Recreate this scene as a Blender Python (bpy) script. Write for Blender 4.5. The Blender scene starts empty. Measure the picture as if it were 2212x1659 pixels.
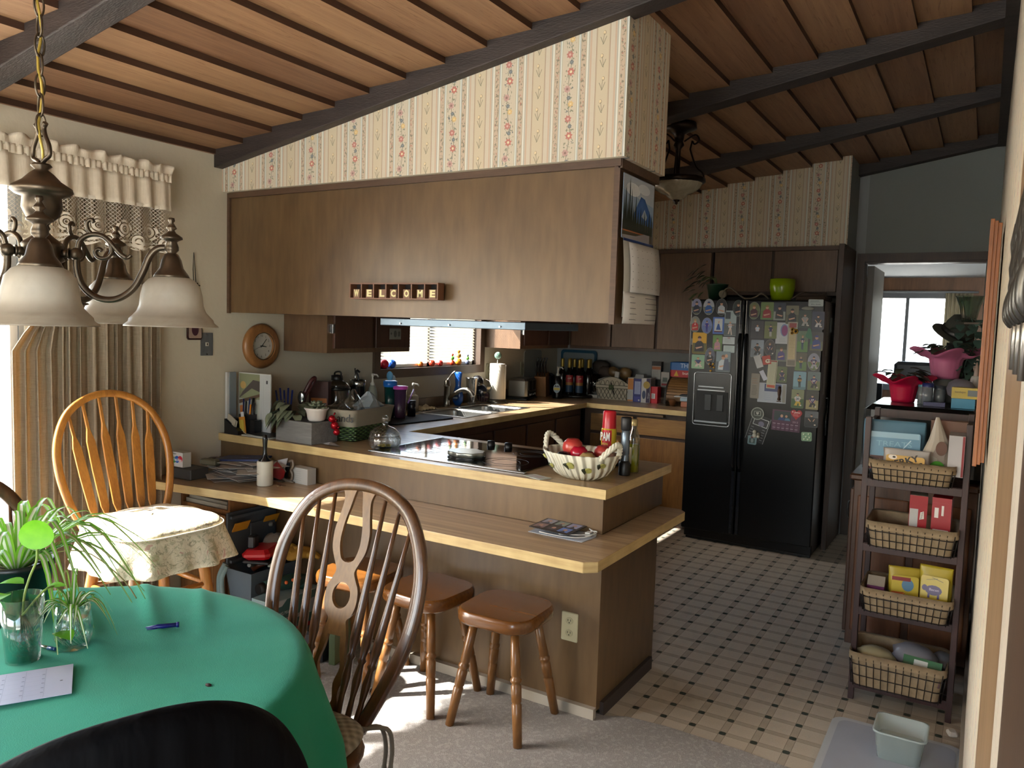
import bpy, bmesh, math, random
from mathutils import Vector, Matrix, Euler
SC = bpy.context.scene
COL = SC.collection
PI = math.pi
RND = random.Random(7)

# ---------------------------------------------------------------- camera
CAM = (3.3544, -2.7416, 1.5223)
def make_camera():
    f, r, u = Vector((-.51417, .85425, -.076765)), Vector((.85513, .51749, .03104)), Vector((-.06624, .04968, .99657))
    m = Matrix(((r.x, u.x, -f.x, CAM[0]), (r.y, u.y, -f.y, CAM[1]), (r.z, u.z, -f.z, CAM[2]), (0, 0, 0, 1)))
    cd = bpy.data.cameras.new('camera'); co = bpy.data.objects.new('camera', cd); COL.objects.link(co)
    co.matrix_world = m
    cd.sensor_fit = 'HORIZONTAL'; cd.sensor_width = 36; cd.lens = 36 * 1691.4 / 2212
    cd.clip_start = .01; cd.clip_end = 200
    SC.camera = co
make_camera()

# ---------------------------------------------------------------- light
def make_light():
    w = bpy.data.worlds.new('world'); SC.world = w; w.use_nodes = True
    nt = w.node_tree; nt.nodes.clear()
    sky = nt.nodes.new('ShaderNodeTexSky'); sky.sky_type = 'NISHITA'; sky.sun_disc = False
    sky.sun_elevation = math.radians(44); sky.sun_rotation = math.radians(228); sky.air_density = 1.2; sky.dust_density = 3.0; sky.ozone_density = .6
    bg = nt.nodes.new('ShaderNodeBackground'); out = nt.nodes.new('ShaderNodeOutputWorld')
    mix = nt.nodes.new('ShaderNodeMix'); mix.data_type = 'RGBA'; mix.inputs[0].default_value = .6
    nt.links.new(sky.outputs[0], mix.inputs[6]); mix.inputs[7].default_value = (.70, .84, 1.0, 1)
    nt.links.new(mix.outputs[2], bg.inputs[0]); bg.inputs[1].default_value = WORLD
    nt.links.new(bg.outputs[0], out.inputs[0])
    sd = bpy.data.lights.new('sun', 'SUN'); sd.energy = SUN; sd.angle = math.radians(.6); sd.color = (1, .96, .9)
    so = bpy.data.objects.new('sun', sd); COL.objects.link(so)
    so.rotation_euler = Vector((1, .86, -1.25)).to_track_quat('-Z', 'Y').to_euler(); so.location = (-6, -6, 8)
    SC.view_settings.view_transform = 'Standard'; SC.view_settings.look = 'None'
    SC.view_settings.exposure = EXPOSURE; SC.view_settings.gamma = 1; SC.view_settings.use_curve_mapping = False
    c = SC.cycles
    c.max_bounces = 10; c.diffuse_bounces = 6; c.glossy_bounces = 4; c.transmission_bounces = 8; c.transparent_max_bounces = 12
    c.caustics_reflective = False; c.caustics_refractive = False; c.sample_clamp_indirect = 6
def portal(name, loc, rot, sx, sy):
    d = bpy.data.lights.new(name, 'AREA'); d.shape = 'RECTANGLE'; d.size = sx; d.size_y = sy; d.cycles.is_portal = True
    o = bpy.data.objects.new(name, d); COL.objects.link(o); o.location = loc; o.rotation_euler = rot
WORLD, SUN, EXPOSURE = 3.4, 42, 0.68
make_light()

# ---------------------------------------------------------------- node maths
class X:
    """small wrapper so shader maths reads as arithmetic"""
    nt = None
    def __init__(s, v): s.v = v
    @staticmethod
    def m(op, *a):
        n = X.nt.nodes.new('ShaderNodeMath'); n.operation = op
        for i, q in enumerate(a):
            q = q.v if isinstance(q, X) else q
            if isinstance(q, (int, float)): n.inputs[i].default_value = q
            else: X.nt.links.new(q, n.inputs[i])
        return X(n.outputs[0])
    def __add__(s, o): return X.m('ADD', s, o)
    __radd__ = __add__
    def __sub__(s, o): return X.m('SUBTRACT', s, o)
    def __rsub__(s, o): return X.m('SUBTRACT', o, s)
    def __mul__(s, o): return X.m('MULTIPLY', s, o)
    __rmul__ = __mul__
    def __truediv__(s, o): return X.m('DIVIDE', s, o)
    def lt(s, o): return X.m('LESS_THAN', s, o)
    def gt(s, o): return X.m('GREATER_THAN', s, o)
    def abs(s): return X.m('ABSOLUTE', s)
    def fl(s): return X.m('FLOOR', s)
    def fr(s): return X.m('FRACT', s)
    def mod(s, o): return X.m('FLOORED_MODULO', s, o)
    def sin(s): return X.m('SINE', s)
    def mx(s, o): return X.m('MAXIMUM', s, o)
    def mn(s, o): return X.m('MINIMUM', s, o)
def length(a, b): return X.m('SQRT', a * a + b * b)
def near(a, c, w): return (a - c).abs().lt(w)
def c4(c):
    if isinstance(c, str):
        h = c.lstrip('#'); v = [int(h[i:i + 2], 16) / 255 for i in (0, 2, 4)]
        return tuple([(x / 12.92 if x <= .04045 else ((x + .055) / 1.055) ** 2.4) for x in v] + [1])
    return tuple(c[:3]) + (1,)
class Mat:
    def __init__(s, name):
        s.m = bpy.data.materials.new(name); s.m.use_nodes = True; s.nt = s.m.node_tree; s.nt.nodes.clear()
        s.b = s.nt.nodes.new('ShaderNodeBsdfPrincipled'); s.o = s.nt.nodes.new('ShaderNodeOutputMaterial')
        s.nt.links.new(s.b.outputs[0], s.o.inputs[0]); X.nt = s.nt; s.col = None
    def node(s, t, **k):
        n = s.nt.nodes.new(t)
        for a, v in k.items(): setattr(n, a, v)
        return n
    def lk(s, a, b): s.nt.links.new(a.v if isinstance(a, X) else a, b)
    def xyz(s, kind='Object', sc=None):
        tc = s.node('ShaderNodeTexCoord'); sp = s.node('ShaderNodeSeparateXYZ')
        s.lk(tc.outputs[kind], sp.inputs[0]); return [X(q) for q in sp.outputs]
    def vec(s, x, y, z):
        n = s.node('ShaderNodeCombineXYZ')
        for i, q in enumerate((x, y, z)):
            if isinstance(q, (int, float)): n.inputs[i].default_value = q
            else: s.lk(q, n.inputs[i])
        return n.outputs[0]
    def noise(s, scale=5, detail=3, stretch=(1, 1, 1), vec=None, rough=.5, kind='Object', dist=0):
        n = s.node('ShaderNodeTexNoise'); n.inputs['Scale'].default_value = scale; n.inputs['Detail'].default_value = detail
        n.inputs['Roughness'].default_value = rough; n.inputs['Distortion'].default_value = dist
        if vec is None:
            tc = s.node('ShaderNodeTexCoord'); mp = s.node('ShaderNodeMapping'); mp.inputs['Scale'].default_value = stretch
            s.lk(tc.outputs[kind], mp.inputs[0]); vec = mp.outputs[0]
        s.lk(vec, n.inputs['Vector']); return X(n.outputs[0])
    def voro(s, scale=5, stretch=(1, 1, 1), vec=None, out='Distance', feat='F1'):
        n = s.node('ShaderNodeTexVoronoi'); n.feature = feat; n.inputs['Scale'].default_value = scale
        if vec is None:
            tc = s.node('ShaderNodeTexCoord'); mp = s.node('ShaderNodeMapping'); mp.inputs['Scale'].default_value = stretch
            s.lk(tc.outputs['Object'], mp.inputs[0]); vec = mp.outputs[0]
        s.lk(vec, n.inputs['Vector']); return n.outputs[out]
    def mix(s, fac, a, b):
        n = s.node('ShaderNodeMix'); n.data_type = 'RGBA'
        for q, i in ((fac, 0), (a, 6), (b, 7)):
            if isinstance(q, X): s.lk(q, n.inputs[i])
            elif isinstance(q, (int, float)): n.inputs[i].default_value = q
            elif isinstance(q, (str, tuple, list)): n.inputs[i].default_value = c4(q)
            else: s.lk(q, n.inputs[i])
        return n.outputs[2]
    def ramp(s, fac, stops):
        n = s.node('ShaderNodeValToRGB'); s.lk(fac, n.inputs[0]); e = n.color_ramp.elements
        while len(e) < len(stops): e.new(.5)
        for i, (p, c) in enumerate(stops): e[i].position = p; e[i].color = c4(c)
        return n.outputs[0]
    def hue(s, col, val): 
        n = s.node('ShaderNodeHueSaturation'); s.lk(col, n.inputs['Color']); s.lk(val, n.inputs['Value']); return n.outputs[0]
    def base(s, c):
        if isinstance(c, (str, tuple)): s.b.inputs['Base Color'].default_value = c4(c)
        else: s.lk(c, s.b.inputs['Base Color'])
        return s
    def set(s, **k):
        for a, v in k.items():
            i = s.b.inputs[{'rough': 'Roughness', 'metal': 'Metallic', 'spec': 'Specular IOR Level', 'trans': 'Transmission Weight', 'ior': 'IOR', 'alpha': 'Alpha', 'coat': 'Coat Weight', 'sheen': 'Sheen Weight', 'sss': 'Subsurface Weight', 'cr': 'Coat Roughness', 'es': 'Emission Strength'}[a]]
            if isinstance(v, X): s.lk(v, i)
            else: i.default_value = v
        return s
    def bump(s, h, strength=.3, dist=.002):
        n = s.node('ShaderNodeBump'); n.inputs['Strength'].default_value = strength; n.inputs['Distance'].default_value = dist
        s.lk(h, n.inputs['Height']); s.lk(n.outputs[0], s.b.inputs['Normal']); return s
_MC = {}
def plain(c, rough=.5, metal=0, **k):
    """an even paint, plastic or metal with slight mottling"""
    key = (c if isinstance(c, str) else tuple(c), rough, metal, tuple(sorted(k.items())))
    if key not in _MC:
        m = Mat('surface'); n = m.noise(9, 2)
        m.base(m.mix(n, tuple(v * .9 for v in c4(c)[:3]), tuple(min(1, v * 1.08) for v in c4(c)[:3]))).set(rough=rough, metal=metal, **k)
        _MC[key] = m.m
    return _MC[key]
def wood(name, dark, light, axis='z', scale=9, rough=.45, streak=14, bump=.15, blotch=.3, coat=0):
    m = Mat(name); st = {'x': (1, streak, streak), 'y': (streak, 1, streak), 'z': (streak, streak, 1)}[axis]
    a = m.noise(scale / 4, 5, st, dist=.6, rough=.6); b = m.noise(scale * .35, 3); c = m.noise(scale * 2, 2, st)
    f = a * (1 - blotch) + b * blotch + (c - .5) * .35
    m.base(m.ramp(f, [(.25, dark), (.75, light)])).set(rough=rough, coat=coat).bump(c, bump, .001)
    return m.m
def glass(c=(1, 1, 1), rough=0, ior=1.45, name='glass'):
    """thin clear glass or plastic: part see-through, part mirror"""
    key = ('g', c, rough)
    if key in _MC: return _MC[key]
    m = Mat(name); X.nt = m.nt
    tr = m.node('ShaderNodeBsdfTransparent'); tr.inputs[0].default_value = c4(c)
    gl = m.node('ShaderNodeBsdfGlossy'); gl.inputs['Roughness'].default_value = rough
    lw = m.node('ShaderNodeLayerWeight'); lw.inputs[0].default_value = .35
    mx = m.node('ShaderNodeMixShader'); m.lk(X(lw.outputs['Facing']) * .75 + .06, mx.inputs[0]); m.lk(tr.outputs[0], mx.inputs[1]); m.lk(gl.outputs[0], mx.inputs[2])
    m.lk(mx.outputs[0], m.o.inputs[0]); _MC[key] = m.m
    return m.m

# ---------------------------------------------------------------- mesh building
class MB:
    def __init__(s, T=None): s.v = []; s.f = []; s.mi = []; s.sm = []; s.T = T
    def add(s, vs, fs, mi=0, sm=False, T=None):
        o = len(s.v)
        for p in vs:
            p = Vector(p)
            if T is not None: p = T @ p
            if s.T is not None: p = s.T @ p
            s.v.append(p)
        for f in fs: s.f.append([i + o for i in f]); s.mi.append(mi); s.sm.append(sm)
        return s
    def box(s, a, b, mi=0, T=None, taper=None, bev=0):
        x0, y0, z0 = a; x1, y1, z1 = b
        if bev:
            e = bev
            p = [(x0 + e, y0), (x1 - e, y0), (x1, y0 + e), (x1, y1 - e), (x1 - e, y1), (x0 + e, y1), (x0, y1 - e), (x0, y0 + e)]
            cx, cy = (x0 + x1) / 2, (y0 + y1) / 2
            def ins(q, k): return [(cx + (a - cx) * (1 - k / max(1e-6, abs(x1 - x0) / 2)), cy + (c - cy) * (1 - k / max(1e-6, abs(y1 - y0) / 2))) for a, c in q]
            return s.loft([[(u, w, z0) for u, w in ins(p, e)], [(u, w, z0 + e) for u, w in p], [(u, w, z1 - e) for u, w in p], [(u, w, z1) for u, w in ins(p, e)]], mi, True, False, T)
        v = [(x0, y0, z0), (x1, y0, z0), (x1, y1, z0), (x0, y1, z0), (x0, y0, z1), (x1, y0, z1), (x1, y1, z1), (x0, y1, z1)]
        if taper:
            cx, cy = (x0 + x1) / 2, (y0 + y1) / 2
            v = [(cx + (p[0] - cx) * taper, cy + (p[1] - cy) * taper, p[2]) if p[2] == z1 else p for p in v]
        return s.add(v, [(0, 3, 2, 1), (4, 5, 6, 7), (0, 1, 5, 4), (1, 2, 6, 5), (2, 3, 7, 6), (3, 0, 4, 7)], mi, False, T)
    def loft(s, rings, mi=0, cap=True, sm=True, T=None, closed=True):
        n = len(rings[0]); vs = [p for r in rings for p in r]; fs = []
        for i in range(len(rings) - 1):
            for j in range(n if closed else n - 1):
                k = (j + 1) % n; fs.append((i * n + j, i * n + k, (i + 1) * n + k, (i + 1) * n + j))
        s.add(vs, fs, mi, sm, T)
        if cap and closed:
            s.add(rings[0], [tuple(range(n))[::-1]], mi, False, T); s.add(rings[-1], [tuple(range(n))], mi, False, T)
        return s
    def tube(s, pts, r=.01, n=8, mi=0, cap=True, closed=False, flat=1, T=None):
        pts = [Vector(p) for p in pts]; m = len(pts); rr = r if isinstance(r, (list, tuple)) else [r] * m
        rings = []; up = None
        for i, p in enumerate(pts):
            t = (pts[(i + 1) % m] - pts[i - 1]) if closed else (pts[min(i + 1, m - 1)] - pts[max(i - 1, 0)])
            if t.length < 1e-9: t = Vector((0, 0, 1))
            t.normalize()
            if up is None: up = Vector((0, 0, 1)) if abs(t.z) < .9 else Vector((1, 0, 0))
            u = up - t * up.dot(t)
            if u.length < 1e-6: u = t.orthogonal()
            u.normalize(); w = t.cross(u); up = u
            rings.append([p + (u * math.cos(2 * PI * k / n) * flat + w * math.sin(2 * PI * k / n)) * rr[i] for k in range(n)])
        if closed: rings.append(rings[0])
        return s.loft(rings, mi, cap and not closed, True, T)
    def lathe(s, prof, c=(0, 0, 0), n=24, mi=0, cap=True, T=None, sx=1, sy=1, sm=True, wob=None):
        rings = []
        for r, z in prof:
            rings.append([(c[0] + max(r, 1e-5) * sx * math.cos(2 * PI * k / n) * (wob(k / n, z) if wob else 1), c[1] + max(r, 1e-5) * sy * math.sin(2 * PI * k / n) * (wob(k / n, z) if wob else 1), c[2] + z) for k in range(n)])
        return s.loft(rings, mi, cap, sm, T)
    def cyl(s, a, b, r, n=16, mi=0, r2=None):
        return s.tube([a, b], [r, r if r2 is None else r2], n, mi)
    def prism(s, poly, z0, z1, mi=0, T=None, sm=False):
        n = len(poly)
        vs = [(p[0], p[1], z0) for p in poly] + [(p[0], p[1], z1) for p in poly]
        a = sum(poly[i][0] * poly[(i + 1) % n][1] - poly[(i + 1) % n][0] * poly[i][1] for i in range(n))
        fs = [tuple(range(n))[::-1], tuple(range(n, 2 * n))]
        if a < 0: fs = [f[::-1] for f in fs]
        for i in range(n):
            k = (i + 1) % n; q = (i, k, n + k, n + i); fs.append(q if a > 0 else q[::-1])
        return s.add(vs, fs, mi, sm, T)
    def ball(s, c, r, n=16, mi=0, sx=1, sy=1, sz=1, T=None):
        m = n // 2
        return s.lathe([(r * math.sin(PI * i / m), -r * sz * math.cos(PI * i / m)) for i in range(m + 1)], c, n, mi, False, T, sx, sy)
    def grid(s, fn, nu, nv, mi=0, sm=True, T=None, closed=False):
        vs = [fn(i / nu, j / nv) for j in range(nv + 1) for i in range(nu + 1)]
        fs = [(j * (nu + 1) + i, j * (nu + 1) + i + 1, (j + 1) * (nu + 1) + i + 1, (j + 1) * (nu + 1) + i) for j in range(nv) for i in range(nu)]
        return s.add(vs, fs, mi, sm, T)
    def quad(s, a, b, c, d, mi=0): return s.add([a, b, c, d], [(0, 1, 2, 3)], mi)
    def text(s, t, size, T, mi=0, depth=.0006, align='CENTER', bold=0, width=None, shear=0):
        cu = bpy.data.curves.new('t', 'FONT'); cu.body = t; cu.size = size; cu.extrude = depth / 2; cu.align_x = align; cu.align_y = 'CENTER'; cu.offset = bold; cu.resolution_u = 2; cu.shear = shear
        o = bpy.data.objects.new('t', cu); COL.objects.link(o); bpy.context.view_layer.update()
        me = bpy.data.meshes.new_from_object(o.evaluated_get(bpy.context.evaluated_depsgraph_get()))
        k = 1
        if width:
            w = max((v.co.x for v in me.vertices), default=1) - min((v.co.x for v in me.vertices), default=0); k = width / max(w, 1e-6)
        s.add([(v.co.x * k, v.co.y, v.co.z) for v in me.vertices], [tuple(p.vertices) for p in me.polygons], mi, False, T)
        bpy.data.objects.remove(o); bpy.data.curves.remove(cu); bpy.data.meshes.remove(me)
        return s
    def obj(s, name, mats, parent=None, bevel=0, solid=0, subd=0, world=False, loc=None, rz=None, seg=2):
        if not isinstance(mats, (list, tuple)): mats = [mats]
        me = bpy.data.meshes.new(name); o = bpy.data.objects.new(name, me); COL.objects.link(o)
        vs = s.v
        if parent is not None:
            o.parent = parent
            if world:
                q = parent; M = Matrix()
                while q is not None: M = Matrix.LocRotScale(q.location, q.rotation_euler, q.scale) @ M; q = q.parent
                M = M.inverted(); vs = [M @ p for p in vs]
        elif loc is None and vs and world != 'keep':        # origin at the base centre
            xs = [p.x for p in vs]; ys = [p.y for p in vs]; zs = [p.z for p in vs]
            c = Vector(((min(xs) + max(xs)) / 2, (min(ys) + max(ys)) / 2, min(zs))); vs = [p - c for p in vs]; o.location = c
        me.from_pydata([tuple(p) for p in vs], [], s.f); me.polygons.foreach_set('material_index', s.mi); me.polygons.foreach_set('use_smooth', s.sm)
        for m in mats: me.materials.append(m)
        me.validate()
        if loc is not None: o.location = loc
        if rz is not None: o.rotation_euler.z = rz
        bm = bmesh.new(); bm.from_mesh(me); bmesh.ops.remove_doubles(bm, verts=bm.verts, dist=1e-5)
        if not solid: bmesh.ops.recalc_face_normals(bm, faces=bm.faces)
        bm.to_mesh(me); bm.free()
        if solid: md = o.modifiers.new('solid', 'SOLIDIFY'); md.thickness = solid; md.offset = 0
        if subd: md = o.modifiers.new('sub', 'SUBSURF'); md.levels = md.render_levels = subd
        if bevel: md = o.modifiers.new('bevel', 'BEVEL'); md.width = bevel; md.segments = seg; md.limit_method = 'ANGLE'; md.angle_limit = .6
        return o
def thing(name, label, cat, loc=(0, 0, 0), rz=0, group=None):
    o = bpy.data.objects.new(name, None); COL.objects.link(o); o.empty_display_size = .05
    o.location = loc; o.rotation_euler = (0, 0, rz); o['label'] = label; o['category'] = cat
    if group: o['group'] = group
    return o
def tag(o, label, cat, group=None, kind=None):
    o['label'] = label; o['category'] = cat
    if group: o['group'] = group
    if kind: o['kind'] = kind
    return o
def struct(o): o['kind'] = 'structure'; return o
def kids(o): return [c for c in bpy.data.objects if c.parent == o]
def dup(root, loc, rz, label=None, group=None):
    def cp(o, par):
        c = o.copy(); COL.objects.link(c); c.parent = par
        for k in kids(o): cp(k, c)
        return c
    r = cp(root, None); r.location = loc; r.rotation_euler = (0, 0, rz)
    if label: r['label'] = label
    if group: r['group'] = group
    return r
def TR(loc=(0, 0, 0), rx=0, ry=0, rz=0): return Matrix.Translation(loc) @ Euler((rx, ry, rz)).to_matrix().to_4x4()
def face_T(o, right, up):   # local x=right, y=up
    r = Vector(right).normalized(); u = Vector(up); n = r.cross(u).normalized(); u = n.cross(r)
    return Matrix(((r.x, u.x, n.x, o[0]), (r.y, u.y, n.y, o[1]), (r.z, u.z, n.z, o[2]), (0, 0, 0, 1)))
def rrect(w, h, r, n=5, cx=0, cy=0):
    o = []
    for (sx, sy, a0) in ((1, 1, 0), (-1, 1, 90), (-1, -1, 180), (1, -1, 270)):
        for k in range(n + 1):
            a = math.radians(a0 + 90 * k / n); o.append((cx + sx * (w / 2 - r) + r * math.cos(a), cy + sy * (h / 2 - r) + r * math.sin(a)))
    return o
def bez(p, n=8):
    """smooth path through points (catmull-rom)"""
    p = [Vector(q) for q in p]; o = []
    for i in range(len(p) - 1):
        a, b, c, d = p[max(i - 1, 0)], p[i], p[i + 1], p[min(i + 2, len(p) - 1)]
        for k in range(n):
            t = k / n; o.append(.5 * ((2 * b) + (c - a) * t + (2 * a - 5 * b + 4 * c - d) * t * t + (3 * b - a - 3 * c + d) * t ** 3))
    o.append(p[-1]); return o
# ---------------------------------------------------------------- surface materials
def m_wallpaper(axis, phase):
    m = Mat('floral_stripe_wallpaper'); x, y, z = m.xyz(); u = x if axis == 'x' else y
    P = .267
    t = ((u - phase) / P + .5).fr() * P - P / 2            # 0 at the flower column
    a = t.abs()
    col = m.mix(m.noise(60, 2) * .35, '#cfc6b4', '#c0b4a0')
    def band(c, w, colr, amt=1.0):
        nonlocal col
        col = m.mix(near(a, c, w) * amt, col, colr)
    band(0, .030, '#cbbfab'); band(.0335, .002, '#a9a791'); band(.037, .0022, '#dfe6e2'); band(.041, .0012, '#7f9aa8')
    band(.054, .0095, '#c0a892'); band(.0455, .001, '#9a8f74'); band(.0655, .001, '#9a8f74')
    band(.0705, .003, '#dfe4de'); band(.077, .0012, '#8a9c9c'); band(.084, .004, '#c5a892')
    band(.1065, .0012, '#8d6647'); band(.110, .0008, '#a98c6a'); band(.1345, .024, '#cbbb9c', .75)
    # running vine of small sprigs beside the column
    n = m.noise(1, 3, vec=m.vec(u * 130, 0, z * 90)); col = m.mix(n.gt(.56) * near(a, .054, .008), col, '#6d6a58')
    n2 = m.noise(1, 2, vec=m.vec(u * 120 + 31, 3, z * 70)); col = m.mix(n2.gt(.63) * near(a, .054, .007), col, '#a8574f')
    # main column: stem, leaves, then flowers of three kinds in turn
    st = (z * 23).sin() * .007
    col = m.mix((t - st).abs().lt(.0012) * a.lt(.03), col, '#57604c')
    n3 = m.noise(1, 3, vec=m.vec(u * 110, 5, z * 85)); col = m.mix(n3.gt(.585) * ((t - st).abs()).lt(.02), col, '#6c7560')
    n4 = m.noise(1, 2, vec=m.vec(u * 75 + 9, 8, z * 60)); col = m.mix(n4.gt(.64) * ((t - st).abs()).lt(.022), col, '#3f5563')
    H = .235
    for i, (c1, c2, off, dx, r) in enumerate((('#b8544f', '#e6d9b0', 0, .004, .0135), ('#b98a88', '#7c4a4c', .062, -.009, .0125), ('#d9b36a', '#e9d39a', .118, .007, .0105), ('#b25a58', '#d9a8a0', .172, -.002, .0125), ('#42596a', '#6d8590', .20, .006, .008), ('#42596a', '#6d8590', .095, -.002, .008))):
        w = ((z + off) / H).fr() * H - H / 2; du = t - dx
        d = length(du, w); ang = X.m('ARCTAN2', w, du); rr = r * (1 + (ang * 7).sin() * .18)
        col = m.mix(d.lt(rr) if not isinstance(rr, (int, float)) else d.lt(rr), col, c1); col = m.mix(d.lt(r * .38), col, c2)
    # lone tulips between the double lines
    tt = (t.abs() - P / 2).abs() ; sgn = ((u - phase) / P).fr() * P - P / 2
    w = (z / .0815).fr() * .0815 - .04
    lean = (z / .163).fr().gt(.5) * 2 - 1
    bx = sgn - lean * .004
    col = m.mix(length(bx, (w - .022) * .75).lt(.0058), col, '#7f6b52'); col = m.mix(length(bx + .0008, (w - .0225) * .75).lt(.0045), col, '#e6d2a6')
    col = m.mix((sgn - lean * .003 * (w * 40)).abs().lt(.0009) * w.abs().lt(.02), col, '#5c5a48')
    col = m.mix(((sgn.abs() - (w + .018) * .45).abs()).lt(.0013) * near(w, -.005, .0135), col, '#6a6a55')
    col = m.mix(m.noise(1.2, 3) * .2 + .16, col, '#bdb19b')
    m.base(col).set(rough=.75)
    return m.m
def m_ceiling():
    m = Mat('cedar_ceiling_boards'); x, y, z = m.xyz(); k = ((x - .015) / .2).fl()
    rn = m.node('ShaderNodeTexWhiteNoise'); rn.noise_dimensions = '1D'; m.lk(k, rn.inputs['W']); r = X(rn.outputs[0])
    g = m.noise(1, 5, vec=m.vec(x * 38, y * 1.6 + r * 40, r * 9), rough=.6, dist=.7); b = m.noise(1, 3, vec=m.vec(x * 4, y * .8 + r * 10, 2))
    f = g * .55 + b * .25 + r * .28
    col = m.ramp(f, [(.28, '#684631'), (.5, '#876347'), (.78, '#a5805d')])
    m.base(m.mix(X.m('GREATER_THAN', m.noise(1, 4, vec=m.vec(x * 70, y * 5, r * 7), dist=1.5), .62) * .35, col, '#5c3216')).set(rough=.55).bump(g, .2, .001)
    return m.m
def m_vinyl():
    m = Mat('vinyl_tile_floor'); x, y, z = m.xyz()
    S = .1155; S2 = .1145
    u = ((x - 2.9482) / .1167 + .5).fr() - .5; v = ((y - .14) / .1145 + .5).fr() - .5
    ua, va = u.abs(), v.abs()
    n = m.noise(220, 3); b = m.noise(2.2, 3)
    cell = m.mix(n, '#b3a896', '#c6bcab'); strip = m.mix(n, '#a19685', '#b5aa99')
    col = m.mix(ua.lt(.105).mx(va.lt(.105)), cell, strip)
    col = m.mix(near(ua, .112, .008).mx(near(va, .112, .008)) * .7, col, '#6b5d4d')
    dist = (ua * ua * ua * ua + va * va * va * va)
    col = m.mix(dist.lt(.00013), col, m.mix(n, '#2a332d', '#4a5349'))
    col = m.mix(m.noise(1.3, 4).gt(.62) * .12, col, '#4a3f30')
    w = m.noise(60, 3)
    m.base(col).set(rough=b * .16 + .24, spec=.45).bump(w, .12, .0015)
    return m.m
def m_carpet():
    m = Mat('beige_carpet'); a = m.noise(260, 3, rough=.7); b = m.noise(3, 4); c = m.noise(60, 3)
    col = m.mix(b, '#908b85', '#a5a09a'); col = m.mix(a.gt(.5) * .5, col, '#6b6762'); col = m.mix(c.gt(.56) * .35, col, '#bbb7b1')
    m.base(col).set(rough=1, sheen=.3, spec=.1).bump(a * .7 + c * .5, .9, .012)
    return m.m
def m_plaster(c, c2, s=38, st=.25, rough=.8):
    m = Mat('painted_plaster'); n = m.noise(s, 4); b = m.noise(1.5, 3)
    m.base(m.mix(b, c, c2)).set(rough=rough).bump(n, st, .004); return m.m
def m_beam():
    m = Mat('dark_stained_beam'); g = m.noise(1, 5, vec=None, stretch=(1.5, 30, 30)); b = m.noise(6, 3); n = m.noise(40, 4, (1, 6, 6))
    m.base(m.ramp(g * .7 + b * .3, [(.3, '#1d1715'), (.7, '#3a302d')])).set(rough=.6).bump(n, .5, .004); return m.m
def m_laminate():
    m = Mat('woodgrain_laminate'); g = m.noise(1, 4, vec=None, stretch=(1.2, 55, 55), dist=.4); b = m.noise(2, 2)
    m.base(m.ramp(g * .8 + b * .2, [(.3, '#7d6549'), (.5, '#9c8262'), (.72, '#b79f7c')])).set(rough=.28, spec=.5); return m.m
def m_laminate_edge():
    m = Mat('laminate_edge'); g = m.noise(1, 4, vec=None, stretch=(8, 8, 90)); b = m.noise(4, 3, (3, 3, 1))
    m.base(m.ramp(g * .5 + b * .5, [(.3, '#a88c5c'), (.7, '#cdb47f')])).set(rough=.35); return m.m
WP_F, WP_S, WP_B = m_wallpaper('x', .355), m_wallpaper('y', .10), m_wallpaper('x', 1.734)
M_CEIL, M_VINYL, M_CARPET, M_BEAM, M_LAM, M_LAME = m_ceiling(), m_vinyl(), m_carpet(), m_beam(), m_laminate(), m_laminate_edge()
M_WALL = m_plaster('#c4bdab', '#b7b09e'); M_WALLK = m_plaster('#a5a9aa', '#999da0'); M_GREY = m_plaster('#8f9490', '#868b88', 60, .1)
M_CAB = wood('brown_veneer', '#463122', '#735840', 'z', 4, .42, 9, .08, .65, .1)
M_CABX = wood('brown_veneer', '#43311f', '#745b3d', 'z', 3.2, .38, 5, .06, .75)
M_CABD = wood('dark_cabinet_door', '#33211a', '#54382a', 'z', 5, .4, 10, .08, .5)
M_TRIM = wood('dark_trim', '#2b1c14', '#4a3424', 'z', 5, .45, 10, .1, .4)
M_TRIMX = wood('dark_trim', '#3d2a1e', '#5e4634', 'x', 5, .5, 10, .1, .4)
M_BLACK = plain('#0b0b0c', .4); M_WHITE = plain('#dedcd6', .5); M_CHROME = plain('#b9bcc0', .25, 1)

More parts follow.
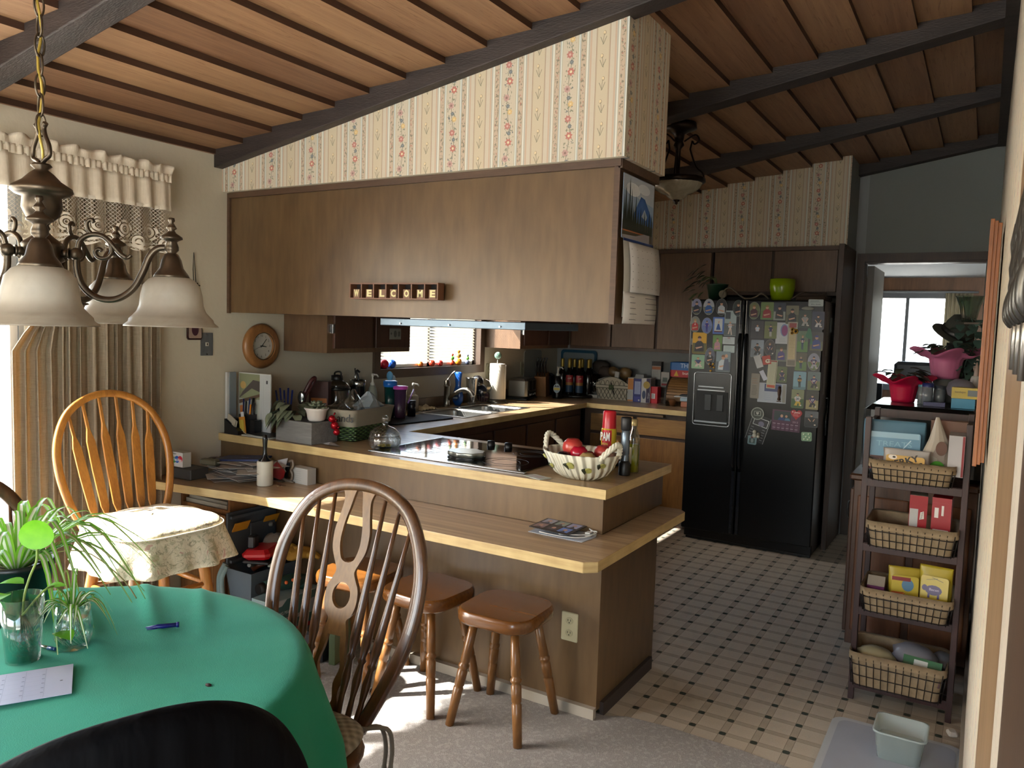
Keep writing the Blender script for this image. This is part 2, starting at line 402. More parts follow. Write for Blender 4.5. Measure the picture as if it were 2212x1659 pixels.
# ---------------------------------------------------------------- the room
S_ = 'keep'
CEIL = lambda x: 2.336 + .1726 * x
XR = 3.382
def build_room():
    # floors
    struct(MB().prism([(-.12, -5.4), (XR + .1, -5.4), (XR + .1, .036), (2.846, .036), (2.69, .055), (2.4, .062), (2.25, .045), (2.17, .0), (2.1, .0), (-.12, .0)], -.1, .004).obj('floor', M_CARPET, world=S_))
    struct(MB().box((-.12, -.2, -.1), (4.6, 7.6, 0)).obj('floor', M_VINYL, world=S_))
    # left wall with the patio door, sink window and a rear window cut out
    def wall_x(name, x0, x1, ys, holes, top, mat, split=None):
        mb = MB(); e = sorted(set([ys[0], ys[1]] + [h[0] for h in holes] + [h[1] for h in holes] + ([split] if split else [])))
        for a, b in zip(e, e[1:]):
            h = [q for q in holes if q[0] <= a + 1e-6 and q[1] >= b - 1e-6]
            mi = 1 if split and a >= split - 1e-6 else 0
            for z0, z1 in ([(0, top)] if not h else [(0, h[0][2]), (h[0][3], top)]):
                if z1 - z0 > 1e-4: mb.box((x0, a, z0), (x1, b, z1), mi)
        return struct(mb.obj(name, mat, world=S_))
    wall_x('wall_left', -.14, 0, (-5.4, 3.74), [(-5.0, -3.7, .8, 2.05), (-3.2, -1.03, 0.02, 2.2), (1.14, 2.33, 1.2, 1.98)], 2.6, [M_WALL, M_WALLK], .0)
    wall_x('wall_right', XR, XR + .1, (-5.4, 3.74), [(-5.2, -3.2, .3, 2.2)], 3.1, WP_S)
    mb = MB()
    for a, b, z0, z1 in ((-.14, .4, 0, 3.1), (.4, 2.9, 0, .7), (.4, 2.9, 2.15, 3.1), (2.9, XR + .1, 0, 3.1)): mb.box((a, -5.54, z0), (b, -5.4, z1))
    struct(mb.obj('wall_rear', M_WALL, world=S_))
    mb = MB()
    for a, b, z0, z1 in ((-.14, 2.545, 0, 3.1), (2.545, 3.32, 2.065, 3.1), (3.32, XR + .1, 0, 3.1)): mb.box((a, 3.62, z0), (b, 3.74, z1), 1 if a > 2.4 else 0)
    struct(mb.obj('wall_back', [M_WALLK, M_GREY], world=S_))
    # stepped cedar ceiling
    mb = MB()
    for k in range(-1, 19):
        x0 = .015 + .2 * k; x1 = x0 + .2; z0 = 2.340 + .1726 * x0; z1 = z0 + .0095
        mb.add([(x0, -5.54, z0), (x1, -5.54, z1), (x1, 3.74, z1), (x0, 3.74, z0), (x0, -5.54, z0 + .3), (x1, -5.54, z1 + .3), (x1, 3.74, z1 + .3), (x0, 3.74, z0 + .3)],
               [(0, 3, 2, 1), (4, 5, 6, 7), (0, 1, 5, 4), (1, 2, 6, 5), (2, 3, 7, 6), (3, 0, 4, 7)]); mb.mi[-3] = 1  # step face of each board gets a darker brown than its underside
    struct(mb.obj('ceiling', [M_CEIL, wood('dark_board_edge', '#2e1c12', '#4a2f1f', 'y', 6, .6)], world=S_))
    for i, (y0, y1) in enumerate(((-2.53, -2.43), (-1.331, -1.233), (-.12, -.025), (1.10, 1.215), (2.33, 2.43), (3.53, 3.62), (-4.9, -4.8))):
        mb = MB(); n = 60
        rnd = random.Random(i); lo, hi = [], []
        mb.add([(0, y0, CEIL(0) - .083), (XR, y0, CEIL(XR) - .083), (XR, y1, CEIL(XR) - .083), (0, y1, CEIL(0) - .083), (0, y0, CEIL(0) + .06), (XR, y0, CEIL(XR) + .06), (XR, y1, CEIL(XR) + .06), (0, y1, CEIL(0) + .06)],
               [(0, 3, 2, 1), (4, 5, 6, 7), (0, 1, 5, 4), (1, 2, 6, 5), (2, 3, 7, 6), (3, 0, 4, 7)])
        struct(mb.obj('trim_%d' % (i + 1), M_BEAM, world=S_, bevel=.004))
    # dark trim at the head of the right wall, baseboards
    struct(MB().box((XR - .048, -2.4, CEIL(XR) - .11), (XR, 3.53, CEIL(XR) + .02)).obj('trim_8', M_BEAM, world=S_))
    struct(MB().box((XR - .012, -2.6, 0), (XR, 3.6, .08)).obj('baseboard_right', plain('#8d8478', .5), world=S_))
    struct(MB().box((XR - .003, -2.1, 0), (XR, -1.56, 2.75)).obj('trim_9', wood('tan_panel', '#6f573f', '#94795a', 'z', 3, .4, 8), world=S_)); struct(MB().box((XR - .005, -2.15, 0), (XR, -2.1, 2.75)).obj('trim_10', plain('#b5ada0', .5), world=S_)); struct(MB().box((XR - .003, -3.2, 0), (XR, -2.15, 2.75)).obj('trim_11', M_TRIM, world=S_))
    # doorway casing
    mb = MB(); mb.box((2.495, 3.6, 0), (2.55, 3.62, 2.12)).box((2.55, 3.6, 2.062), (3.325, 3.62, 2.12)).box((2.53, 3.62, 0), (2.55, 3.76, 2.065)).box((2.55, 3.62, 2.05), (3.325, 3.76, 2.066)).box((3.325, 3.6, 0), (3.36, 3.62, 2.12))
    struct(mb.obj('door_2', M_TRIM, world=S_))
    struct(MB().box((2.552, 3.75, 0.01), (2.60, 4.42, 2.04)).obj('door_3', plain('#5e5a52', .4), world=S_, bevel=.002))
    # soffits papered with the floral stripe
    def stepped_top(name, x1, y0, y1, z0, mats):
        mb = MB(); xs = [0]
        for k in range(0, 20):
            x = .015 + .2 * k
            if x < x1: xs += [x]
        xs.append(x1)
        for a, b in zip(xs, xs[1:]):
            k = math.floor((a + 1e-6 - .015) / .2); zz = 2.340 + .1726 * (.015 + .2 * k); f = lambda x: zz + .0095 * (x - (.015 + .2 * k)) / .2
            mb.add([(a, y0, z0), (b, y0, z0), (b, y0, f(b)), (a, y0, f(a))], [(0, 1, 2, 3)], 0)
            mb.add([(a, y1, z0), (b, y1, z0), (b, y1, f(b)), (a, y1, f(a))], [(3, 2, 1, 0)], 0)
        mb.add([(x1, y0, z0), (x1, y1, z0), (x1, y1, f(x1)), (x1, y0, f(x1))], [(0, 1, 2, 3)], 1)
        mb.add([(0, y0, z0), (x1, y0, z0), (x1, y1, z0), (0, y1, z0)], [(0, 3, 2, 1)], 1)
        return struct(mb.obj(name, mats, world=S_))
    stepped_top('wall_soffit_front', 2.19, -.07, .347, 2.14, [WP_F, m_wallpaper('y', -.03)])
    stepped_top('wall_soffit_back', 2.478, 3.2, 3.62, 2.14, [WP_B, M_GREY])
    # sink window
    win = struct(MB().box((-.10, 1.09, 1.14), (.018, 1.15, 2.03)).box((-.10, 2.315, 1.14), (.018, 2.375, 2.03)).box((-.10, 1.15, 1.14), (.018, 2.315, 1.2)).box((-.10, 1.15, 1.97), (.018, 2.315, 2.03)).obj('window_1', plain('#4a3a2e', .5), world=S_))
    MB().box((-.075, 1.15, 1.2), (-.045, 2.315, 1.225)).box((-.075, 1.72, 1.2), (-.045, 1.75, 1.97)).box((-.075, 1.15, 1.2), (-.045, 1.17, 1.97)).box((-.075, 2.295, 1.2), (-.045, 2.315, 1.97)).obj('sash', plain('#c9cac8', .4), win, world=True)
    MB().box((-.062, 1.17, 1.225), (-.058, 2.295, 1.97)).obj('pane', glass(), win, world=True)
    # patio door: aluminium frame and two glass leaves
    dr = struct(MB().box((-.11, -1.05, 0.02), (-.01, -1.028, 2.2)).box((-.11, -3.22, 0.02), (-.01, -3.16, 2.2)).box((-.11, -3.2, 2.16), (-.01, -1.03, 2.2)).box((-.11, -3.2, 0.0), (-.01, -1.03, .03)).obj('door_1', plain('#9a9c9c', .35, .6), world=S_))
    for (a, b, x) in ((-3.16, -1.98, -.085), (-2.02, -1.052, -.045)):
        MB().box((x, a, .03), (x + .03, a + .06, 2.16)).box((x, b - .03, .03), (x + .03, b, 2.16)).box((x, a, .03), (x + .03, b, .12)).box((x, a, 2.11), (x + .03, b, 2.16)).obj('door_leaf_frame', plain('#a9abac', .35, .6), dr, world=True)
        MB().box((x + .013, a + .06, .12), (x + .017, b - .03, 2.11)).obj('pane', glass(), dr, world=True)
    # rear windows
    for nm, a, b in (('window_2', (-.1, -5.0, .8), (-.02, -3.7, 2.05)),):
        MBx = MB().box((a[0], a[1], a[2]), (b[0], a[1] + .05, b[2])).box((a[0], b[1] - .05, a[2]), (b[0], b[1], b[2])).box((a[0], a[1], a[2]), (b[0], b[1], a[2] + .05)).box((a[0], a[1], b[2] - .05), (b[0], b[1], b[2]))
        struct(MBx.obj(nm, plain('#4a3a2e', .5), world=S_))
    struct(MB().box((.4, -5.5, .7), (2.9, -5.42, .76)).box((.4, -5.5, 2.09), (2.9, -5.42, 2.15)).box((.4, -5.5, .7), (.46, -5.42, 2.15)).box((2.84, -5.5, .7), (2.9, -5.42, 2.15)).box((1.62, -5.5, .7), (1.68, -5.42, 2.15)).obj('window_3', plain('#4a3a2e', .5), world=S_))
    # room beyond the doorway
    M_FAR = wood('diagonal_panelling', '#5e3f28', '#8a6040', 'z', 4, .5, 8)
    mb = MB(); mb.box((1.3, 7.5, 0), (2.16, 7.6, 2.3)).box((2.95, 7.5, 0), (4.7, 7.6, 2.3)).box((2.16, 7.5, 0), (2.95, 7.6, .95)).box((2.16, 7.5, 1.99), (2.95, 7.6, 2.3))
    struct(mb.obj('wall_far_room', M_FAR, world=S_))
    struct(MB().box((1.2, 3.74, 0), (1.3, 7.6, 2.3)).obj('wall_far_room_left', M_GREY, world=S_)); struct(MB().box((4.6, 3.74, 0), (4.7, 7.6, 2.3)).obj('wall_far_room_right', M_GREY, world=S_))
    struct(MB().box((1.2, 3.74, 2.2), (4.7, 7.6, 2.3)).obj('ceiling', m_plaster('#cfd3d6', '#c4c9cd', 25, .9), world=S_))
    w4 = struct(MB().box((2.1, 7.46, .9), (2.16, 7.56, 2.04)).box((2.95, 7.46, .9), (3.01, 7.56, 2.04)).box((2.1, 7.46, 1.96), (3.01, 7.56, 2.04)).box((2.1, 7.46, .88), (3.01, 7.56, .95)).box((2.525, 7.48, .95), (2.56, 7.56, 1.96)).obj('window_4', plain('#6f7072', .4), world=S_))
    MB().box((2.16, 7.52, .95), (2.95, 7.525, 1.96)).obj('pane', glass(), w4, world=True)
    # ground outside
    struct(MB().box((-30, -30, -.3), (30, 30, -.12)).obj('ground_outside', plain('#b5b2a8', .9), world=S_))
    portal('daylight_patio', (-.16, -1.9, 1.1), (0, -PI / 2, 0), 2.2, 2.6)
    portal('daylight_sink', (-.16, 1.73, 1.6), (0, -PI / 2, 0), .8, 1.2)
    portal('daylight_side', (-.16, -4.35, 1.42), (0, -PI / 2, 0), 1.25, 1.3)
    portal('daylight_rear', (1.65, -5.56, 1.42), (PI / 2, 0, PI), 2.5, 1.45)
    portal('daylight_right', (XR + .12, -4.2, 1.25), (0, PI / 2, 0), 1.9, 2)
    portal('daylight_far', (2.56, 7.65, 1.45), (-PI / 2, 0, PI), .8, 1)
build_room()

# ---------------------------------------------------------------- fitted kitchen
def counter_top(name, poly, z0, z1, label, holes=()):
    bm = bmesh.new(); me = bpy.data.meshes.new(name)
    mb = MB(); mb.prism(poly, z0, z1)
    mb.mi = [1] * len(mb.f)
    mb.mi[1] = 0; mb.mi[0] = 0
    o = mb.obj(name, [M_LAM, M_LAME], world=S_, bevel=.002)
    return o
def door(mb, a, b): mb.box(a, b)
def build_fitted():
    # peninsula carcass
    t = thing('peninsula', 'brown veneered kitchen peninsula carrying the breakfast ledge and cooktop', 'cabinet', (1.08, .25, 0))
    MB().box((.003, -.035, .03), (2.152, .56, .704)).obj('body', M_CABX, t, world=True, bevel=.001)
    MB().box((.003, -.075, .742), (2.166, .56, .877)).obj('riser', M_CABX, t, world=True, bevel=.001)
    MB().box((.003, -.06, .004), (2.152, -.035, .045)).obj('plinth', plain('#a39a8c', .8), t, world=True); MB().box((2.152, 0, .0), (2.168, .52, .055)).obj('plinth', plain('#3a302b', .7), t, world=True)
    o = MB().prism([(0.001, -.53), (.68, -.434), (2.262, -.434), (2.30, -.398), (2.30, .48), (2.268, .515), (2.168, .515), (2.168, -.077), (0.001, -.077)], .704, .742); o.mi = [1] * len(o.f); o.mi[0] = 0; o.mi[1] = 0
    tag(o.obj('breakfast_ledge', [M_LAM, M_LAME], world=S_, bevel=.002), 'lower woodgrain laminate ledge running along the front of the peninsula', 'countertop')
    # worktop: U shape with the sink cut out
    mb = MB(); z0, z1 = .8775, .915
    segs = [[(0.001, -.088), (2.18, -.088), (2.18, .625), (.6755, .625), (.001, .625)], [(.001, .625), (.6755, .625), (.6755, 1.34), (.001, 1.34)], [(.001, 1.34), (.16, 1.34), (.16, 2.165), (.001, 2.165)],
            [(.545, 1.34), (.6755, 1.34), (.6755, 2.165), (.545, 2.165)], [(.001, 2.165), (.6755, 2.165), (.6755, 2.87), (.001, 2.87)], [(.001, 2.87), (.6755, 2.87), (1.54, 2.87), (1.54, 3.618), (.001, 3.618)]]
    for s in segs:
        n0 = len(mb.f); mb.prism(s, z0, z1)
        for i in range(n0 + 2, len(mb.f)): mb.mi[i] = 1
    tag(mb.obj('worktop', [M_LAM, M_LAME], world=S_), 'woodgrain laminate worktop wrapping the kitchen in a U shape', 'countertop')
    tag(MB().box((.002, .63, .916), (.02, 3.61, .985)).obj('backsplash_strip', M_CABX, world=S_), 'low wood backsplash strip behind the sink', 'backsplash')
    # base run below sink and back run
    t = thing('base_cabinet', 'dark base cabinets beneath the sink worktop', 'cabinet', (.33, 1.75, 0))
    MB().box((.03, .64, .1), (.63, 1.33, .877)).box((.03, 2.18, .1), (.63, 2.86, .877)).box((.6, 1.33, .1), (.63, 2.18, .877)).box((.03, .64, 0), (.56, 2.86, .1)).obj('body', M_CABD, t, world=True)
    for i, y in enumerate((.70, 1.13, 1.56, 1.99, 2.42)): MB().box((.631, y, .14), (.648, y + .4, .82)).obj('door', M_CABD, t, world=True, bevel=.002)
    t = thing('base_cabinet', 'base cabinet with drawers between the corner and the black fridge', 'cabinet', (1.1, 3.2, 0))
    MB().box((.64, 2.92, .1), (1.535, 3.6, .877)).box((.64, 2.98, 0), (1.535, 3.6, .1)).obj('body', M_TRIM, t, world=True)
    for a, b in ((.70, 1.06), (1.09, 1.50)):
        MB().box((a, 2.902, .70), (b, 2.919, .835)).obj('drawer', wood('honey_veneer', '#6a4826', '#9a733f', 'x', 5, .4, 9), t, world=True, bevel=.002)
        MB().box((a, 2.902, .13), (b, 2.919, .675)).obj('door', wood('honey_veneer', '#5d3e22', '#8d6637', 'z', 5, .4, 9), t, world=True, bevel=.002)
    MB().box((.84, 2.88, .85), (1.31, 2.915, .868)).obj('cutting_board_edge', M_CABX, t, world=True, bevel=.002)
    # upper cabinets over the peninsula
    t = thing('hanging_cabinet', 'long brown cabinet back hung over the peninsula with a welcome sign', 'cabinet', (1.08, .15, 1.531))
    MB().box((.002, -.028, 1.535), (2.155, .337, 2.139)).obj('body', M_CABX, t, world=True)
    MB().box((.0015, -.04, 1.531), (.02, -.028, 2.139)).box((2.14, -.04, 1.531), (2.163, -.028, 2.139)).box((.02, -.046, 2.112), (2.168, -.028, 2.139)).box((2.155, -.04, 2.105), (2.172, .337, 2.139)).obj('edge_trim', M_TRIMX, t, world=True)
    t = thing('range_hood', 'grey metal range hood tucked under the hanging cabinet', 'hood', (1.35, .3, 1.49))
    MB().box((.97, .03, 1.497), (1.74, .52, 1.53)).obj('body', plain('#5b6a78', .3, .7), t, world=True, bevel=.003)
    for x in (1.09, 1.36, 1.62): MB().cyl((x, .028, 1.508), (x, .024, 1.508), .004, 8).obj('screw', M_CHROME, t, world=True)
    def upper(label, x0, x1, y0, y1, z0, z1, doors, loc, mat=M_CABD, hinge=None, bm=M_TRIM, face='x'):
        t = thing('wall_cabinet', label, 'cabinet', loc)
        MB().box((x0, y0, z0), (x1, y1, z1)).obj('body', bm, t, world=True)
        for a, b in doors:
            if face == 'x': MB().box((x1 + .001, a, z0 + .025), (x1 + .019, b, z1 - .03)).obj('door', mat, t, world=True, bevel=.002)
            else: MB().box((a, y0 - .019, z0 + .025), (b, y0 - .001, z1 - .03)).obj('door', mat, t, world=True, bevel=.002)
        for h in (hinge or []): MB().box((x1 + .001, h[0], h[1]), (x1 + .022, h[0] + .012, h[1] + .05)).obj('hinge', M_CHROME, t, world=True, bevel=.001)
        return t
    upper('dark wall cabinet left of the sink window with a plain side panel', .002, .33, .345, 1.05, 1.333, 2.139, [(.385, .69), (.72, 1.03)], (.16, .7, 1.333), hinge=[(.365, 1.44)], bm=M_CAB)
    t = upper('wall cabinet right of the sink window with its side lit by sun', .002, .33, 2.385, 3.18, 1.333, 2.139, [(2.42, 2.78), (2.81, 3.16)], (.16, 2.8, 1.333), hinge=[(2.402, 1.44)], bm=M_CAB)
    upper('row of brown wall cabinets along the back wall beneath the papered soffit', .34, 1.535, 3.2, 3.61, 1.333, 2.139, [(.36, .715), (.73, 1.095), (1.12, 1.525)], (.95, 3.4, 1.333), mat=M_CAB, face='y', bm=M_TRIM)
    upper('brown cupboard doors above the black fridge', 1.545, 2.44, 3.2, 3.61, 1.79, 2.139, [(1.555, 1.975), (1.995, 2.425)], (2, 3.4, 1.79), mat=M_CAB, face='y', bm=M_TRIM)
    tag(MB().box((2.45, 3.05, 0), (2.486, 3.6, 2.139)).obj('end_panel', M_TRIM, world=S_, bevel=.002), 'tall dark end panel standing on the right of the fridge', 'panel')
    tag(MB().box((.002, 3.172, 2.11), (2.49, 3.199, 2.139)).obj('cornice_strip', M_TRIMX, world=S_), 'thin brown cornice strip under the back soffit wallpaper', 'moulding')
build_fitted()
# ---------------------------------------------------------------- furniture in the dining area
W_DARK = wood('dark_stained_oak', '#33200f', '#6a4426', 'z', 8, .3, 12, .1, .4, .3)
W_SPLAT = wood('lighter_oak_splat', '#54391f', '#8a6538', 'z', 9, .35, 8)
W_SEAT = wood('stained_seat_wood', '#4a2c14', '#8a5526', 'x', 6, .28, 9, .08, .5, .4)
W_OAK = wood('honey_oak', '#7d4c1c', '#b97c36', 'z', 9, .35, 14, .12, .3, .2)
W_STOOL = wood('stained_pine', '#4c2c12', '#865523', 'x', 6, .25, 8, .06, .55, .4)
W_STLEG = wood('stained_pine_leg', '#573719', '#8a5e30', 'z', 6, .3, 8, .06, .5, .3)
def poly_holes(outer, holes, depth):
    cu = bpy.data.curves.new('p', 'CURVE'); cu.dimensions = '2D'; cu.fill_mode = 'BOTH'; cu.extrude = depth / 2
    for pts in [outer] + holes:
        sp = cu.splines.new('POLY'); sp.points.add(len(pts) - 1); sp.use_cyclic_u = True
        for i, p in enumerate(pts): sp.points[i].co = (p[0], p[1], 0, 1)
    o = bpy.data.objects.new('p', cu); COL.objects.link(o); bpy.context.view_layer.update()
    me = bpy.data.meshes.new_from_object(o.evaluated_get(bpy.context.evaluated_depsgraph_get()))
    r = ([tuple(v.co) for v in me.vertices], [tuple(p.vertices) for p in me.polygons])
    bpy.data.objects.remove(o); bpy.data.curves.remove(cu); bpy.data.meshes.remove(me)
    return r
def ell(cx, cy, rx, ry, n=24): return [(cx + rx * math.cos(2 * PI * k / n), cy + ry * math.sin(2 * PI * k / n)) for k in range(n)]
def spindle(mb, a, b, prof, n=10, mi=0):
    a, b = Vector(a), Vector(b); mb.tube([a.lerp(b, t) for t, r in prof], [r for t, r in prof], n, mi)
def windsor(label, loc, rz):
    """round-backed dining chair, fiddle splat; local front is -y"""
    t = thing('dining_chair', label, 'chair', loc, rz)
    seat = MB().lathe([(0, .415), (.17, .415), (.205, .425), (.218, .445), (.21, .46), (.15, .457), (0, .452)], (0, 0, 0), 32, 0, False, sx=1, sy=.95)
    seat.obj('seat', W_DARK, t)
    L = lambda z: .165 + (z - .45) * .31
    key = [(.128, .45), (.180, .56), (.220, .67), (.235, .78), (.222, .885), (.170, .985), (.09, 1.036), (0, 1.05)]
    pts = [(x, L(z), z) for x, z in key]; pts = bez(pts + [(-x, y, z) for x, y, z in pts[-2::-1]], 5)
    rings = []
    for i, p in enumerate(pts):
        d = (pts[min(i + 1, len(pts) - 1)] - pts[max(i - 1, 0)]).normalized(); nrm = Vector((0, .965, -.26)).normalized(); w = d.cross(nrm).normalized()
        a, b = .018, .013
        rings.append([p + w * a * sx + nrm * b * sy for sx, sy in ((1, .6), (.6, 1), (-.6, 1), (-1, .6), (-1, -.6), (-.6, -1), (.6, -1), (1, -.6))])
    MB().loft(rings).obj('back_bow', W_DARK, t)
    def bowz(x):
        zs = [p.z for p in pts if p.z > .75 and abs(p.x - x) < .02]; return max(zs) if zs else .9
    prof = [(0, .007), (.03, .009), (.12, .008), (.2, .0125), (.27, .008), (.285, .0125), (.3, .008), (.36, .0135), (.5, .0115), (.75, .0075), (1, .005)]
    for s in (-1, 1):
        for x0, x1 in ((.058, .085), (.088, .136), (.116, .182)):
            zt = bowz(x1) - .01; zb = .455
            mb = MB(); spindle(mb, (s * x0, L(zb) - .005, zb), (s * x1, L(zt), zt), prof); mb.obj('spindle', W_DARK, t)
    # fiddle splat: slot, ring, lower slot
    half = [(.040, .0), (.052, .03), (.044, .07), (.056, .11), (.045, .155), (.040, .20), (.034, .225), (.030, .245), (.044, .262), (.052, .29), (.050, .325), (.036, .352), (.030, .37), (.040, .392), (.055, .425), (.058, .47), (.050, .51), (.044, .55), (.048, .57), (.056, .585)]
    sm = [(p[0], p[1]) for p in bez([(a, b, 0) for a, b in half], 4)]
    outer = sm + [(-a, b) for a, b in sm[::-1]]
    low = [(.016, .03), (.030, .05), (.024, .09), (.036, .13), (.026, .17), (.020, .205)]; low = [(p[0], p[1]) for p in bez([(a, b, 0) for a, b in low], 4)]; low = low + [(-a, b) for a, b in low[::-1]]
    up = [(.006, .392), (.022, .402), (.033, .44), (.030, .49), (.020, .535), (.014, .565), (.010, .580), (.004, .586)]; up = [(p[0], p[1]) for p in bez([(a, b, 0) for a, b in up], 4)]; up = up + [(-a, b) for a, b in up[::-1]]
    v, f = poly_holes(outer, [low, ell(0, .306, .029, .034), up], .012)
    MB().add([(x, L(.455 + y) + z + .003 * math.sin(y * 9), .455 + y) for x, y, z in v], f).obj('splat', W_SPLAT, t)
    for sx in (-1, 1):
        for sy, sp in ((-1, .05), (1, .05)):
            mb = MB(); spindle(mb, (sx * .13, sy * .12, .42), (sx * (.13 + sp), sy * .19, 0), [(0, .014), (.15, .02), (.25, .013), (.3, .02), (.34, .014), (.55, .021), (.7, .016), (.74, .021), (.78, .015), (1, .012)], 12); mb.obj('leg', W_DARK, t)
        MB().tube([(sx * .158, -.155, .18), (sx * .158, 0, .18), (sx * .158, .155, .18)], [.008, .014, .008], 8).obj('stretcher', W_DARK, t)
    MB().tube([(-.155, 0, .18), (0, 0, .18), (.155, 0, .18)], [.008, .013, .008], 8).obj('stretcher', W_DARK, t)
    return t
CH = windsor('dark oak dining chair with a pierced fiddle splat, nearest the stools', (1.92, -1.432, 0.004), .13)
windsor('dark oak dining chair seen only as a bow behind the spider plant', (1.28, -1.75, 0.004), PI / 2)
def cushion_mat():
    m = Mat('quilted_grey_cushion'); x, y, z = m.xyz(); w = (x * 210).sin() * (y * 210).sin(); n = m.noise(90, 3)
    m.base(m.mix(w * .5 + .5, '#6f6a60', '#a39d90')).set(rough=.95).bump(w * .6 + n, .8, .004); return m.m
def seat_cushion():
    t = thing('seat_cushion', 'grey quilted cushion tied onto the dark dining chair beside the table', 'cushion', (1.92, -1.432, .458), .13)
    def fn(u, v):
        a = 2 * PI * u; r = [0, .12, .18, .205, .21, .205, .17, 0][int(round(v * 7))]; z = [.045, .048, .043, .03, .018, .008, 0, 0][int(round(v * 7))]
        q = 1 / max(abs(math.cos(a)) ** 4 + abs(math.sin(a)) ** 4, 1e-6) ** .25
        return (r * q * math.cos(a) * .93, -.02 + r * q * math.sin(a) * .9, z + .002)
    MB().grid(fn, 40, 7).obj('pad', cushion_mat(), t, subd=1)
    for s in (-1, 1):
        for k, dx in enumerate((0, .02)):
            MB().tube(bez([(s * .14, .15, .01), (s * (.17 + dx), .20, .0), (s * (.175 + dx), .222, -.06), (s * (.17 + dx), .222, -.13), (s * (.168 + dx), .224, -.20 - .03 * k)], 4), [.006] * 12 + [.009] * 5, 7).obj('tie', plain('#77736a', .9), t)
seat_cushion()
def stool(label, loc, rz, first=None):
    if first: return dup(first, loc, rz, label)
    t = thing('stool', label, 'stool', loc, rz)
    mb = MB(); p = rrect(.315, .31, .085, 8)
    ins = lambda k: [(a * k, b * k) for a, b in p]
    mb.loft([[(a, b, z) for a, b in ins(k)] for k, z in ((.90, .398), (.96, .4), (1, .41), (1, .432), (.975, .445), (.94, .45))], 0, True, True); mb.obj('seat', W_STOOL, t)
    ring = [(0, .016), (.40, .0185), (.415, .015), (.43, .021), (.455, .021), (.47, .015), (.485, .0195), (.62, .019), (.63, .0155), (.645, .019), (1, .0165)]
    for sx in (-1, 1):
        for sy in (-1, 1):
            mb = MB(); spindle(mb, (sx * .085, sy * .085, .405), (sx * .148, sy * .15, 0), ring, 14); mb.obj('leg', W_STLEG, t)
    return t
s0 = stool('square-seated wooden stool nearest the wall outlet', (1.858, -.245, .004), .03)
stool('middle wooden stool of the row, directly behind the nearest one', (1.49, -.245, .004), -.06, s0)
stool('farthest wooden stool with sunlight striping its seat, seen through the chair back', (1.12, -.245, .004), .1, s0)

# table and cloth
def build_table():
    c = (1.66, -1.87)
    t = thing('dining_table', 'round pedestal dining table hidden beneath the green cloth', 'table', (c[0], c[1], .004))
    MB().lathe([(0, .70), (.52, .70), (.53, .71), (.53, .734), (0, .734)], (0, 0, 0), 48, 0, False).obj('tabletop', W_DARK, t)
    MB().lathe([(.05, .08), (.07, .12), (.04, .2), (.05, .4), (.065, .6), (.12, .71)], (0, 0, 0), 20).obj('pedestal', W_DARK, t)
    for k in range(4):
        a = k * PI / 2 + .4; MB().tube([(.04 * math.cos(a), .04 * math.sin(a), .14), (.2 * math.cos(a), .2 * math.sin(a), .09), (.34 * math.cos(a), .34 * math.sin(a), .02)], [.03, .026, .02], 10).obj('foot', W_DARK, t)
    m = Mat('green_felted_cloth'); n = m.noise(420, 3); b = m.noise(5, 4)
    m.base(m.mix(b, '#1c8263', '#25957a')).set(rough=.92, sheen=.1, spec=.15).bump(n * .6 + m.noise(7, 3) * 3, .25, .004)
    NA, NR = 240, 46
    def fn(u, v):
        a = 2 * PI * u; i = v * NR; top = 26
        if i <= top:
            r = .562 * i / top; x, y = r * math.cos(a), r * math.sin(a); z = .7465
            # creases raked from the far-left rim across the top
            for (px, py, an, w, h, L) in ((-.16, .38, -.52, .018, .010, .22), (-.22, .24, -.42, .02, .009, .26), (-.30, .10, -.35, .022, .008, .26), (-.05, .46, -.62, .014, .007, .16), (-.1, .05, -.2, .03, .004, .3), (-.02, -.02, -.12, .03, .003, .3), (-.36, -.12, -.3, .02, .006, .2), (.12, .0, .1, .04, .0025, .3)):
                ca, sa = math.cos(an), math.sin(an); du = (x - px) * ca + (y - py) * sa; dv = -(x - px) * sa + (y - py) * ca
                z += (1.5 if py > .2 else .5) * h * math.exp(-(dv / w) ** 2) * math.exp(-(du / L) ** 2)
            if r > .53: z -= (r - .53) ** 2 * 4
        else:
            q = (i - top) / (NR - top); d = q * .30; f = min(1, q * 1.6)
            wv = math.sin(a * 11 + .6) * .5 + math.sin(a * 17 + 2) * .3 + math.sin(a * 5) * .2
            r = .562 + .016 * math.sin(min(q * 6, PI / 2)) + f * (.028 + .03 * wv) + q * .04; z = .7445 - d
            x, y = r * math.cos(a), r * math.sin(a)
        return (x, y, z - .004)
    o = MB().grid(fn, NA, NR).obj('tablecloth', m.m, loc=(c[0], c[1], .004), solid=.0016)
    tag(o, 'green felt tablecloth draped over the round dining table', 'tablecloth')
    mb = MB()
    for k in range(0, 240):
        if k % 2 == 0:
            p, q = Vector(fn(k / 240, .975)), Vector(fn((k + 1) / 240, .975)); o_ = Vector((p.x, p.y, 0)).normalized() * .003; mb.tube([p + o_, q + o_], .0013, 5)
    mb.obj('hem_stitching', plain('#2c8f6c', .9), o)
build_table()

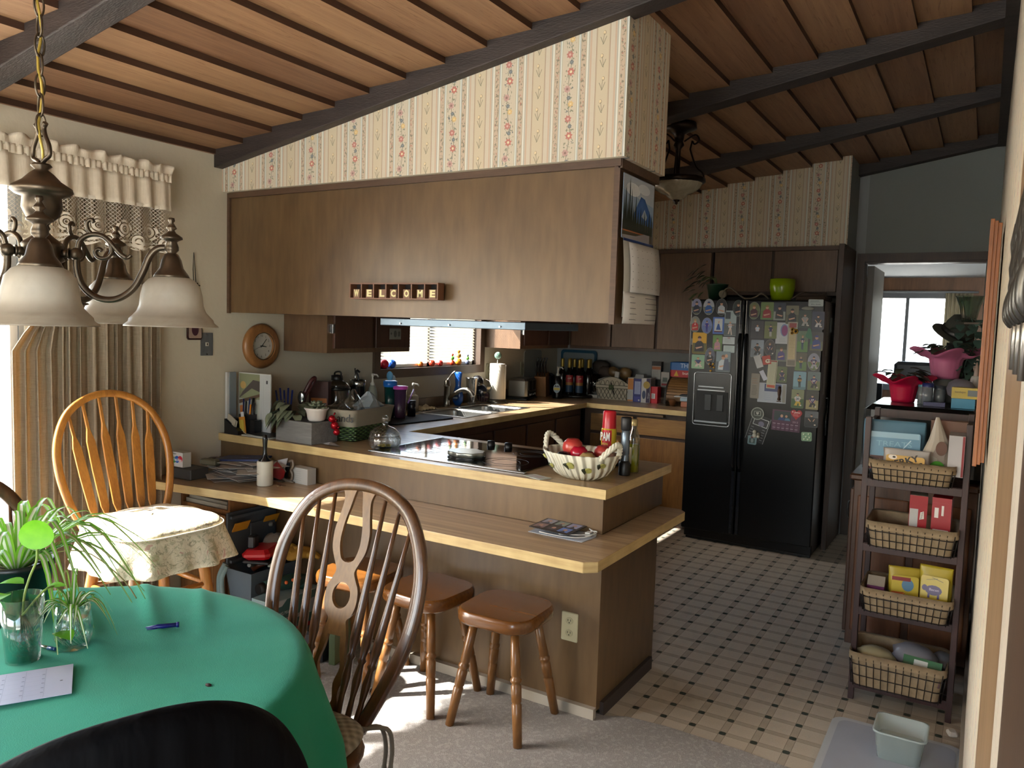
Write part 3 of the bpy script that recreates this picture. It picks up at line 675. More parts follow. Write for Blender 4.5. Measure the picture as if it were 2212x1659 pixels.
def black_chair():
    m = Mat('black_padded_fabric'); x, y, z = m.xyz(); w = m.noise(1, 3, (26, 26, 2.2)); m.base(m.mix(m.noise(4), '#040405', '#08080a')).set(rough=.75, spec=.08).bump(w, .5, .012)
    t = thing('lounge_chair', 'black padded chair with a wide rounded back, nearest the camera', 'chair', (2.233, -2.094, .004), -1.918)
    # local front is -y; the back curves gently round the sitter
    def shell(off, zt, e=0):
        def fn(u, v):
            s = (u - .5) * 2
            h = max(0, 1 - abs(s) ** 2.3) ** .5
            z = .40 + (zt - .40) * (.45 + .55 * h) * v
            pu = .012 * math.sin(v * PI) * (1 + .6 * math.sin(s * 24)) * e
            return (.29 * s * (1 - .1 * (1 - v)), .235 - .11 * s * s + off + pu + .05 * v, z)
        return fn
    mb = MB(); NU, NV = 64, 16
    A = [[shell(.032, 1.02, 1)(i / NU, j / NV) for i in range(NU + 1)] for j in range(NV + 1)]
    B = [[shell(-.03, 1.015, -1)(i / NU, j / NV) for i in range(NU + 1)] for j in range(NV + 1)]
    top = [(Vector(a) + Vector(b)) / 2 + Vector((0, 0, .022)) for a, b in zip(A[-1], B[-1])]
    rows = A + [top] + B[::-1]
    mb.loft([[r[i] for r in rows] for i in range(NU + 1)], 0, True, True); mb.obj('backrest', m.m, t, subd=1)
    MB().box((-.24, -.27, .36), (.24, .2, .45), bev=.03).obj('seat', m.m, t)
    for sx in (-1, 1):
        for sy in (-.24, .18): MB().cyl((sx * .2, sy, .37), (sx * .23, sy * 1.1, 0), .014, 10).obj('leg', M_BLACK, t)
black_chair()

def oak_barstool():
    t = thing('bar_chair', 'honey oak counter chair with a bowed arrow-spindle back by the drapes', 'chair', (.585, -.875, .03), PI / 2 - .06)
    # local front -y -> world +x
    MB().lathe([(0, .60), (.17, .60), (.205, .612), (.215, .632), (.2, .645), (0, .64)], (0, 0, 0), 28, 0, False).obj('seat', W_OAK, t)
    L = lambda z: .165 + (z - .64) * .28
    key = [(.165, .64), (.205, .74), (.228, .86), (.222, .97), (.175, 1.075), (.095, 1.135), (0, 1.155)]
    pts = [(x, L(z), z) for x, z in key]; pts = bez(pts + [(-x, y, z) for x, y, z in pts[-2::-1]], 5)
    rings = []
    for i, p in enumerate(pts):
        d = (pts[min(i + 1, len(pts) - 1)] - pts[max(i - 1, 0)]).normalized(); nrm = Vector((0, .96, -.27)).normalized(); w = d.cross(nrm).normalized()
        rings.append([p + w * .014 * sx + nrm * .011 * sy for sx, sy in ((1, .6), (.6, 1), (-.6, 1), (-1, .6), (-1, -.6), (-.6, -1), (.6, -1), (1, -.6))])
    MB().loft(rings).obj('back_bow', W_OAK, t)
    for x0, x1 in ((-.115, -.165), (-.07, -.103), (-.023, -.035), (.023, .035), (.07, .103), (.115, .165)):
        zt = max([p.z for p in pts if abs(p.x - x1) < .02 and p.z > .9]) - .008; mb = MB(); a, b = Vector((x0, L(.64), .64)), Vector((x1, L(zt), zt)); rr = []
        for q, w in ((0, .006), (.1, .008), (.16, .016), (.45, .0185), (.68, .0165), (.78, .006), (1, .005)):
            p = a.lerp(b, q); rr.append([(p.x - w, p.y - .005, p.z), (p.x + w, p.y - .005, p.z), (p.x + w, p.y + .005, p.z), (p.x - w, p.y + .005, p.z)])
        mb.loft(rr, 0, True, False); mb.obj('spindle', W_OAK, t, bevel=.0015)
    for sx in (-1, 1):
        for sy in (-1, 1):
            mb = MB(); spindle(mb, (sx * .13, sy * .13, .605), (sx * .205, sy * .205, -.026), [(0, .016), (.2, .021), (.5, .023), (.8, .021), (1, .016)], 12); mb.obj('leg', W_OAK, t)
    for z, k in ((.42, .153), (.22, .178)):
        for a, b in (((-k, -k), (k, -k)), ((k, -k), (k, k)), ((k, k), (-k, k)), ((-k, k), (-k, -k))):
            MB().tube([(a[0], a[1], z), ((a[0] + b[0]) / 2, (a[1] + b[1]) / 2, z), (b[0], b[1], z)], [.009, .0125, .009], 8).obj('stretcher', W_OAK, t)
    m = Mat('floral_cushion_print'); x, y, z = m.xyz()
    v = m.voro(11, out='Distance'); n = m.noise(22, 3, dist=1.5); n2 = m.noise(14, 4, dist=2)
    col = m.mix(m.noise(3), '#d9cfb8', '#cdc2a8'); col = m.mix(n.gt(.57) * .6, col, '#9c9a7d'); col = m.mix(near(n2, .5, .012) * .6, col, '#7a785c'); col = m.mix(n2.gt(.66) * .75, col, '#b98880'); col = m.mix(X(v).lt(.16) * .6, col, '#a9a07d')
    m.base(col).set(rough=.85).bump(m.noise(30, 3), .5, .01)
    q = thing('chair_cushion', 'cream floral chair pad with a gathered skirt on the oak counter chair', 'cushion', (.585, -.875, .678), PI / 2 - .06)
    def sq(a, r):
        k = 1 / (abs(math.cos(a)) ** 3.4 + abs(math.sin(a)) ** 3.4) ** (1 / 3.4); return 1.12 * r * k * math.cos(a), 1.12 * r * k * math.sin(a) * .98 - .03
    def top(u, v):
        r, z = [(0, .062), (.08, .062), (.14, .058), (.18, .047), (.198, .032), (.200, .018)][int(round(v * 5))]; x, y = sq(2 * PI * u, r); return (x, y, z + .003 * math.sin(9 * u * 2 * PI))
    MB().grid(top, 48, 5).obj('pad', m.m, q, subd=1)
    def skirt(u, v):
        a = 2 * PI * u; wv = math.sin(a * 9 + 1) * .5 + math.sin(a * 14) * .5
        x, y = sq(a, .2 + .006 * v + v * (.028 + .018 * wv)); return (x, y, .022 - v * .135)
    MB().grid(skirt, 120, 8).obj('skirt', m.m, q, solid=.002)
    MB().tube([Vector((*sq(2 * PI * k / 60, .203), .022)) for k in range(60)], .003, 6, closed=True).obj('piping', plain('#d8cfba', .8), q)
oak_barstool()

# drapes and valance
def build_drapes():
    m = Mat('woven_oatmeal_drape'); X.nt = m.nt; x, y, z = m.xyz()
    h = m.noise(1, 3, vec=m.vec(x * 20, y * 35, z * 330)); v = m.noise(1, 3, vec=m.vec(x * 200, y * 260, z * 14))
    col = m.mix(h * .6 + v * .4, '#766857', '#b3a48e'); m.base(col).set(rough=.95, spec=.1).bump(h + v, .6, .004)
    tr = m.node('ShaderNodeBsdfTranslucent'); m.lk(m.mix(.6, col, '#c9a468'), tr.inputs[0]); mx = m.node('ShaderNodeMixShader'); mx.inputs[0].default_value = .22
    m.lk(m.b.outputs[0], mx.inputs[1]); m.lk(tr.outputs[0], mx.inputs[2]); m.lk(mx.outputs[0], m.o.inputs[0])
    def panel(y0, y1, label, folds, seed, amp=.022, x0=.085, sheer=0):
        r = random.Random(seed); ph = [r.uniform(0, 6) for _ in range(4)]
        def fn(u, v):
            e0 = y0 + (min(1, max(0, (2.12 - v * 2.085 - 1.37) / .2)) * .165 if sheer else 0); y = e0 + (y1 - e0) * u; f = 2 * PI * folds * u; k = .55 + .45 * v
            dx = amp * (math.sin(f + ph[0]) + .35 * math.sin(2.3 * f + ph[1])) * k + .008 * math.sin(3 * v + f * .3)
            dy = .012 * math.cos(f * 1.0 + ph[2])
            return (x0 + dx, y + dy, 2.12 - v * 2.085)
        o = MB().grid(fn, int(folds * 22), 30).obj('drape', m.m, world='keep', solid=.003); return tag(o, label, 'curtain', None)
    panel(-1.125, -.93, 'left part of the oatmeal drape, glowing where daylight comes through', 4, 3, sheer=1)
    panel(-.935, -.48, 'right part of the oatmeal drape hanging behind the oak chair', 8.5, 5, .02)
    MB2 = MB().cyl((.085, -3.4, 2.13), (.085, -.45, 2.13), .009, 10); tag(MB2.obj('curtain_rod', plain('#cfcabd', .5), world='keep'), 'slim rod carrying the drapes above the patio door', 'curtain rod')
    # valance
    mv = Mat('cream_valance_cloth'); col = mv.mix(mv.noise(60, 3), '#b9ad99', '#cabfae'); mv.base(col).set(rough=.9).bump(mv.noise(1, 3, (120, 120, 6)), .4, .004)
    ml = Mat('crochet_lace'); x, y, z = ml.xyz(); X.nt = ml.nt; z = z + 1.79; y = y - 1.9
    s = 62; d1 = (((y + z) * s).fr() - .5).abs(); d2 = (((y - z) * s).fr() - .5).abs(); net = d1.gt(.425).mx(d2.gt(.425))
    zz = z - 1.878; py = ((y / .125).fr() - .5) * .125
    ang = X.m('ARCTAN2', zz, py); rad = length(py, zz)
    fl = rad.lt((ang * 5).sin() * .008 + .036); eye = rad.gt(.006); petal = (rad * 420).sin().gt(-.55)
    p2 = (((y + .0625) / .125).fr() - .5) * .125; z2 = z - 1.83; r2 = length(p2, z2); fl2 = r2.lt(.033); pet2 = (r2 * 380).sin().gt(-.5)
    border = near(z, 1.992, .007)
    solid_ = (fl * eye * petal).mx(fl2 * pet2).mx(border)
    low = z.lt(1.83) * ((z * 300 + (y * 50).sin() * 2).sin().gt(-.35))
    a = (net * (1 - fl) * (1 - fl2)).mx(solid_).mx(low)
    ml.base(ml.mix(ml.noise(90), '#cfc5b4', '#ddd5c6')).set(rough=.9)
    tp = ml.node('ShaderNodeBsdfTransparent'); ms = ml.node('ShaderNodeMixShader'); ml.lk(a * .8, ms.inputs[0]); ml.lk(tp.outputs[0], ms.inputs[1]); ml.lk(ml.b.outputs[0], ms.inputs[2]); ml.lk(ms.outputs[0], ml.o.inputs[0])
    t = thing('valance', 'gathered cream valance with a crocheted lace hem over the drapes', 'valance', (.13, -1.9, 1.79))
    Y0, Y1 = -3.4, -.455
    def strip(z0, z1, amp, fq, flare=0, scal=0):
        def fn(u, v):
            y = Y0 + (Y1 - Y0) * u; z = z0 + (z1 - z0) * v
            w = math.sin(y * fq) + .5 * math.sin(y * fq * .63 + 1)
            if scal and v > .99: z -= scal * (abs(math.sin(y / .125 * PI + PI / 2)) - .5)
            return (.135 + amp * w + flare * v * (1 + .6 * w), y, z)
        return fn
    MB().grid(strip(2.118, 1.985, .006, 85, .008), 500, 6).obj('gathered_cloth', mv.m, t, world=True, solid=.0016)
    def ruff(u, v):
        y = Y0 + (Y1 - Y0) * u; w = math.sin(y * 95) + .7 * math.sin(y * 57 + 2); return (.135 + (.010 * w + .008) * v, y + .006 * v * math.cos(y * 70), 2.14 + (.045 + .006 * math.sin(y * 61)) * v)
    MB().grid(ruff, 600, 4).obj('ruffle', mv.m, t, world=True, solid=.0016)
    MB().grid(strip(2.148, 2.112, .004, 260, .0), 900, 3).obj('rod_pocket', mv.m, t, world=True, solid=.006)
    MB().grid(strip(2.0, 1.80, .007, 60, .012, .02), 500, 8).obj('lace_hem', ml.m, t, world=True)
build_drapes()

# chandelier
def build_chandelier():
    br = Mat('antique_brass'); n = br.noise(20, 3); br.base(br.mix(n, '#332c26', '#6e6252')).set(rough=.36, metal=.9).bump(n, .1, .002); BR = br.m
    sh = Mat('alabaster_glass'); X.nt = sh.nt; x, y, z = sh.xyz(); n = sh.noise(9, 4, dist=2.5)
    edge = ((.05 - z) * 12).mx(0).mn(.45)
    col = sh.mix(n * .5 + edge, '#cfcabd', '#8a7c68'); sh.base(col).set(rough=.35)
    tl = sh.node('ShaderNodeBsdfTranslucent'); sh.lk(col, tl.inputs[0]); ms = sh.node('ShaderNodeMixShader'); ms.inputs[0].default_value = .35
    sh.lk(sh.b.outputs[0], ms.inputs[1]); sh.lk(tl.outputs[0], ms.inputs[2]); sh.lk(ms.outputs[0], sh.o.inputs[0])
    cx, cy = 1.67, -1.845
    t = thing('chandelier', 'antique brass five-arm chandelier with alabaster bell shades over the table', 'chandelier', (cx, cy, 1.49))
    Z = lambda z: z - 1.49
    MB().lathe([(0, Z(1.82)), (.016, Z(1.82)), (.02, Z(1.815)), (.012, Z(1.808)), (.022, Z(1.80)), (.036, Z(1.785)), (.056, Z(1.772)), (.058, Z(1.764)), (.05, Z(1.757)), (.036, Z(1.752)), (.038, Z(1.73)), (.03, Z(1.712)), (.015, Z(1.70)), (.012, Z(1.695)), (.015, Z(1.688)), (.011, Z(1.682)), (.02, Z(1.672)), (.036, Z(1.66)), (.04, Z(1.655)), (.038, Z(1.648)), (.038, Z(1.63)), (.041, Z(1.624)), (.028, Z(1.615)), (.02, Z(1.59)), (.018, Z(1.56)), (.03, Z(1.55)), (.082, Z(1.538)), (.084, Z(1.535)), (.07, Z(1.53)), (.058, Z(1.508)), (.05, Z(1.503)), (.02, Z(1.498)), (.011, Z(1.492)), (.0, Z(1.485))], (0, 0, 0), 32, 0, False).obj('column', BR, t)
    for s in (-1, 1): MB().tube(bez([(s * .006, 0, Z(1.822)), (s * .016, 0, Z(1.828)), (s * .031, 0, Z(1.835)), (s * .03, 0, Z(1.853)), (s * .016, 0, Z(1.875)), (s * .012, 0, Z(1.892)), (s * .018, 0, Z(1.9))], 5), [.0045] * 26 + [.0055] * 5, 8).obj('harp', BR, t)
    MB().tube([(-.015, 0, Z(1.885)), (.015, 0, Z(1.885))], .003, 8).obj('harp_bar', BR, t)
    top = CEIL(cx) - .0; z = 1.875; i = 0
    mb = MB()
    while z < top - .02:
        L, w = .046, .0095; a = 0 if i % 2 else PI / 2; pts = []
        for k in range(16):
            q = 2 * PI * k / 16; u = math.cos(q) * w; v = math.sin(q) * L / 2; v = max(-L / 2, min(L / 2, v)); pts.append((u * math.cos(a), u * math.sin(a), Z(z + L / 2 + v)))
        mb.tube(pts, .0022, 6, closed=True); z += L * .86; i += 1
    mb.obj('chain', BR, t)
    pts = [(.004 * math.sin(k * 1.3), .004 * math.cos(k * 1.3), Z(1.82) + k * (top - 1.82) / 30) for k in range(31)]
    MB().tube(pts, .0028, 6).obj('cord', plain('#a8913e', .3, .3), t)
    MB().lathe([(0, Z(top) + .0), (.06, Z(top) + .0), (.055, Z(top) - .02), (.02, Z(top) - .03), (0, Z(top) - .03)], (0, 0, 0), 24).obj('canopy', BR, t)
    f, r = Vector((-.51417, .85425, 0)).normalized(), Vector((.85513, .51749, 0)).normalized()
    for k in range(5):
        th = math.radians(12 + 72 * k); d = r * math.cos(th) + f * math.sin(th); ang = math.atan2(d.y, d.x)
        A = TR(rz=ang)
        P = lambda s, z: (s, 0, Z(z))
        arm = MB(A)
        arm.tube([P(.035, 1.639), P(.05, 1.639)], [.009, .009], 10); arm.ball(P(.064, 1.639), .014, 12); arm.tube([P(.048, 1.639), P(.052, 1.639)], .012, 12)
        arm.tube(bez([P(.064, 1.635), P(.066, 1.60), P(.078, 1.57), P(.105, 1.549), P(.14, 1.548), P(.172, 1.57), P(.192, 1.605), P(.206, 1.64), P(.222, 1.658), P(.24, 1.661)], 5), .0072, 10); arm.obj('arm', BR, t)
        sc = MB(A); sc.tube(bez([P(.066, 1.645), P(.072, 1.668), P(.092, 1.681), P(.116, 1.678), P(.136, 1.658), P(.150, 1.642), P(.162, 1.636), P(.170, 1.642)], 5), [.0055] * 30 + [.004] * 6, 8)
        sc.tube(bez([P(.128, 1.668), P(.132, 1.648), P(.122, 1.634), P(.106, 1.634), P(.1, 1.645), P(.107, 1.652), P(.113, 1.648)], 4), .0045, 8)
        sc.tube(bez([P(.095, 1.681), P(.086, 1.692), P(.085, 1.706), P(.093, 1.712), P(.098, 1.706)], 4), .0042, 8); sc.obj('scroll', BR, t)
        S = TR((.25 * math.cos(ang), .25 * math.sin(ang), 0))
        fit = MB(S); fit.lathe([(0, Z(1.725)), (.006, Z(1.724)), (.007, Z(1.718)), (.004, Z(1.714)), (.009, Z(1.706)), (.011, Z(1.702)), (.006, Z(1.698)), (.010, Z(1.692)), (.022, Z(1.684)), (.0225, Z(1.680)), (.014, Z(1.676)), (.011, Z(1.673)), (.0145, Z(1.663)), (.0145, Z(1.656)), (.009, Z(1.65)), (.014, Z(1.647)), (.02, Z(1.635)), (.024, Z(1.618)), (.034, Z(1.604)), (.037, Z(1.598)), (.03, Z(1.596))], (0, 0, 0), 24, 0, False); fit.obj('shade_fitter', BR, t)
        shd = MB(); pr_ = [(.034, .106), (.046, .100), (.057, .087), (.0615, .068), (.064, .045), (.069, .032), (.078, .022), (.084, .016), (.0855, .010), (.094, .003), (.095, 0), (.091, .002), (.08, .012), (.066, .028), (.060, .045), (.058, .068), (.053, .084), (.043, .096), (.034, .100)]
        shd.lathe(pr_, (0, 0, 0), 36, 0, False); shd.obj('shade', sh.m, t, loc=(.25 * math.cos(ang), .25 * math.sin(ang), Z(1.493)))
build_chandelier()
# ---------------------------------------------------------------- flat printed cards, drawn as thin coloured layers
class Card:
    def __init__(s, T, w, h, col, shape='rect', th=.0012, r=.006):
        s.mb = MB(T); s.cols = []; s.z = th; s.w, s.h = w, h
        p = rrect(w, h, min(r, w / 3, h / 3), 3) if shape == 'rect' else ell(0, 0, w / 2, h / 2, 28) if shape == 'oval' else shape
        s.outline = p; s.mb.prism(p, 0, th, s.c(col))
    def c(s, col):
        if col not in s.cols: s.cols.append(col)
        return s.cols.index(col)
    def poly(s, pts, col, up=.00025):
        s.z += .00006
        q = [s.clip(x, y) for x, y in pts]
        s.mb.add([(x, y, s.z) for x, y in q], [tuple(range(len(q)))], s.c(col)); return s
    def clip(s, x, y):
        if getattr(s, 'oval', False):
            k = math.hypot(x / (s.w / 2), y / (s.h / 2))
            if k > .97: x, y = x / k * .97, y / k * .97
        return max(-s.w / 2 * .98, min(s.w / 2 * .98, x)), max(-s.h / 2 * .98, min(s.h / 2 * .98, y))
    def rect(s, x0, y0, x1, y1, col): return s.poly([(x0, y0), (x1, y0), (x1, y1), (x0, y1)], col)
    def el(s, cx, cy, rx, ry, col, n=14): return s.poly(ell(cx, cy, rx, ry, n), col)
    def line(s, x0, y0, x1, y1, w, col):
        d = Vector((x1 - x0, y1 - y0)); n = Vector((-d.y, d.x)).normalized() * w / 2
        return s.poly([(x0 + n.x, y0 + n.y), (x0 - n.x, y0 - n.y), (x1 - n.x, y1 - n.y), (x1 + n.x, y1 + n.y)], col)
    def txt(s, t, x, y, size, col, width=None, bold=.0, rot=0):
        s.z += .00006; s.mb.text(t, size, TR((x, y, s.z), rz=rot), s.c(col), .00004, 'CENTER', bold, width); return s
    def rows(s, x0, x1, y0, y1, n, col, w=.0007, seed=0):
        r = random.Random(seed)
        for i in range(n):
            y = y1 + (y0 - y1) * i / max(1, n - 1); s.rect(x0, y - w, x1 - (x1 - x0) * r.uniform(0, .3), y + w, col)
        return s
    def obj(s, name, label, cat, group=None, parent=None, rough=.35):
        o = s.mb.obj(name, [plain(c, rough) for c in s.cols], parent, world=parent is not None)
        return tag(o, label, cat, group) if parent is None else o
def portrait(c, sky, ground, shirt, hair='#3a2c22', legs='#20242c', skin='#c79a80', pose='bust', num=None, ncol='#e8e6e0', flip=1, horizon=.0):
    w, h = c.w, c.h; c.oval = c.outline and len(c.outline) == 28
    if c.oval: c.poly(ell(0, 0, w * .49, h * .49, 28), sky)
    else: c.rect(-w * .5, -h * .5, w * .5, h * .5, sky)
    c.poly([(-w * .48, horizon * h), (w * .48, horizon * h)] + ([(w * .42, -h * .22), (w * .25, -h * .42), (0, -h * .49), (-w * .25, -h * .42), (-w * .42, -h * .22)] if c.oval else [(w * .5, -h * .5), (-w * .5, -h * .5)]), ground)
    if pose == 'bust':
        c.poly([(-w * .34, -h * .40), (-w * .3, -h * .02), (-w * .12, h * .10), (w * .12, h * .10), (w * .3, -h * .02), (w * .34, -h * .40)], shirt)
        c.poly([(-w * .28 * flip, -h * .22), (w * .2 * flip, -h * .14), (w * .22 * flip, -h * .20), (-w * .2 * flip, -h * .29)], skin)
        c.el(0, h * .2, w * .12, h * .11, skin); c.poly([(x, max(y, h * .225)) for x, y in ell(0, h * .235, w * .135, h * .10, 14)], hair)
    elif pose == 'stand':
        c.poly([(-w * .07, -h * .38), (-w * .09, -h * .08), (w * .09, -h * .08), (w * .10, -h * .38), (w * .02, -h * .38), (0, -h * .15), (-w * .01, -h * .38)], legs)
        c.poly([(-w * .11, -h * .1), (-w * .19, h * .06), (-w * .12, h * .15), (w * .12, h * .15), (w * .19, h * .06), (w * .11, -h * .1)], shirt)
        c.line(-w * .16, h * .07, -w * .1, -h * .04, w * .045, skin); c.line(w * .16, h * .07, w * .12, -h * .05, w * .045, skin)
        c.el(0, h * .23, w * .075, h * .065, skin); c.poly([(x, max(y, h * .245)) for x, y in ell(0, h * .25, w * .085, h * .06, 12)], hair)
    elif pose == 'kneel':
        c.poly([(-w * .25, -h * .36), (-w * .1, -h * .12), (w * .12, -h * .12), (w * .26, -h * .2), (w * .22, -h * .37), (w * .12, -h * .37), (w * .12, -h * .24), (0, -h * .25), (-w * .02, -h * .37)], legs)
        c.poly([(-w * .16, -h * .14), (-w * .28, h * .04), (-w * .16, h * .13), (w * .16, h * .13), (w * .28, h * .04), (w * .15, -h * .14)], shirt)
        c.line(-w * .24, h * .03, -w * .05, -h * .14, w * .055, skin); c.line(w * .24, h * .03, w * .12, -h * .13, w * .055, skin)
        c.el(0, h * .22, w * .09, h * .075, skin); c.poly([(x, max(y, h * .24)) for x, y in ell(0, h * .245, w * .1, h * .07, 12)], hair)
        c.el(w * .27, -h * .34, w * .07, h * .04, '#c9c0b0')
    if num: c.txt(num, 0, -h * .0, h * .15, ncol, None, .0006)
    return c
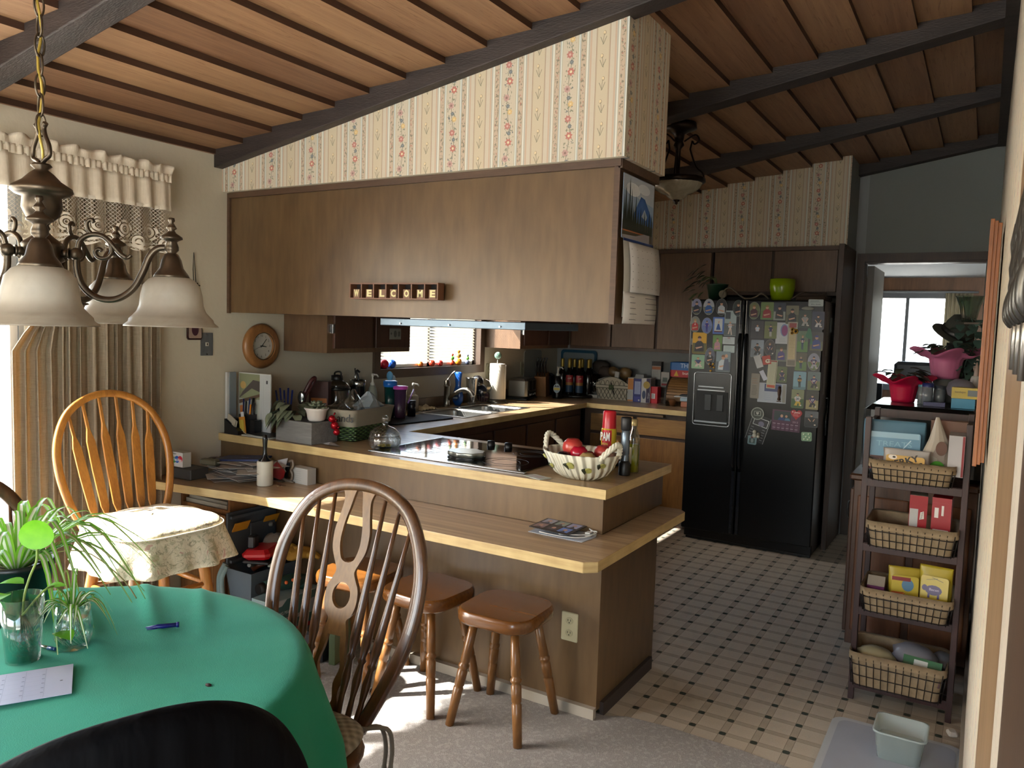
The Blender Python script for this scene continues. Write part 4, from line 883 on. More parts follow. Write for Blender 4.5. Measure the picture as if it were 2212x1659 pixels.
def build_fridge():
    m = Mat('black_gloss_enamel'); n = m.noise(160, 2); m.base('#060709').set(rough=.28, spec=.4).bump(n, .12, .0006); K = m.m
    t = thing('refrigerator', 'black side-by-side fridge covered in photo magnets', 'refrigerator', (1.99, 3.05, 0))
    MB().box((1.548, 2.765, .02), (2.438, 3.48, 1.735)).obj('cabinet', K, t, world=True, bevel=.006)
    MB().box((1.56, 2.775, .001), (2.43, 2.80, .08)).obj('kick_grille', M_BLACK, t, world=True, bevel=.003)
    d1 = MB().box((1.545, 2.70, .09), (1.922, 2.76, 1.735)).obj('door', K, t, world=True, bevel=.008)
    d2 = MB().box((1.93, 2.70, .09), (2.441, 2.76, 1.735)).obj('door', K, t, world=True, bevel=.008)
    for x, par in ((1.904, d1), (1.947, d2)):
        MB().tube([(x, 2.698, .55), (x, 2.668, .60), (x, 2.66, .8), (x, 2.66, 1.3), (x, 2.668, 1.45), (x, 2.698, 1.5)], .011, 8).obj('handle', plain('#15171a', .2), par, world=True)
        MB().box((x - .010, 2.693, .1), (x + .010, 2.6995, 1.73)).obj('edge_trim', plain('#1c1f24', .15), par, world=True, bevel=.002)
    fr = [(x + 1.7275, z + 1.035) for x, z in rrect(.262, .372, .02, 5)]
    MB().tube([(x, 2.696, z) for x, z in fr], .0035, 6, closed=True).obj('dispenser_frame', plain('#c8ccd0', .2, .7), d1, world=True)
    MB().box((1.60, 2.6985, .86), (1.855, 2.6999, 1.215)).obj('dispenser_panel', plain('#0c0e11', .25), d1, world=True)
    MB().box((1.615, 2.694, .875), (1.84, 2.698, 1.09)).obj('dispenser_recess', plain('#030303', .6), d1, world=True)
    MB().box((1.63, 2.685, 1.118), (1.81, 2.698, 1.126)).box((1.625, 2.685, 1.094), (1.82, 2.698, 1.102)).obj('button_row', plain('#c8ccd0', .25), d1, world=True, bevel=.001)
    for x in (1.68, 1.765): MB().box((x, 2.688, .955), (x + .045, 2.694, 1.07)).obj('lever', plain('#1d2228', .3), d1, world=True, bevel=.002)
    MB().box((1.61, 2.682, .868), (1.845, 2.698, .880)).obj('drip_tray', plain('#9aa0a6', .3, .5), d1, world=True, bevel=.001)
    F = lambda x, z, rot=0, out=0: face_T((x, 2.6985 - out, z), (math.cos(rot), 0, math.sin(rot)), (-math.sin(rot), 0, math.cos(rot)))
    G = 'sports portraits held on the fridge doors'
    L = 'left fridge door'; R = 'right fridge door'
    P = [ # x, z, w, h, shape, sky, ground, shirt, extras, label
     (1.586, 1.683, .075, .116, 'oval', '#8c8fb0', '#5d6149', '#1c2238', dict(hair='#23232e', pose='bust'), 'oval magnet of a child in navy, top left corner of the fridge'),
     (1.673, 1.683, .079, .114, 'oval', '#a7acb8', '#6c7264', '#2b5aa0', dict(hair='#3a4a7c'), 'oval magnet of a child in a royal blue shirt and cap'),
     (1.763, 1.683, .078, .119, 'oval', '#2b2a2c', '#232324', '#b9c0c6', dict(hair='#17181c', flip=-1), 'oval magnet of a player in a pale grey shirt on a dark background'),
     (1.88, 1.677, .076, .113, 'oval', '#323c3a', '#2a3533', '#12151a', dict(hair='#4a3a30'), 'oval magnet of a person in black at the top right of the left door'),
     (1.581, 1.559, .075, .114, 'oval', '#7d7f78', '#686a62', '#b02a2c', dict(hair='#a58a5c', num='6'), 'oval magnet of a child in a red shirt numbered 6'),
     (1.666, 1.551, .076, .115, 'oval', '#7685b8', '#6474aa', '#33288a', dict(hair='#2c2420', pose='stand', legs='#2d2a7a'), 'oval magnet of a child in purple on a pale blue background'),
     (1.619, 1.427, .101, .149, 'rect', '#d6a52e', '#5a5a2c', '#15151a', dict(hair='#3c1e14'), 'photo of a long-haired person in black against yellow autumn leaves'),
     (1.747, 1.431, .066, .113, 'rect', '#6c9152', '#5c7a44', '#b48a96', dict(hair='#6f5a48', pose='bust'), 'photo of a person in pink lying on green grass'),
     (1.615, 1.295, .093, .099, 'rect', '#7ea488', '#86a886', '#22305e', dict(hair='#8a6a44', pose='kneel', legs='#c8b8b0'), 'photo of a person in navy sitting on grass above the dispenser'),
     (1.699, 1.337, .073, .121, 'oval', '#596070', '#4b525e', '#16181d', dict(hair='#6a4a36', num='12'), 'oval magnet of a player in a black shirt, overlapping two photos'),
     (1.795, 1.304, .102, .144, 'rect', '#7f9299', '#59636b', '#c4ccd2', dict(hair='#77523a'), 'photo of two smiling people in white above the ice dispenser'),
     (1.988, 1.662, .079, .119, 'oval', '#6f7350', '#5e6445', '#4a1f2c', dict(hair='#8a6a3c'), 'oval magnet of a child in maroon on the right fridge door'),
     (2.075, 1.662, .085, .118, 'rect', '#6f8450', '#5e7a44', '#8f1f26', dict(hair='#8f7446'), 'photo magnet of a boy in bright red leaning on his arms'),
     (2.157, 1.659, .079, .119, 'rect', '#2c3140', '#8a9288', '#0f1216', dict(hair='#101216', flip=-1), 'photo magnet of a batter in black on pale ground'),
     (2.24, 1.639, .082, .123, 'rect', '#6d6a52', '#55563f', '#0b0c10', dict(hair='#0f1012'), 'photo magnet of a person in black before a dry hedge'),
     (2.322, 1.611, .081, .118, 'rect', '#2a3a2a', '#24342a', '#8f8f88', dict(hair='#4f3c30', pose='kneel', legs='#9a9a92'), 'dim photo magnet of a kneeling player in grey with a ball'),
     (2.405, 1.605, .077, .117, 'rect', '#22243e', '#1c1e30', '#161418', dict(hair='#1a1412', pose='kneel', legs='#b9b4b4'), 'photo magnet of a bending athlete on a dark blue background'),
     (2.017, 1.534, .084, .119, 'rect', '#3a3538', '#302c30', '#b3bccb', dict(hair='#4a362a', pose='stand', legs='#24242c'), 'photo magnet of a boy in a white T-shirt holding a ball'),
     (2.105, 1.534, .082, .117, 'rect', '#5c6442', '#6d7440', '#26264a', dict(hair='#1e1e30', pose='stand', legs='#b0aea4', horizon=.25), 'photo magnet of a child in navy top and white trousers on grass'),
     (2.315, 1.464, .07, .141, 'rect', '#5d7458', '#5e8a48', '#1f3350', dict(hair='#8a7a4c', pose='stand', legs='#233a58', num='5'), 'photo magnet of a player with folded arms in a navy jersey'),
     (2.403, 1.468, .082, .122, 'rect', '#3a3636', '#5e5f3e', '#243a86', dict(hair='#2e3a88'), 'photo magnet of a batter in a blue and white jacket and cap'),
     (2.023, 1.405, .086, .119, 'rect', '#9aa6b4', '#7f8a94', '#15171a', dict(hair='#1a1a1e', pose='kneel', legs='#1a1b20'), 'photo magnet of a kneeling player in black on icy grey'),
     (2.106, 1.414, .073, .111, 'oval', '#3c3836', '#37322f', '#1e1c3a', dict(hair='#7a5c40', pose='kneel', legs='#201e2c', num='1'), 'oval magnet of a kneeling child in dark purple on brown'),
     (2.183, 1.382, .072, .115, 'rect', '#3c4238', '#6c7268', '#4a3f7e', dict(hair='#6a4a30', horizon=.2), 'photo magnet of a smiling boy in a purple shirt'),
     (2.312, 1.33, .075, .119, 'rect', '#5a5640', '#5f8048', '#172440', dict(hair='#7c7464', pose='stand', legs='#1b2a50', num='53', ncol='#d8bf4c'), 'photo magnet of a player in navy with yellow number 53'),
     (2.393, 1.333, .078, .117, 'oval', '#8f93a8', '#5c6f3c', '#281f5a', dict(hair='#2a2018', pose='kneel', legs='#aaaab4', num='22'), 'oval magnet of a kneeling player in purple with pale trousers'),
     (2.195, 1.238, .067, .108, 'rect', '#556238', '#4c5b30', '#221d48', dict(hair='#1e1e22', pose='kneel', legs='#241f4c'), 'small photo magnet of a kneeling player in dark purple kit on grass'),
     (2.311, 1.205, .081, .119, 'rect', '#7ba3b4', '#5c8088', '#16181c', dict(hair='#2a2c30', pose='stand', legs='#14161c', num='83', ncol='#c9a63a', horizon=-.35), 'photo magnet of a standing player in black under a pale blue sky'),
     (2.401, 1.207, .08, .123, 'rect', '#5d7073', '#6b7048', '#281c5e', dict(hair='#201a3a', pose='kneel', legs='#15131c', num='57'), 'photo magnet of a kneeling player in purple numbered 57'),
     (2.305, 1.082, .08, .124, 'rect', '#7c8460', '#3f5c34', '#c3c6c4', dict(hair='#3a3228', pose='kneel', legs='#c9a93a', num='20', ncol='#2c3a52'), 'photo magnet of a kneeling player in white and gold numbered 20'),
     (2.398, 1.079, .08, .123, 'rect', '#2c2c24', '#9a8f62', '#2a1e5c', dict(hair='#14141c', pose='kneel', legs='#15131c', num='17'), 'photo magnet of a kneeling player in purple numbered 17'),
     (2.40, .953, .085, .106, 'rect', '#5c5f64', '#17181f', '#1a1a20', dict(hair='#2a221e', pose='kneel', legs='#141418', horizon=.1), 'dark photo magnet of a crouching athlete, lowest on the right door'),
    ]
    for i, (x, z, w, h, shp, sky, gr, sh, ex, lab) in enumerate(P):
        c = Card(F(x, z, 0, .0004 + (.0015 if i in (9, 10) else 0)), w, h, '#8f918c' if shp == 'oval' else sky, shp); portrait(c, sky, gr, sh, **ex)
        if i == 14 - 4: c.el(w * .2, h * .28, w * .1, h * .09, '#c79a80'); c.poly([(0, -h * .4), (w * .08, h * .12), (w * .34, h * .14), (w * .46, -h * .4)], '#49536a')
        c.obj('photo_magnet', lab, 'magnet', G)
    # the odd ones
    c = Card(F(1.748, 1.554), .078, .117, '#4a6fc0', r=.002); c.rect(-.028, -.046, .028, .048, '#c9d0d4').poly([(-.016, -.03), (-.005, .012), (.005, .012), (.018, -.03)], '#1f4d9c').el(.002, .024, .004, .006, '#c79a80').line(0, .012, .006, .034, .003, '#c79a80').rect(-.028, -.046, .028, -.038, '#5a1f2c')
    c.obj('photo_magnet', 'blue framed picture of a dancer in a long blue dress', 'magnet')
    c = Card(F(1.83, 1.572), .082, .175, '#9fb0b4', r=.002); c.rect(-.036, .03, .0, .078, '#3a4248').rect(-.04, -.085, .04, .0, '#5e6668').line(-.01, -.075, .0, -.03, .008, '#d8c8bc').line(.012, -.08, .004, -.03, .008, '#d8c8bc').poly([(-.012, -.03), (-.012, -.005), (.012, -.005), (.012, -.03)], '#c9c9d0').el(0, .004, .006, .008, '#c79a80').line(-.02, -.015, .028, -.012, .004, '#c79a80')
    c.obj('photo_magnet', 'tall pale photo of a runner on a track', 'magnet')
    c = Card(F(1.825, 1.452), .084, .05, '#c3cdd0', r=.002); c.rows(-.03, .03, -.012, .012, 4, '#8a9498').rect(-.008, .016, .01, .02, '#b04a50'); c.obj('card', 'small white card with fine print among the left door photos', 'card')
    c = Card(F(1.83, 1.393), .078, .05, '#b6c6c6', r=.004); c.rows(-.03, .03, -.01, .014, 3, '#6c8484', seed=3); c.obj('card', 'pale green card below the white card on the left door', 'card')
    c = Card(F(1.568, 1.435), .02, .045, '#6f7376', r=.002); c.obj('magnet', 'plain grey rectangular magnet at the left door edge', 'magnet')
    mb = MB(F(1.718, 1.262)); r = random.Random(3)
    for k in range(11): mb.ball((r.uniform(-.02, .02), r.uniform(-.028, .028), .005), r.uniform(.005, .009), 8, k % 2, sz=.5)
    tag(mb.obj('magnet', [plain('#c89a34', .5), plain('#3a2618', .6)]), 'gold and brown leaf-cluster magnet above the dispenser', 'magnet')
    c = Card(F(2.384, 1.72), .093, .045, '#aeb9b8', r=.005); c.txt('Wm. Steele', 0, -.010, .013, '#2c3c48', .06).rows(-.035, .038, .004, .014, 3, '#68787c', .0009); c.obj('magnet', 'grey business-card magnet at the top right of the right door', 'magnet')
    tag(MB(F(2.337, 1.683)).lathe([(0, 0), (.041, .0005), (.036, .006), (0, .009)], (0, 0, 0), 20, 0, False, sy=.3).obj('magnet', plain('#a9aca4', .35)), 'narrow silver oval clip magnet under the business card', 'magnet')
    c = Card(F(2.185, 1.515), .09, .143, '#c2c6cc', r=.002); c.el(.01, .02, .026, .042, '#7c8fb8').el(.012, .018, .02, .036, '#8a3a78').rows(-.02, .03, -.055, -.035, 3, '#8a9a94'); c.obj('drawing', 'white sheet with a purple crayon handprint drawing', 'drawing')
    c = Card(F(2.249, 1.444, .01, .0016), .062, .296, '#a39a8a', r=.002); c.rect(-.022, .11, .024, .14, '#8c2a28').rect(-.022, -.10, .022, .085, '#c6b68c').rows(-.018, .02, -.095, .08, 26, '#8a7a58', .0006).rect(-.024, -.142, .024, -.108, '#6c6658')
    c.obj('bookmark', 'long tan verse card with a red head on the right door', 'bookmark')
    mb = MB(F(2.257, 1.53, 0, .003))
    for (a, b, q) in ((-.010, .012, .013), (.012, .0, .017), (-.012, -.012, .011)): mb.lathe([(0, 0), (q, .001), (q * .8, .006), (q * .5, .007)], (a, b, 0), 14, 0, True).lathe([(0, .006), (q * .5, .007), (0, .011)], (a, b, 0), 12, 1, False)
    tag(mb.obj('magnet', [plain('#c89a3c', .6), plain('#2c1a10', .7)]), 'cluster of three brown-eyed sunflower magnets', 'magnet')
    c = Card(F(2.352, 1.50, 0, .0016), .05, .11, '#1f6a44', [(-.005, .055), (.010, .05), (.022, .0), (.026, -.05), (.010, -.055), (.012, -.02), (-.012, -.01), (-.022, 0), (-.012, .03)]); c.obj('magnet', 'green felt tree magnet tucked behind the player photo', 'magnet')
    c = Card(F(2.036, 1.317, .35, .001), .045, .085, '#c7c9cc', r=.001); c.obj('note', 'folded white slip hanging below the icy grey photo', 'note')
    c = Card(F(2.09, 1.33, .2, .002), .055, .06, '#b3321f', r=.002); c.el(.008, -.008, .018, .014, '#d9d0b8').el(.006, -.006, .006, .005, '#7c1a14'); c.obj('magnet', 'red and white square magnet among the notes', 'magnet')
    c = Card(F(2.13, 1.235, -.04, .0012), .061, .193, '#b7b69c', r=.002); c.rect(-.026, -.09, .026, -.072, '#b5421f').rows(-.018, .02, -.06, .085, 17, '#7d7c60', .0006).line(.025, -.06, .025, .09, .002, '#2c2c28').rect(-.026, .086, .026, .094, '#8c2a22'); c.obj('bookmark', 'cream verse bookmark with an orange foot', 'bookmark')
    c = Card(F(2.022, 1.15, -.02, .0022), .058, .171, '#8f877c', r=.006); c.rows(-.02, .02, -.06, .0, 7, '#4f4a44', .0012).rows(-.02, .022, .02, .05, 3, '#9a5a3c', .001); c.obj('note', 'grey printed receipt strip on the right fridge door', 'note')
    c = Card(F(2.075, 1.225, .5, .003), .03, .07, '#c3c6d6', r=.001); c.obj('note', 'small slanting white slip between receipt and bookmark', 'note')
    c = Card(F(2.136, 1.109, 0, .0), .188, .133, '#a9b0bc', r=.002); c.rect(-.05, .01, .06, .06, '#20346a').rows(-.05, .0, -.045, -.005, 4, '#8494b4').rows(.01, .055, -.045, -.005, 4, '#8494b4', seed=2).rect(.07, -.06, .09, .06, '#8f8f88'); c.obj('calendar_card', 'small white calendar card with a blue picture, behind the bookmark', 'calendar')
    mb = MB(F(2.186, 1.113, 0, .003)); mb.lathe([(.004, -.056), (.012, -.05), (.007, -.03), (.011, -.01), (.013, .01), (.01, .025), (.004, .03)], (0, 0, .004), 10, 0, True, T=Matrix.Rotation(-PI / 2, 4, 'X') @ TR((0, 0, 0)) if False else TR(rx=-PI / 2) @ TR((0, -.004, 0))); mb.ball((0, .036, .005), .011, 10, 1); mb.box((-.014, -.06, .0), (.014, -.054, .008), 0)
    tag(mb.obj('magnet', [plain('#4a2f20', .5), plain('#2c1c14', .5)]), 'brown carved figurine magnet of a standing cowhand', 'magnet')
    c = Card(F(2.058, .858, -.28, .0), .130, .185, '#15161a', r=.003)
    for k in range(22):
        for sx in (-1, 1): c.rect(sx * .065 - .0045, -.09 + k * .0083, sx * .065 + .0045, -.086 + k * .0083, '#c7cac8')
    c.rect(-.045, .02, .055, .075, '#c7cac8').rect(-.041, .024, .051, .071, '#2c2a30').el(.01, .038, .02, .018, '#6f6a80')
    for k in range(5): c.rect(-.05, .0 - k * .018, -.03, .003 - k * .018, '#8d8f92').rect(.03, .0 - k * .018, .05, .003 - k * .018, '#8d8f92')
    c.obj('frame_card', 'tilted black card with a film-strip border near the door handle', 'card')
    c = Card(F(2.05, .962, 0, .003), .088, .086, '#9a9f96', 'oval', .004); c.el(0, 0, .038, .037, '#3d423c').rect(-.022, -.014, .022, .016, '#a9b0a6').rect(-.019, -.011, .019, .013, '#1a211c').txt('♥', 0, 0, .018, '#b8b8b0'); c.obj('magnet', 'round state-outline button magnet on the film-strip card', 'magnet')
    c = Card(F(2.239, .928, -.03, .0), .185, .14, '#4c2440', r=.002); c.rect(-.08, .0, .03, .062, '#1c2c30').el(-.03, .03, .009, .011, '#c0937c').poly([(-.055, .001), (-.045, .02), (-.015, .02), (-.005, .001)], '#26386c').el(.0, .03, .008, .009, '#c0937c').poly([(-.01, .001), (-.005, .018), (.02, .018), (.028, .001)], '#4a6f8c').txt('2013', .06, -.004, .018, '#a88498')
    for a in range(6):
        for b in range(2): c.rect(-.084 + a * .029, -.025 - b * .028, -.066 + a * .029, -.022 - b * .028, '#bfa3b4').rows(-.084 + a * .029, -.062 + a * .029, -.043 - b * .028, -.03 - b * .028, 3, '#7e5670', .0008)
    c.obj('calendar_card', 'purple year calendar with a photo of two people', 'calendar')
    hp = [(.039 * (16 * math.sin(t) ** 3) / 17, .036 * (13 * math.cos(t) - 5 * math.cos(2 * t) - 2 * math.cos(3 * t) - math.cos(4 * t)) / 15) for t in [2 * PI * k / 40 for k in range(40)]]
    c = Card(F(2.304, .978, -.03, .0022), .078, .079, '#b01f2c', hp[::-1], .002); c.txt('Junior', .006, .012, .015, '#e8c8c8', .04, .0003).rows(-.02, .022, -.012, .0, 3, '#e09a98', .0006).el(-.024, .014, .004, .004, '#e8c8c8'); c.obj('magnet', 'red heart magnet with white lettering', 'magnet')
    c = Card(F(2.376, .835, .05), .066, .06, '#8fb08c', r=.008, th=.003)
    for k, (a, b) in enumerate(((-.018, .016), (.012, .018), (-.004, .0), (.018, -.004), (-.016, -.016), (.008, -.018))): c.el(a, b, .005, .005, '#dfe6cc').el(a + .007, b - .003, .004, .003, '#5c7c52')
    c.obj('magnet', 'small pale green floral tile magnet, lowest on the right', 'magnet')
    mb = MB(F(2.05, .822, 0, .004)); mb.ball((-.012, .012, .006), .014, 12, 0, sz=.6); mb.ball((-.012, -.012, .006), .015, 12, 0, sz=.6, sy=1.2); mb.ball((.014, .0, .006), .012, 12, 1, sz=.6); mb.ball((.014, -.018, .006), .012, 12, 0, sz=.6)
    tag(mb.obj('magnet', [plain('#b9b4a4', .5), plain('#77705e', .5)]), 'pair of tiny cream animal figure magnets', 'magnet')
    c = Card(F(2.023, .776, -.05, .003), .06, .061, '#7b979c', r=.009, th=.002); c.rect(-.02, -.02, .02, .012, '#4a5c58').el(0, -.004, .009, .014, '#8f9a98').el(.0, .02, .012, .006, '#6c2020'); c.obj('magnet', 'pale blue rounded square magnet at the foot of the film-strip card', 'magnet')
    # papers on the fridge's side
    S = lambda y, z: face_T((2.4385, y, z), (0, 1, 0), (0, 0, 1))
    for (y, z, w, h, col, lab) in ((2.86, 1.52, .1, .30, '#6d6a62', 'long crumpled grey list taped to the fridge side'), (3.0, 1.58, .09, .1, '#7f8a90', 'small pale picture on the side of the fridge'), (3.13, 1.55, .08, .16, '#6f7072', 'folded grey sheet at the back of the fridge side'), (2.85, 1.22, .08, .22, '#6c6c6a', 'grey slip hanging low on the fridge side')):
        c = Card(S(y, z), w, h, col, r=.002); c.rows(-w * .4, w * .4, -h * .4, h * .4, 8, '#4b4a46', .0009, int(z * 100)); c.obj('note', lab, 'note')
    tag(MB(S(2.98, .98)).tube([(-.02, .1, .006), (.03, .1, .006), (.03, .0, .006), (.0, -.02, .006), (.0, -.16, .006)], .005, 6).obj('hook', plain('#55585a', .3, .8)), 'bent metal utensil hook on the side of the fridge', 'hook')
    # on top
    t = thing('plant_pot', 'lime green glazed pot standing on top of the fridge', 'pot', (2.11, 2.95, 1.737)); MB().lathe([(0, 0), (.062, 0), (.072, .02), (.085, .09), (.086, .152), (.08, .155), (.077, .15), (.074, .12), (0, .115)], (0, 0, 0), 32, 0, False).obj('pot', plain('#8aa80f', .18), t)
    t = thing('potted_plant', 'trailing pothos in a dark green pot on the fridge top', 'plant', (1.66, 2.92, 1.737)); MB().lathe([(0, 0), (.055, 0), (.075, .11), (.082, .115), (.07, .118), (.06, .1), (0, .1)], (0, 0, 0), 24, 0, False).obj('pot', plain('#1f3a2a', .35), t)
    leafm = Mat('pothos_leaf'); leafm.base(leafm.mix(leafm.noise(30), '#2f4526', '#66754a')).set(rough=.45)
    lf = MB(); r = random.Random(5)
    for k in range(26):
        a = r.uniform(1.9, 4.6); L = r.uniform(.03, .15); h = r.uniform(.03, .16) if k % 3 else r.uniform(-.05, .02); leaf(lf, Vector((L * math.cos(a) * 1.1 - .03, -.03 - abs(math.sin(a)) * L * .5 - (.09 if h < 0 else 0), .1 + h - (.0 if h > 0 else .03))), (math.cos(a) - .3, -.6 + r.uniform(-.3, .3), -.5 + r.uniform(-.3, .3)), r.uniform(.05, .085), .6)
    lf.obj('foliage', leafm.m, t)
    st = MB()
    for k in range(6): a = 2 + k * .5; st.tube(bez([(0, 0, .1), (.04 * math.cos(a), -.02, .16), (.1 * math.cos(a) - .02, -.05, .13 + .02 * (k % 3))], 5), .0025, 6)
    st.obj('stems', plain('#59683c', .6), t)
    tag(MB().tube(bez([(1.74, 2.78, 1.745), (1.76, 2.76, 1.80), (1.80, 2.77, 1.82), (1.85, 2.8, 1.775), (1.9, 2.82, 1.748), (1.97, 2.8, 1.76), (2.01, 2.79, 1.785), (2.05, 2.82, 1.75)], 6), .006, 8).tube([(1.744, 2.765, 1.775), (1.75, 2.79, 1.78)], .028, 14).obj('ribbon', plain('#6b6253', .8)), 'curled beige strap lying along the fridge top', 'strap')
    tag(MB().box((2.22, 2.85, 1.738), (2.42, 3.1, 1.775), bev=.01).tube(bez([(2.2, 2.82, 1.745), (2.28, 2.8, 1.79), (2.36, 2.84, 1.78), (2.42, 2.86, 1.79)], 5), .006, 6).obj('paper_pile', plain('#4a3d33', .9)), 'low dark pile of papers on the fridge top right', 'papers')
def leaf(mb, p, d, L, w=.5, mi=0, curl=.25, n=6):
    """one pointed leaf with a folded midrib"""
    d = Vector(d).normalized(); s = d.cross(Vector((0, 0, 1)))
    if s.length < .05: s = Vector((1, 0, 0))
    s.normalize(); u = s.cross(d); vs = []
    for i in range(n + 1):
        t = i / n; c = Vector(p) + d * L * t - Vector((0, 0, 1)) * curl * L * t * t; ww = w * L * .5 * math.sin(PI * min(1, t ** .75)) ** .8 if 0 < t < 1 else 0
        vs += [c - s * ww + u * ww * .25, c, c + s * ww + u * ww * .25]
    fs = []
    for i in range(n): a = i * 3; fs += [(a, a + 1, a + 4, a + 3), (a + 1, a + 2, a + 5, a + 4)]
    mb.add(vs, fs, mi, True)
build_fridge()
# ---------------------------------------------------------------- things on the worktop
ZC = .9155
def box_thing(name, label, cat, c, s, rz, col, paint=None, group=None, z=ZC, bev=.001, rough=.5):
    """an upright carton; paint(card) draws its camera-side face"""
    T = TR((c[0], c[1], z), rz=rz); w, d, h = s
    cd = Card(T @ face_T((0, -d / 2, h / 2), (1, 0, 0), (0, 0, 1)), w, h, col, th=.0003, r=.001)
    if paint: paint(cd)
    mb = cd.mb; sv = mb.T; mb.T = T; mb.box((-w / 2, -d / 2, 0), (w / 2, d / 2, h), cd.c(col)); mb.T = sv
    return cd.obj(name, label, cat, group, rough=rough)
def bottle(name, label, cat, c, prof, col, parts=(), n=20, z=ZC, group=None, mat=None):
    t = thing(name, label, cat, (c[0], c[1], z), 0, group)
    MB().lathe(prof, (0, 0, 0), n, 0, False).obj('body', mat or plain(col, .25), t)
    for nm, pf, m in parts: MB().lathe(pf, (0, 0, 0), n, 0, False).obj(nm, m if not isinstance(m, str) else plain(m, .35), t)
    return t
def pump(t, z, col, s=1, side=1):
    mb = MB(); mb.lathe([(.012 * s, z), (.014 * s, z + .012), (.006 * s, z + .02), (.004 * s, z + .045 * s), (.008 * s, z + .05 * s), (.008 * s, z + .062 * s), (0, z + .064 * s)], (0, 0, 0), 12, 0, False); mb.tube([(0, 0, z + .058 * s), (side * .03 * s, -.004, z + .058 * s), (side * .042 * s, -.004, z + .048 * s)], .0045 * s, 8); mb.obj('pump', plain(col, .4), t)
def build_counter():
    rnd = random.Random(11)
    # ---- left end, against the wall
    def bird(c):
        c.rect(-.115, .0, .04, .15, '#7c8064').rect(-.115, -.148, .04, .02, '#a8aaa2').poly([(-.115, .02), (-.02, .075), (.04, .06), (.04, .115), (-.01, .12), (-.09, .055)], '#4a4340').poly([(-.115, -.01), (.04, .035), (.04, .05), (-.115, .01)], '#5a4536').el(-.085, .09, .022, .02, '#b09058').poly([(-.11, -.02), (-.085, -.015), (-.09, -.06), (-.105, -.08)], '#b8703a').rect(-.10, -.14, -.06, -.06, '#8f8f8c').rect(.044, -.149, .118, .149, '#aeb0b0').rect(.088, .105, .1, .122, '#2a2c30').line(.07, -.1, .07, .13, .0008, '#8a8c8c')
    box_thing('magazine', 'upright glossy magazine with a bird photograph, leaning at the worktop end', 'magazine', (.135, .03), (.24, .006, .31), 0, '#b8b9b6', bird)
    for i, (dx, lab) in enumerate(((.008, 'white-spined magazine behind the pen caddy, nearest the wall'), (.014, 'grey-spined magazine standing between two others'))):
        tag(MB(TR((dx + .006, -.035 + i * .012, ZC))).box((-.004, -.02, 0), (.012, .02, .312)).obj('magazine', plain(('#b9babb', '#70787f')[i], .4)), lab, 'magazine')
    tag(MB(face_T((.003, .19, 1.10), (0, 1, 0), (0, 0, 1))).prism(rrect(.116, .116, .008), 0, .005, 0).prism(ell(-.028, 0, .017, .023), .005, .008, 0).prism(ell(.028, 0, .017, .023), .005, .008, 0).prism(rrect(.003, .01, .001, 2, -.033, .006), .008, .0085, 1).prism(rrect(.003, .01, .001, 2, -.022, .006), .008, .0085, 1).prism(rrect(.003, .01, .001, 2, .022, .006), .008, .0085, 1).prism(rrect(.003, .01, .001, 2, .033, .006), .008, .0085, 1).obj('wall_outlet', [plain('#8d8f86', .4), M_BLACK]), 'double wall outlet half hidden by the magazines', 'outlet')
    t = thing('desk_organizer', 'black desk caddy of pens with receipts in its low front', 'organizer', (.12, -.03, ZC))
    MB().box((-.035, .0, 0), (.04, .05, .10)).box((-.085, -.045, 0), (-.035, .03, .075)).add([(-.085, -.05, 0), (.02, -.05, 0), (.02, -.0, 0), (-.085, .0, 0), (-.085, -.05, .075), (.02, -.05, .02), (.02, 0, .02), (-.085, 0, .075)], [(0, 3, 2, 1), (4, 5, 6, 7), (0, 1, 5, 4), (1, 2, 6, 5), (2, 3, 7, 6), (3, 0, 4, 7)]).box((.045, .0, 0), (.085, .04, .075)).obj('tray', plain('#0c0d10', .4), t)
    for i, (x, y, h, c, lx, lab) in enumerate(((.09, -.005, .175, '#1b2550', -.01, 'navy pen, leftmost in the black caddy'), (.105, -.01, .165, '#101216', 0, 'black pen with a clip in the caddy'), (.115, .0, .18, '#23305c', .006, 'tallest dark blue pen in the caddy'), (.13, -.005, .15, '#c47c1e', .004, 'yellow pencil standing in the caddy'), (.138, .0, .185, '#0a0a0c', .012, 'thick black marker in the caddy'), (.145, -.008, .16, '#17181d', .02, 'black pen on the right of the marker'))):
        tag(MB().cyl((x, y, ZC + .02), (x + lx, y + .01, ZC + h), .0045 if i != 4 else .007, 8).obj('pencil' if i == 3 else 'pen', plain(c, .4)), lab, 'pen')
    mb = MB(TR((.075, -.07, ZC + .045), ry=.5, rx=.2));  mb.box((-.035, -.002, -.02), (.03, .002, .05)); mb.box((-.03, .004, -.02), (.035, .007, .045)); tag(mb.obj('receipt', plain('#a59c8c', .8)), 'curled receipts standing in the caddy front', 'receipt')
    mb = MB(TR((.135, -.045, ZC + .005), ry=-.15)); mb.box((-.02, 0, 0), (.022, .004, .085), 0).box((-.016, -.004, .005), (.016, -.001, .07), 1).box((-.01, .006, .02), (.012, .008, .11), 2); tag(mb.obj('card_stack', [plain('#b5782a', .6), plain('#b09a3a', .6), plain('#b9b9bc', .6)]), 'orange and yellow cards propped in the caddy', 'cards')
    mb = MB(); mb.box((.16, -.075, ZC), (.36, .05, ZC + .006), 0).add([(.16, -.075, ZC + .006), (.20, -.07, ZC + .012), (.36, -.075, ZC + .009), (.36, .05, ZC + .009), (.2, .05, ZC + .012), (.16, .05, ZC + .008)], [(0, 1, 4, 5), (1, 2, 3, 4)], 1)
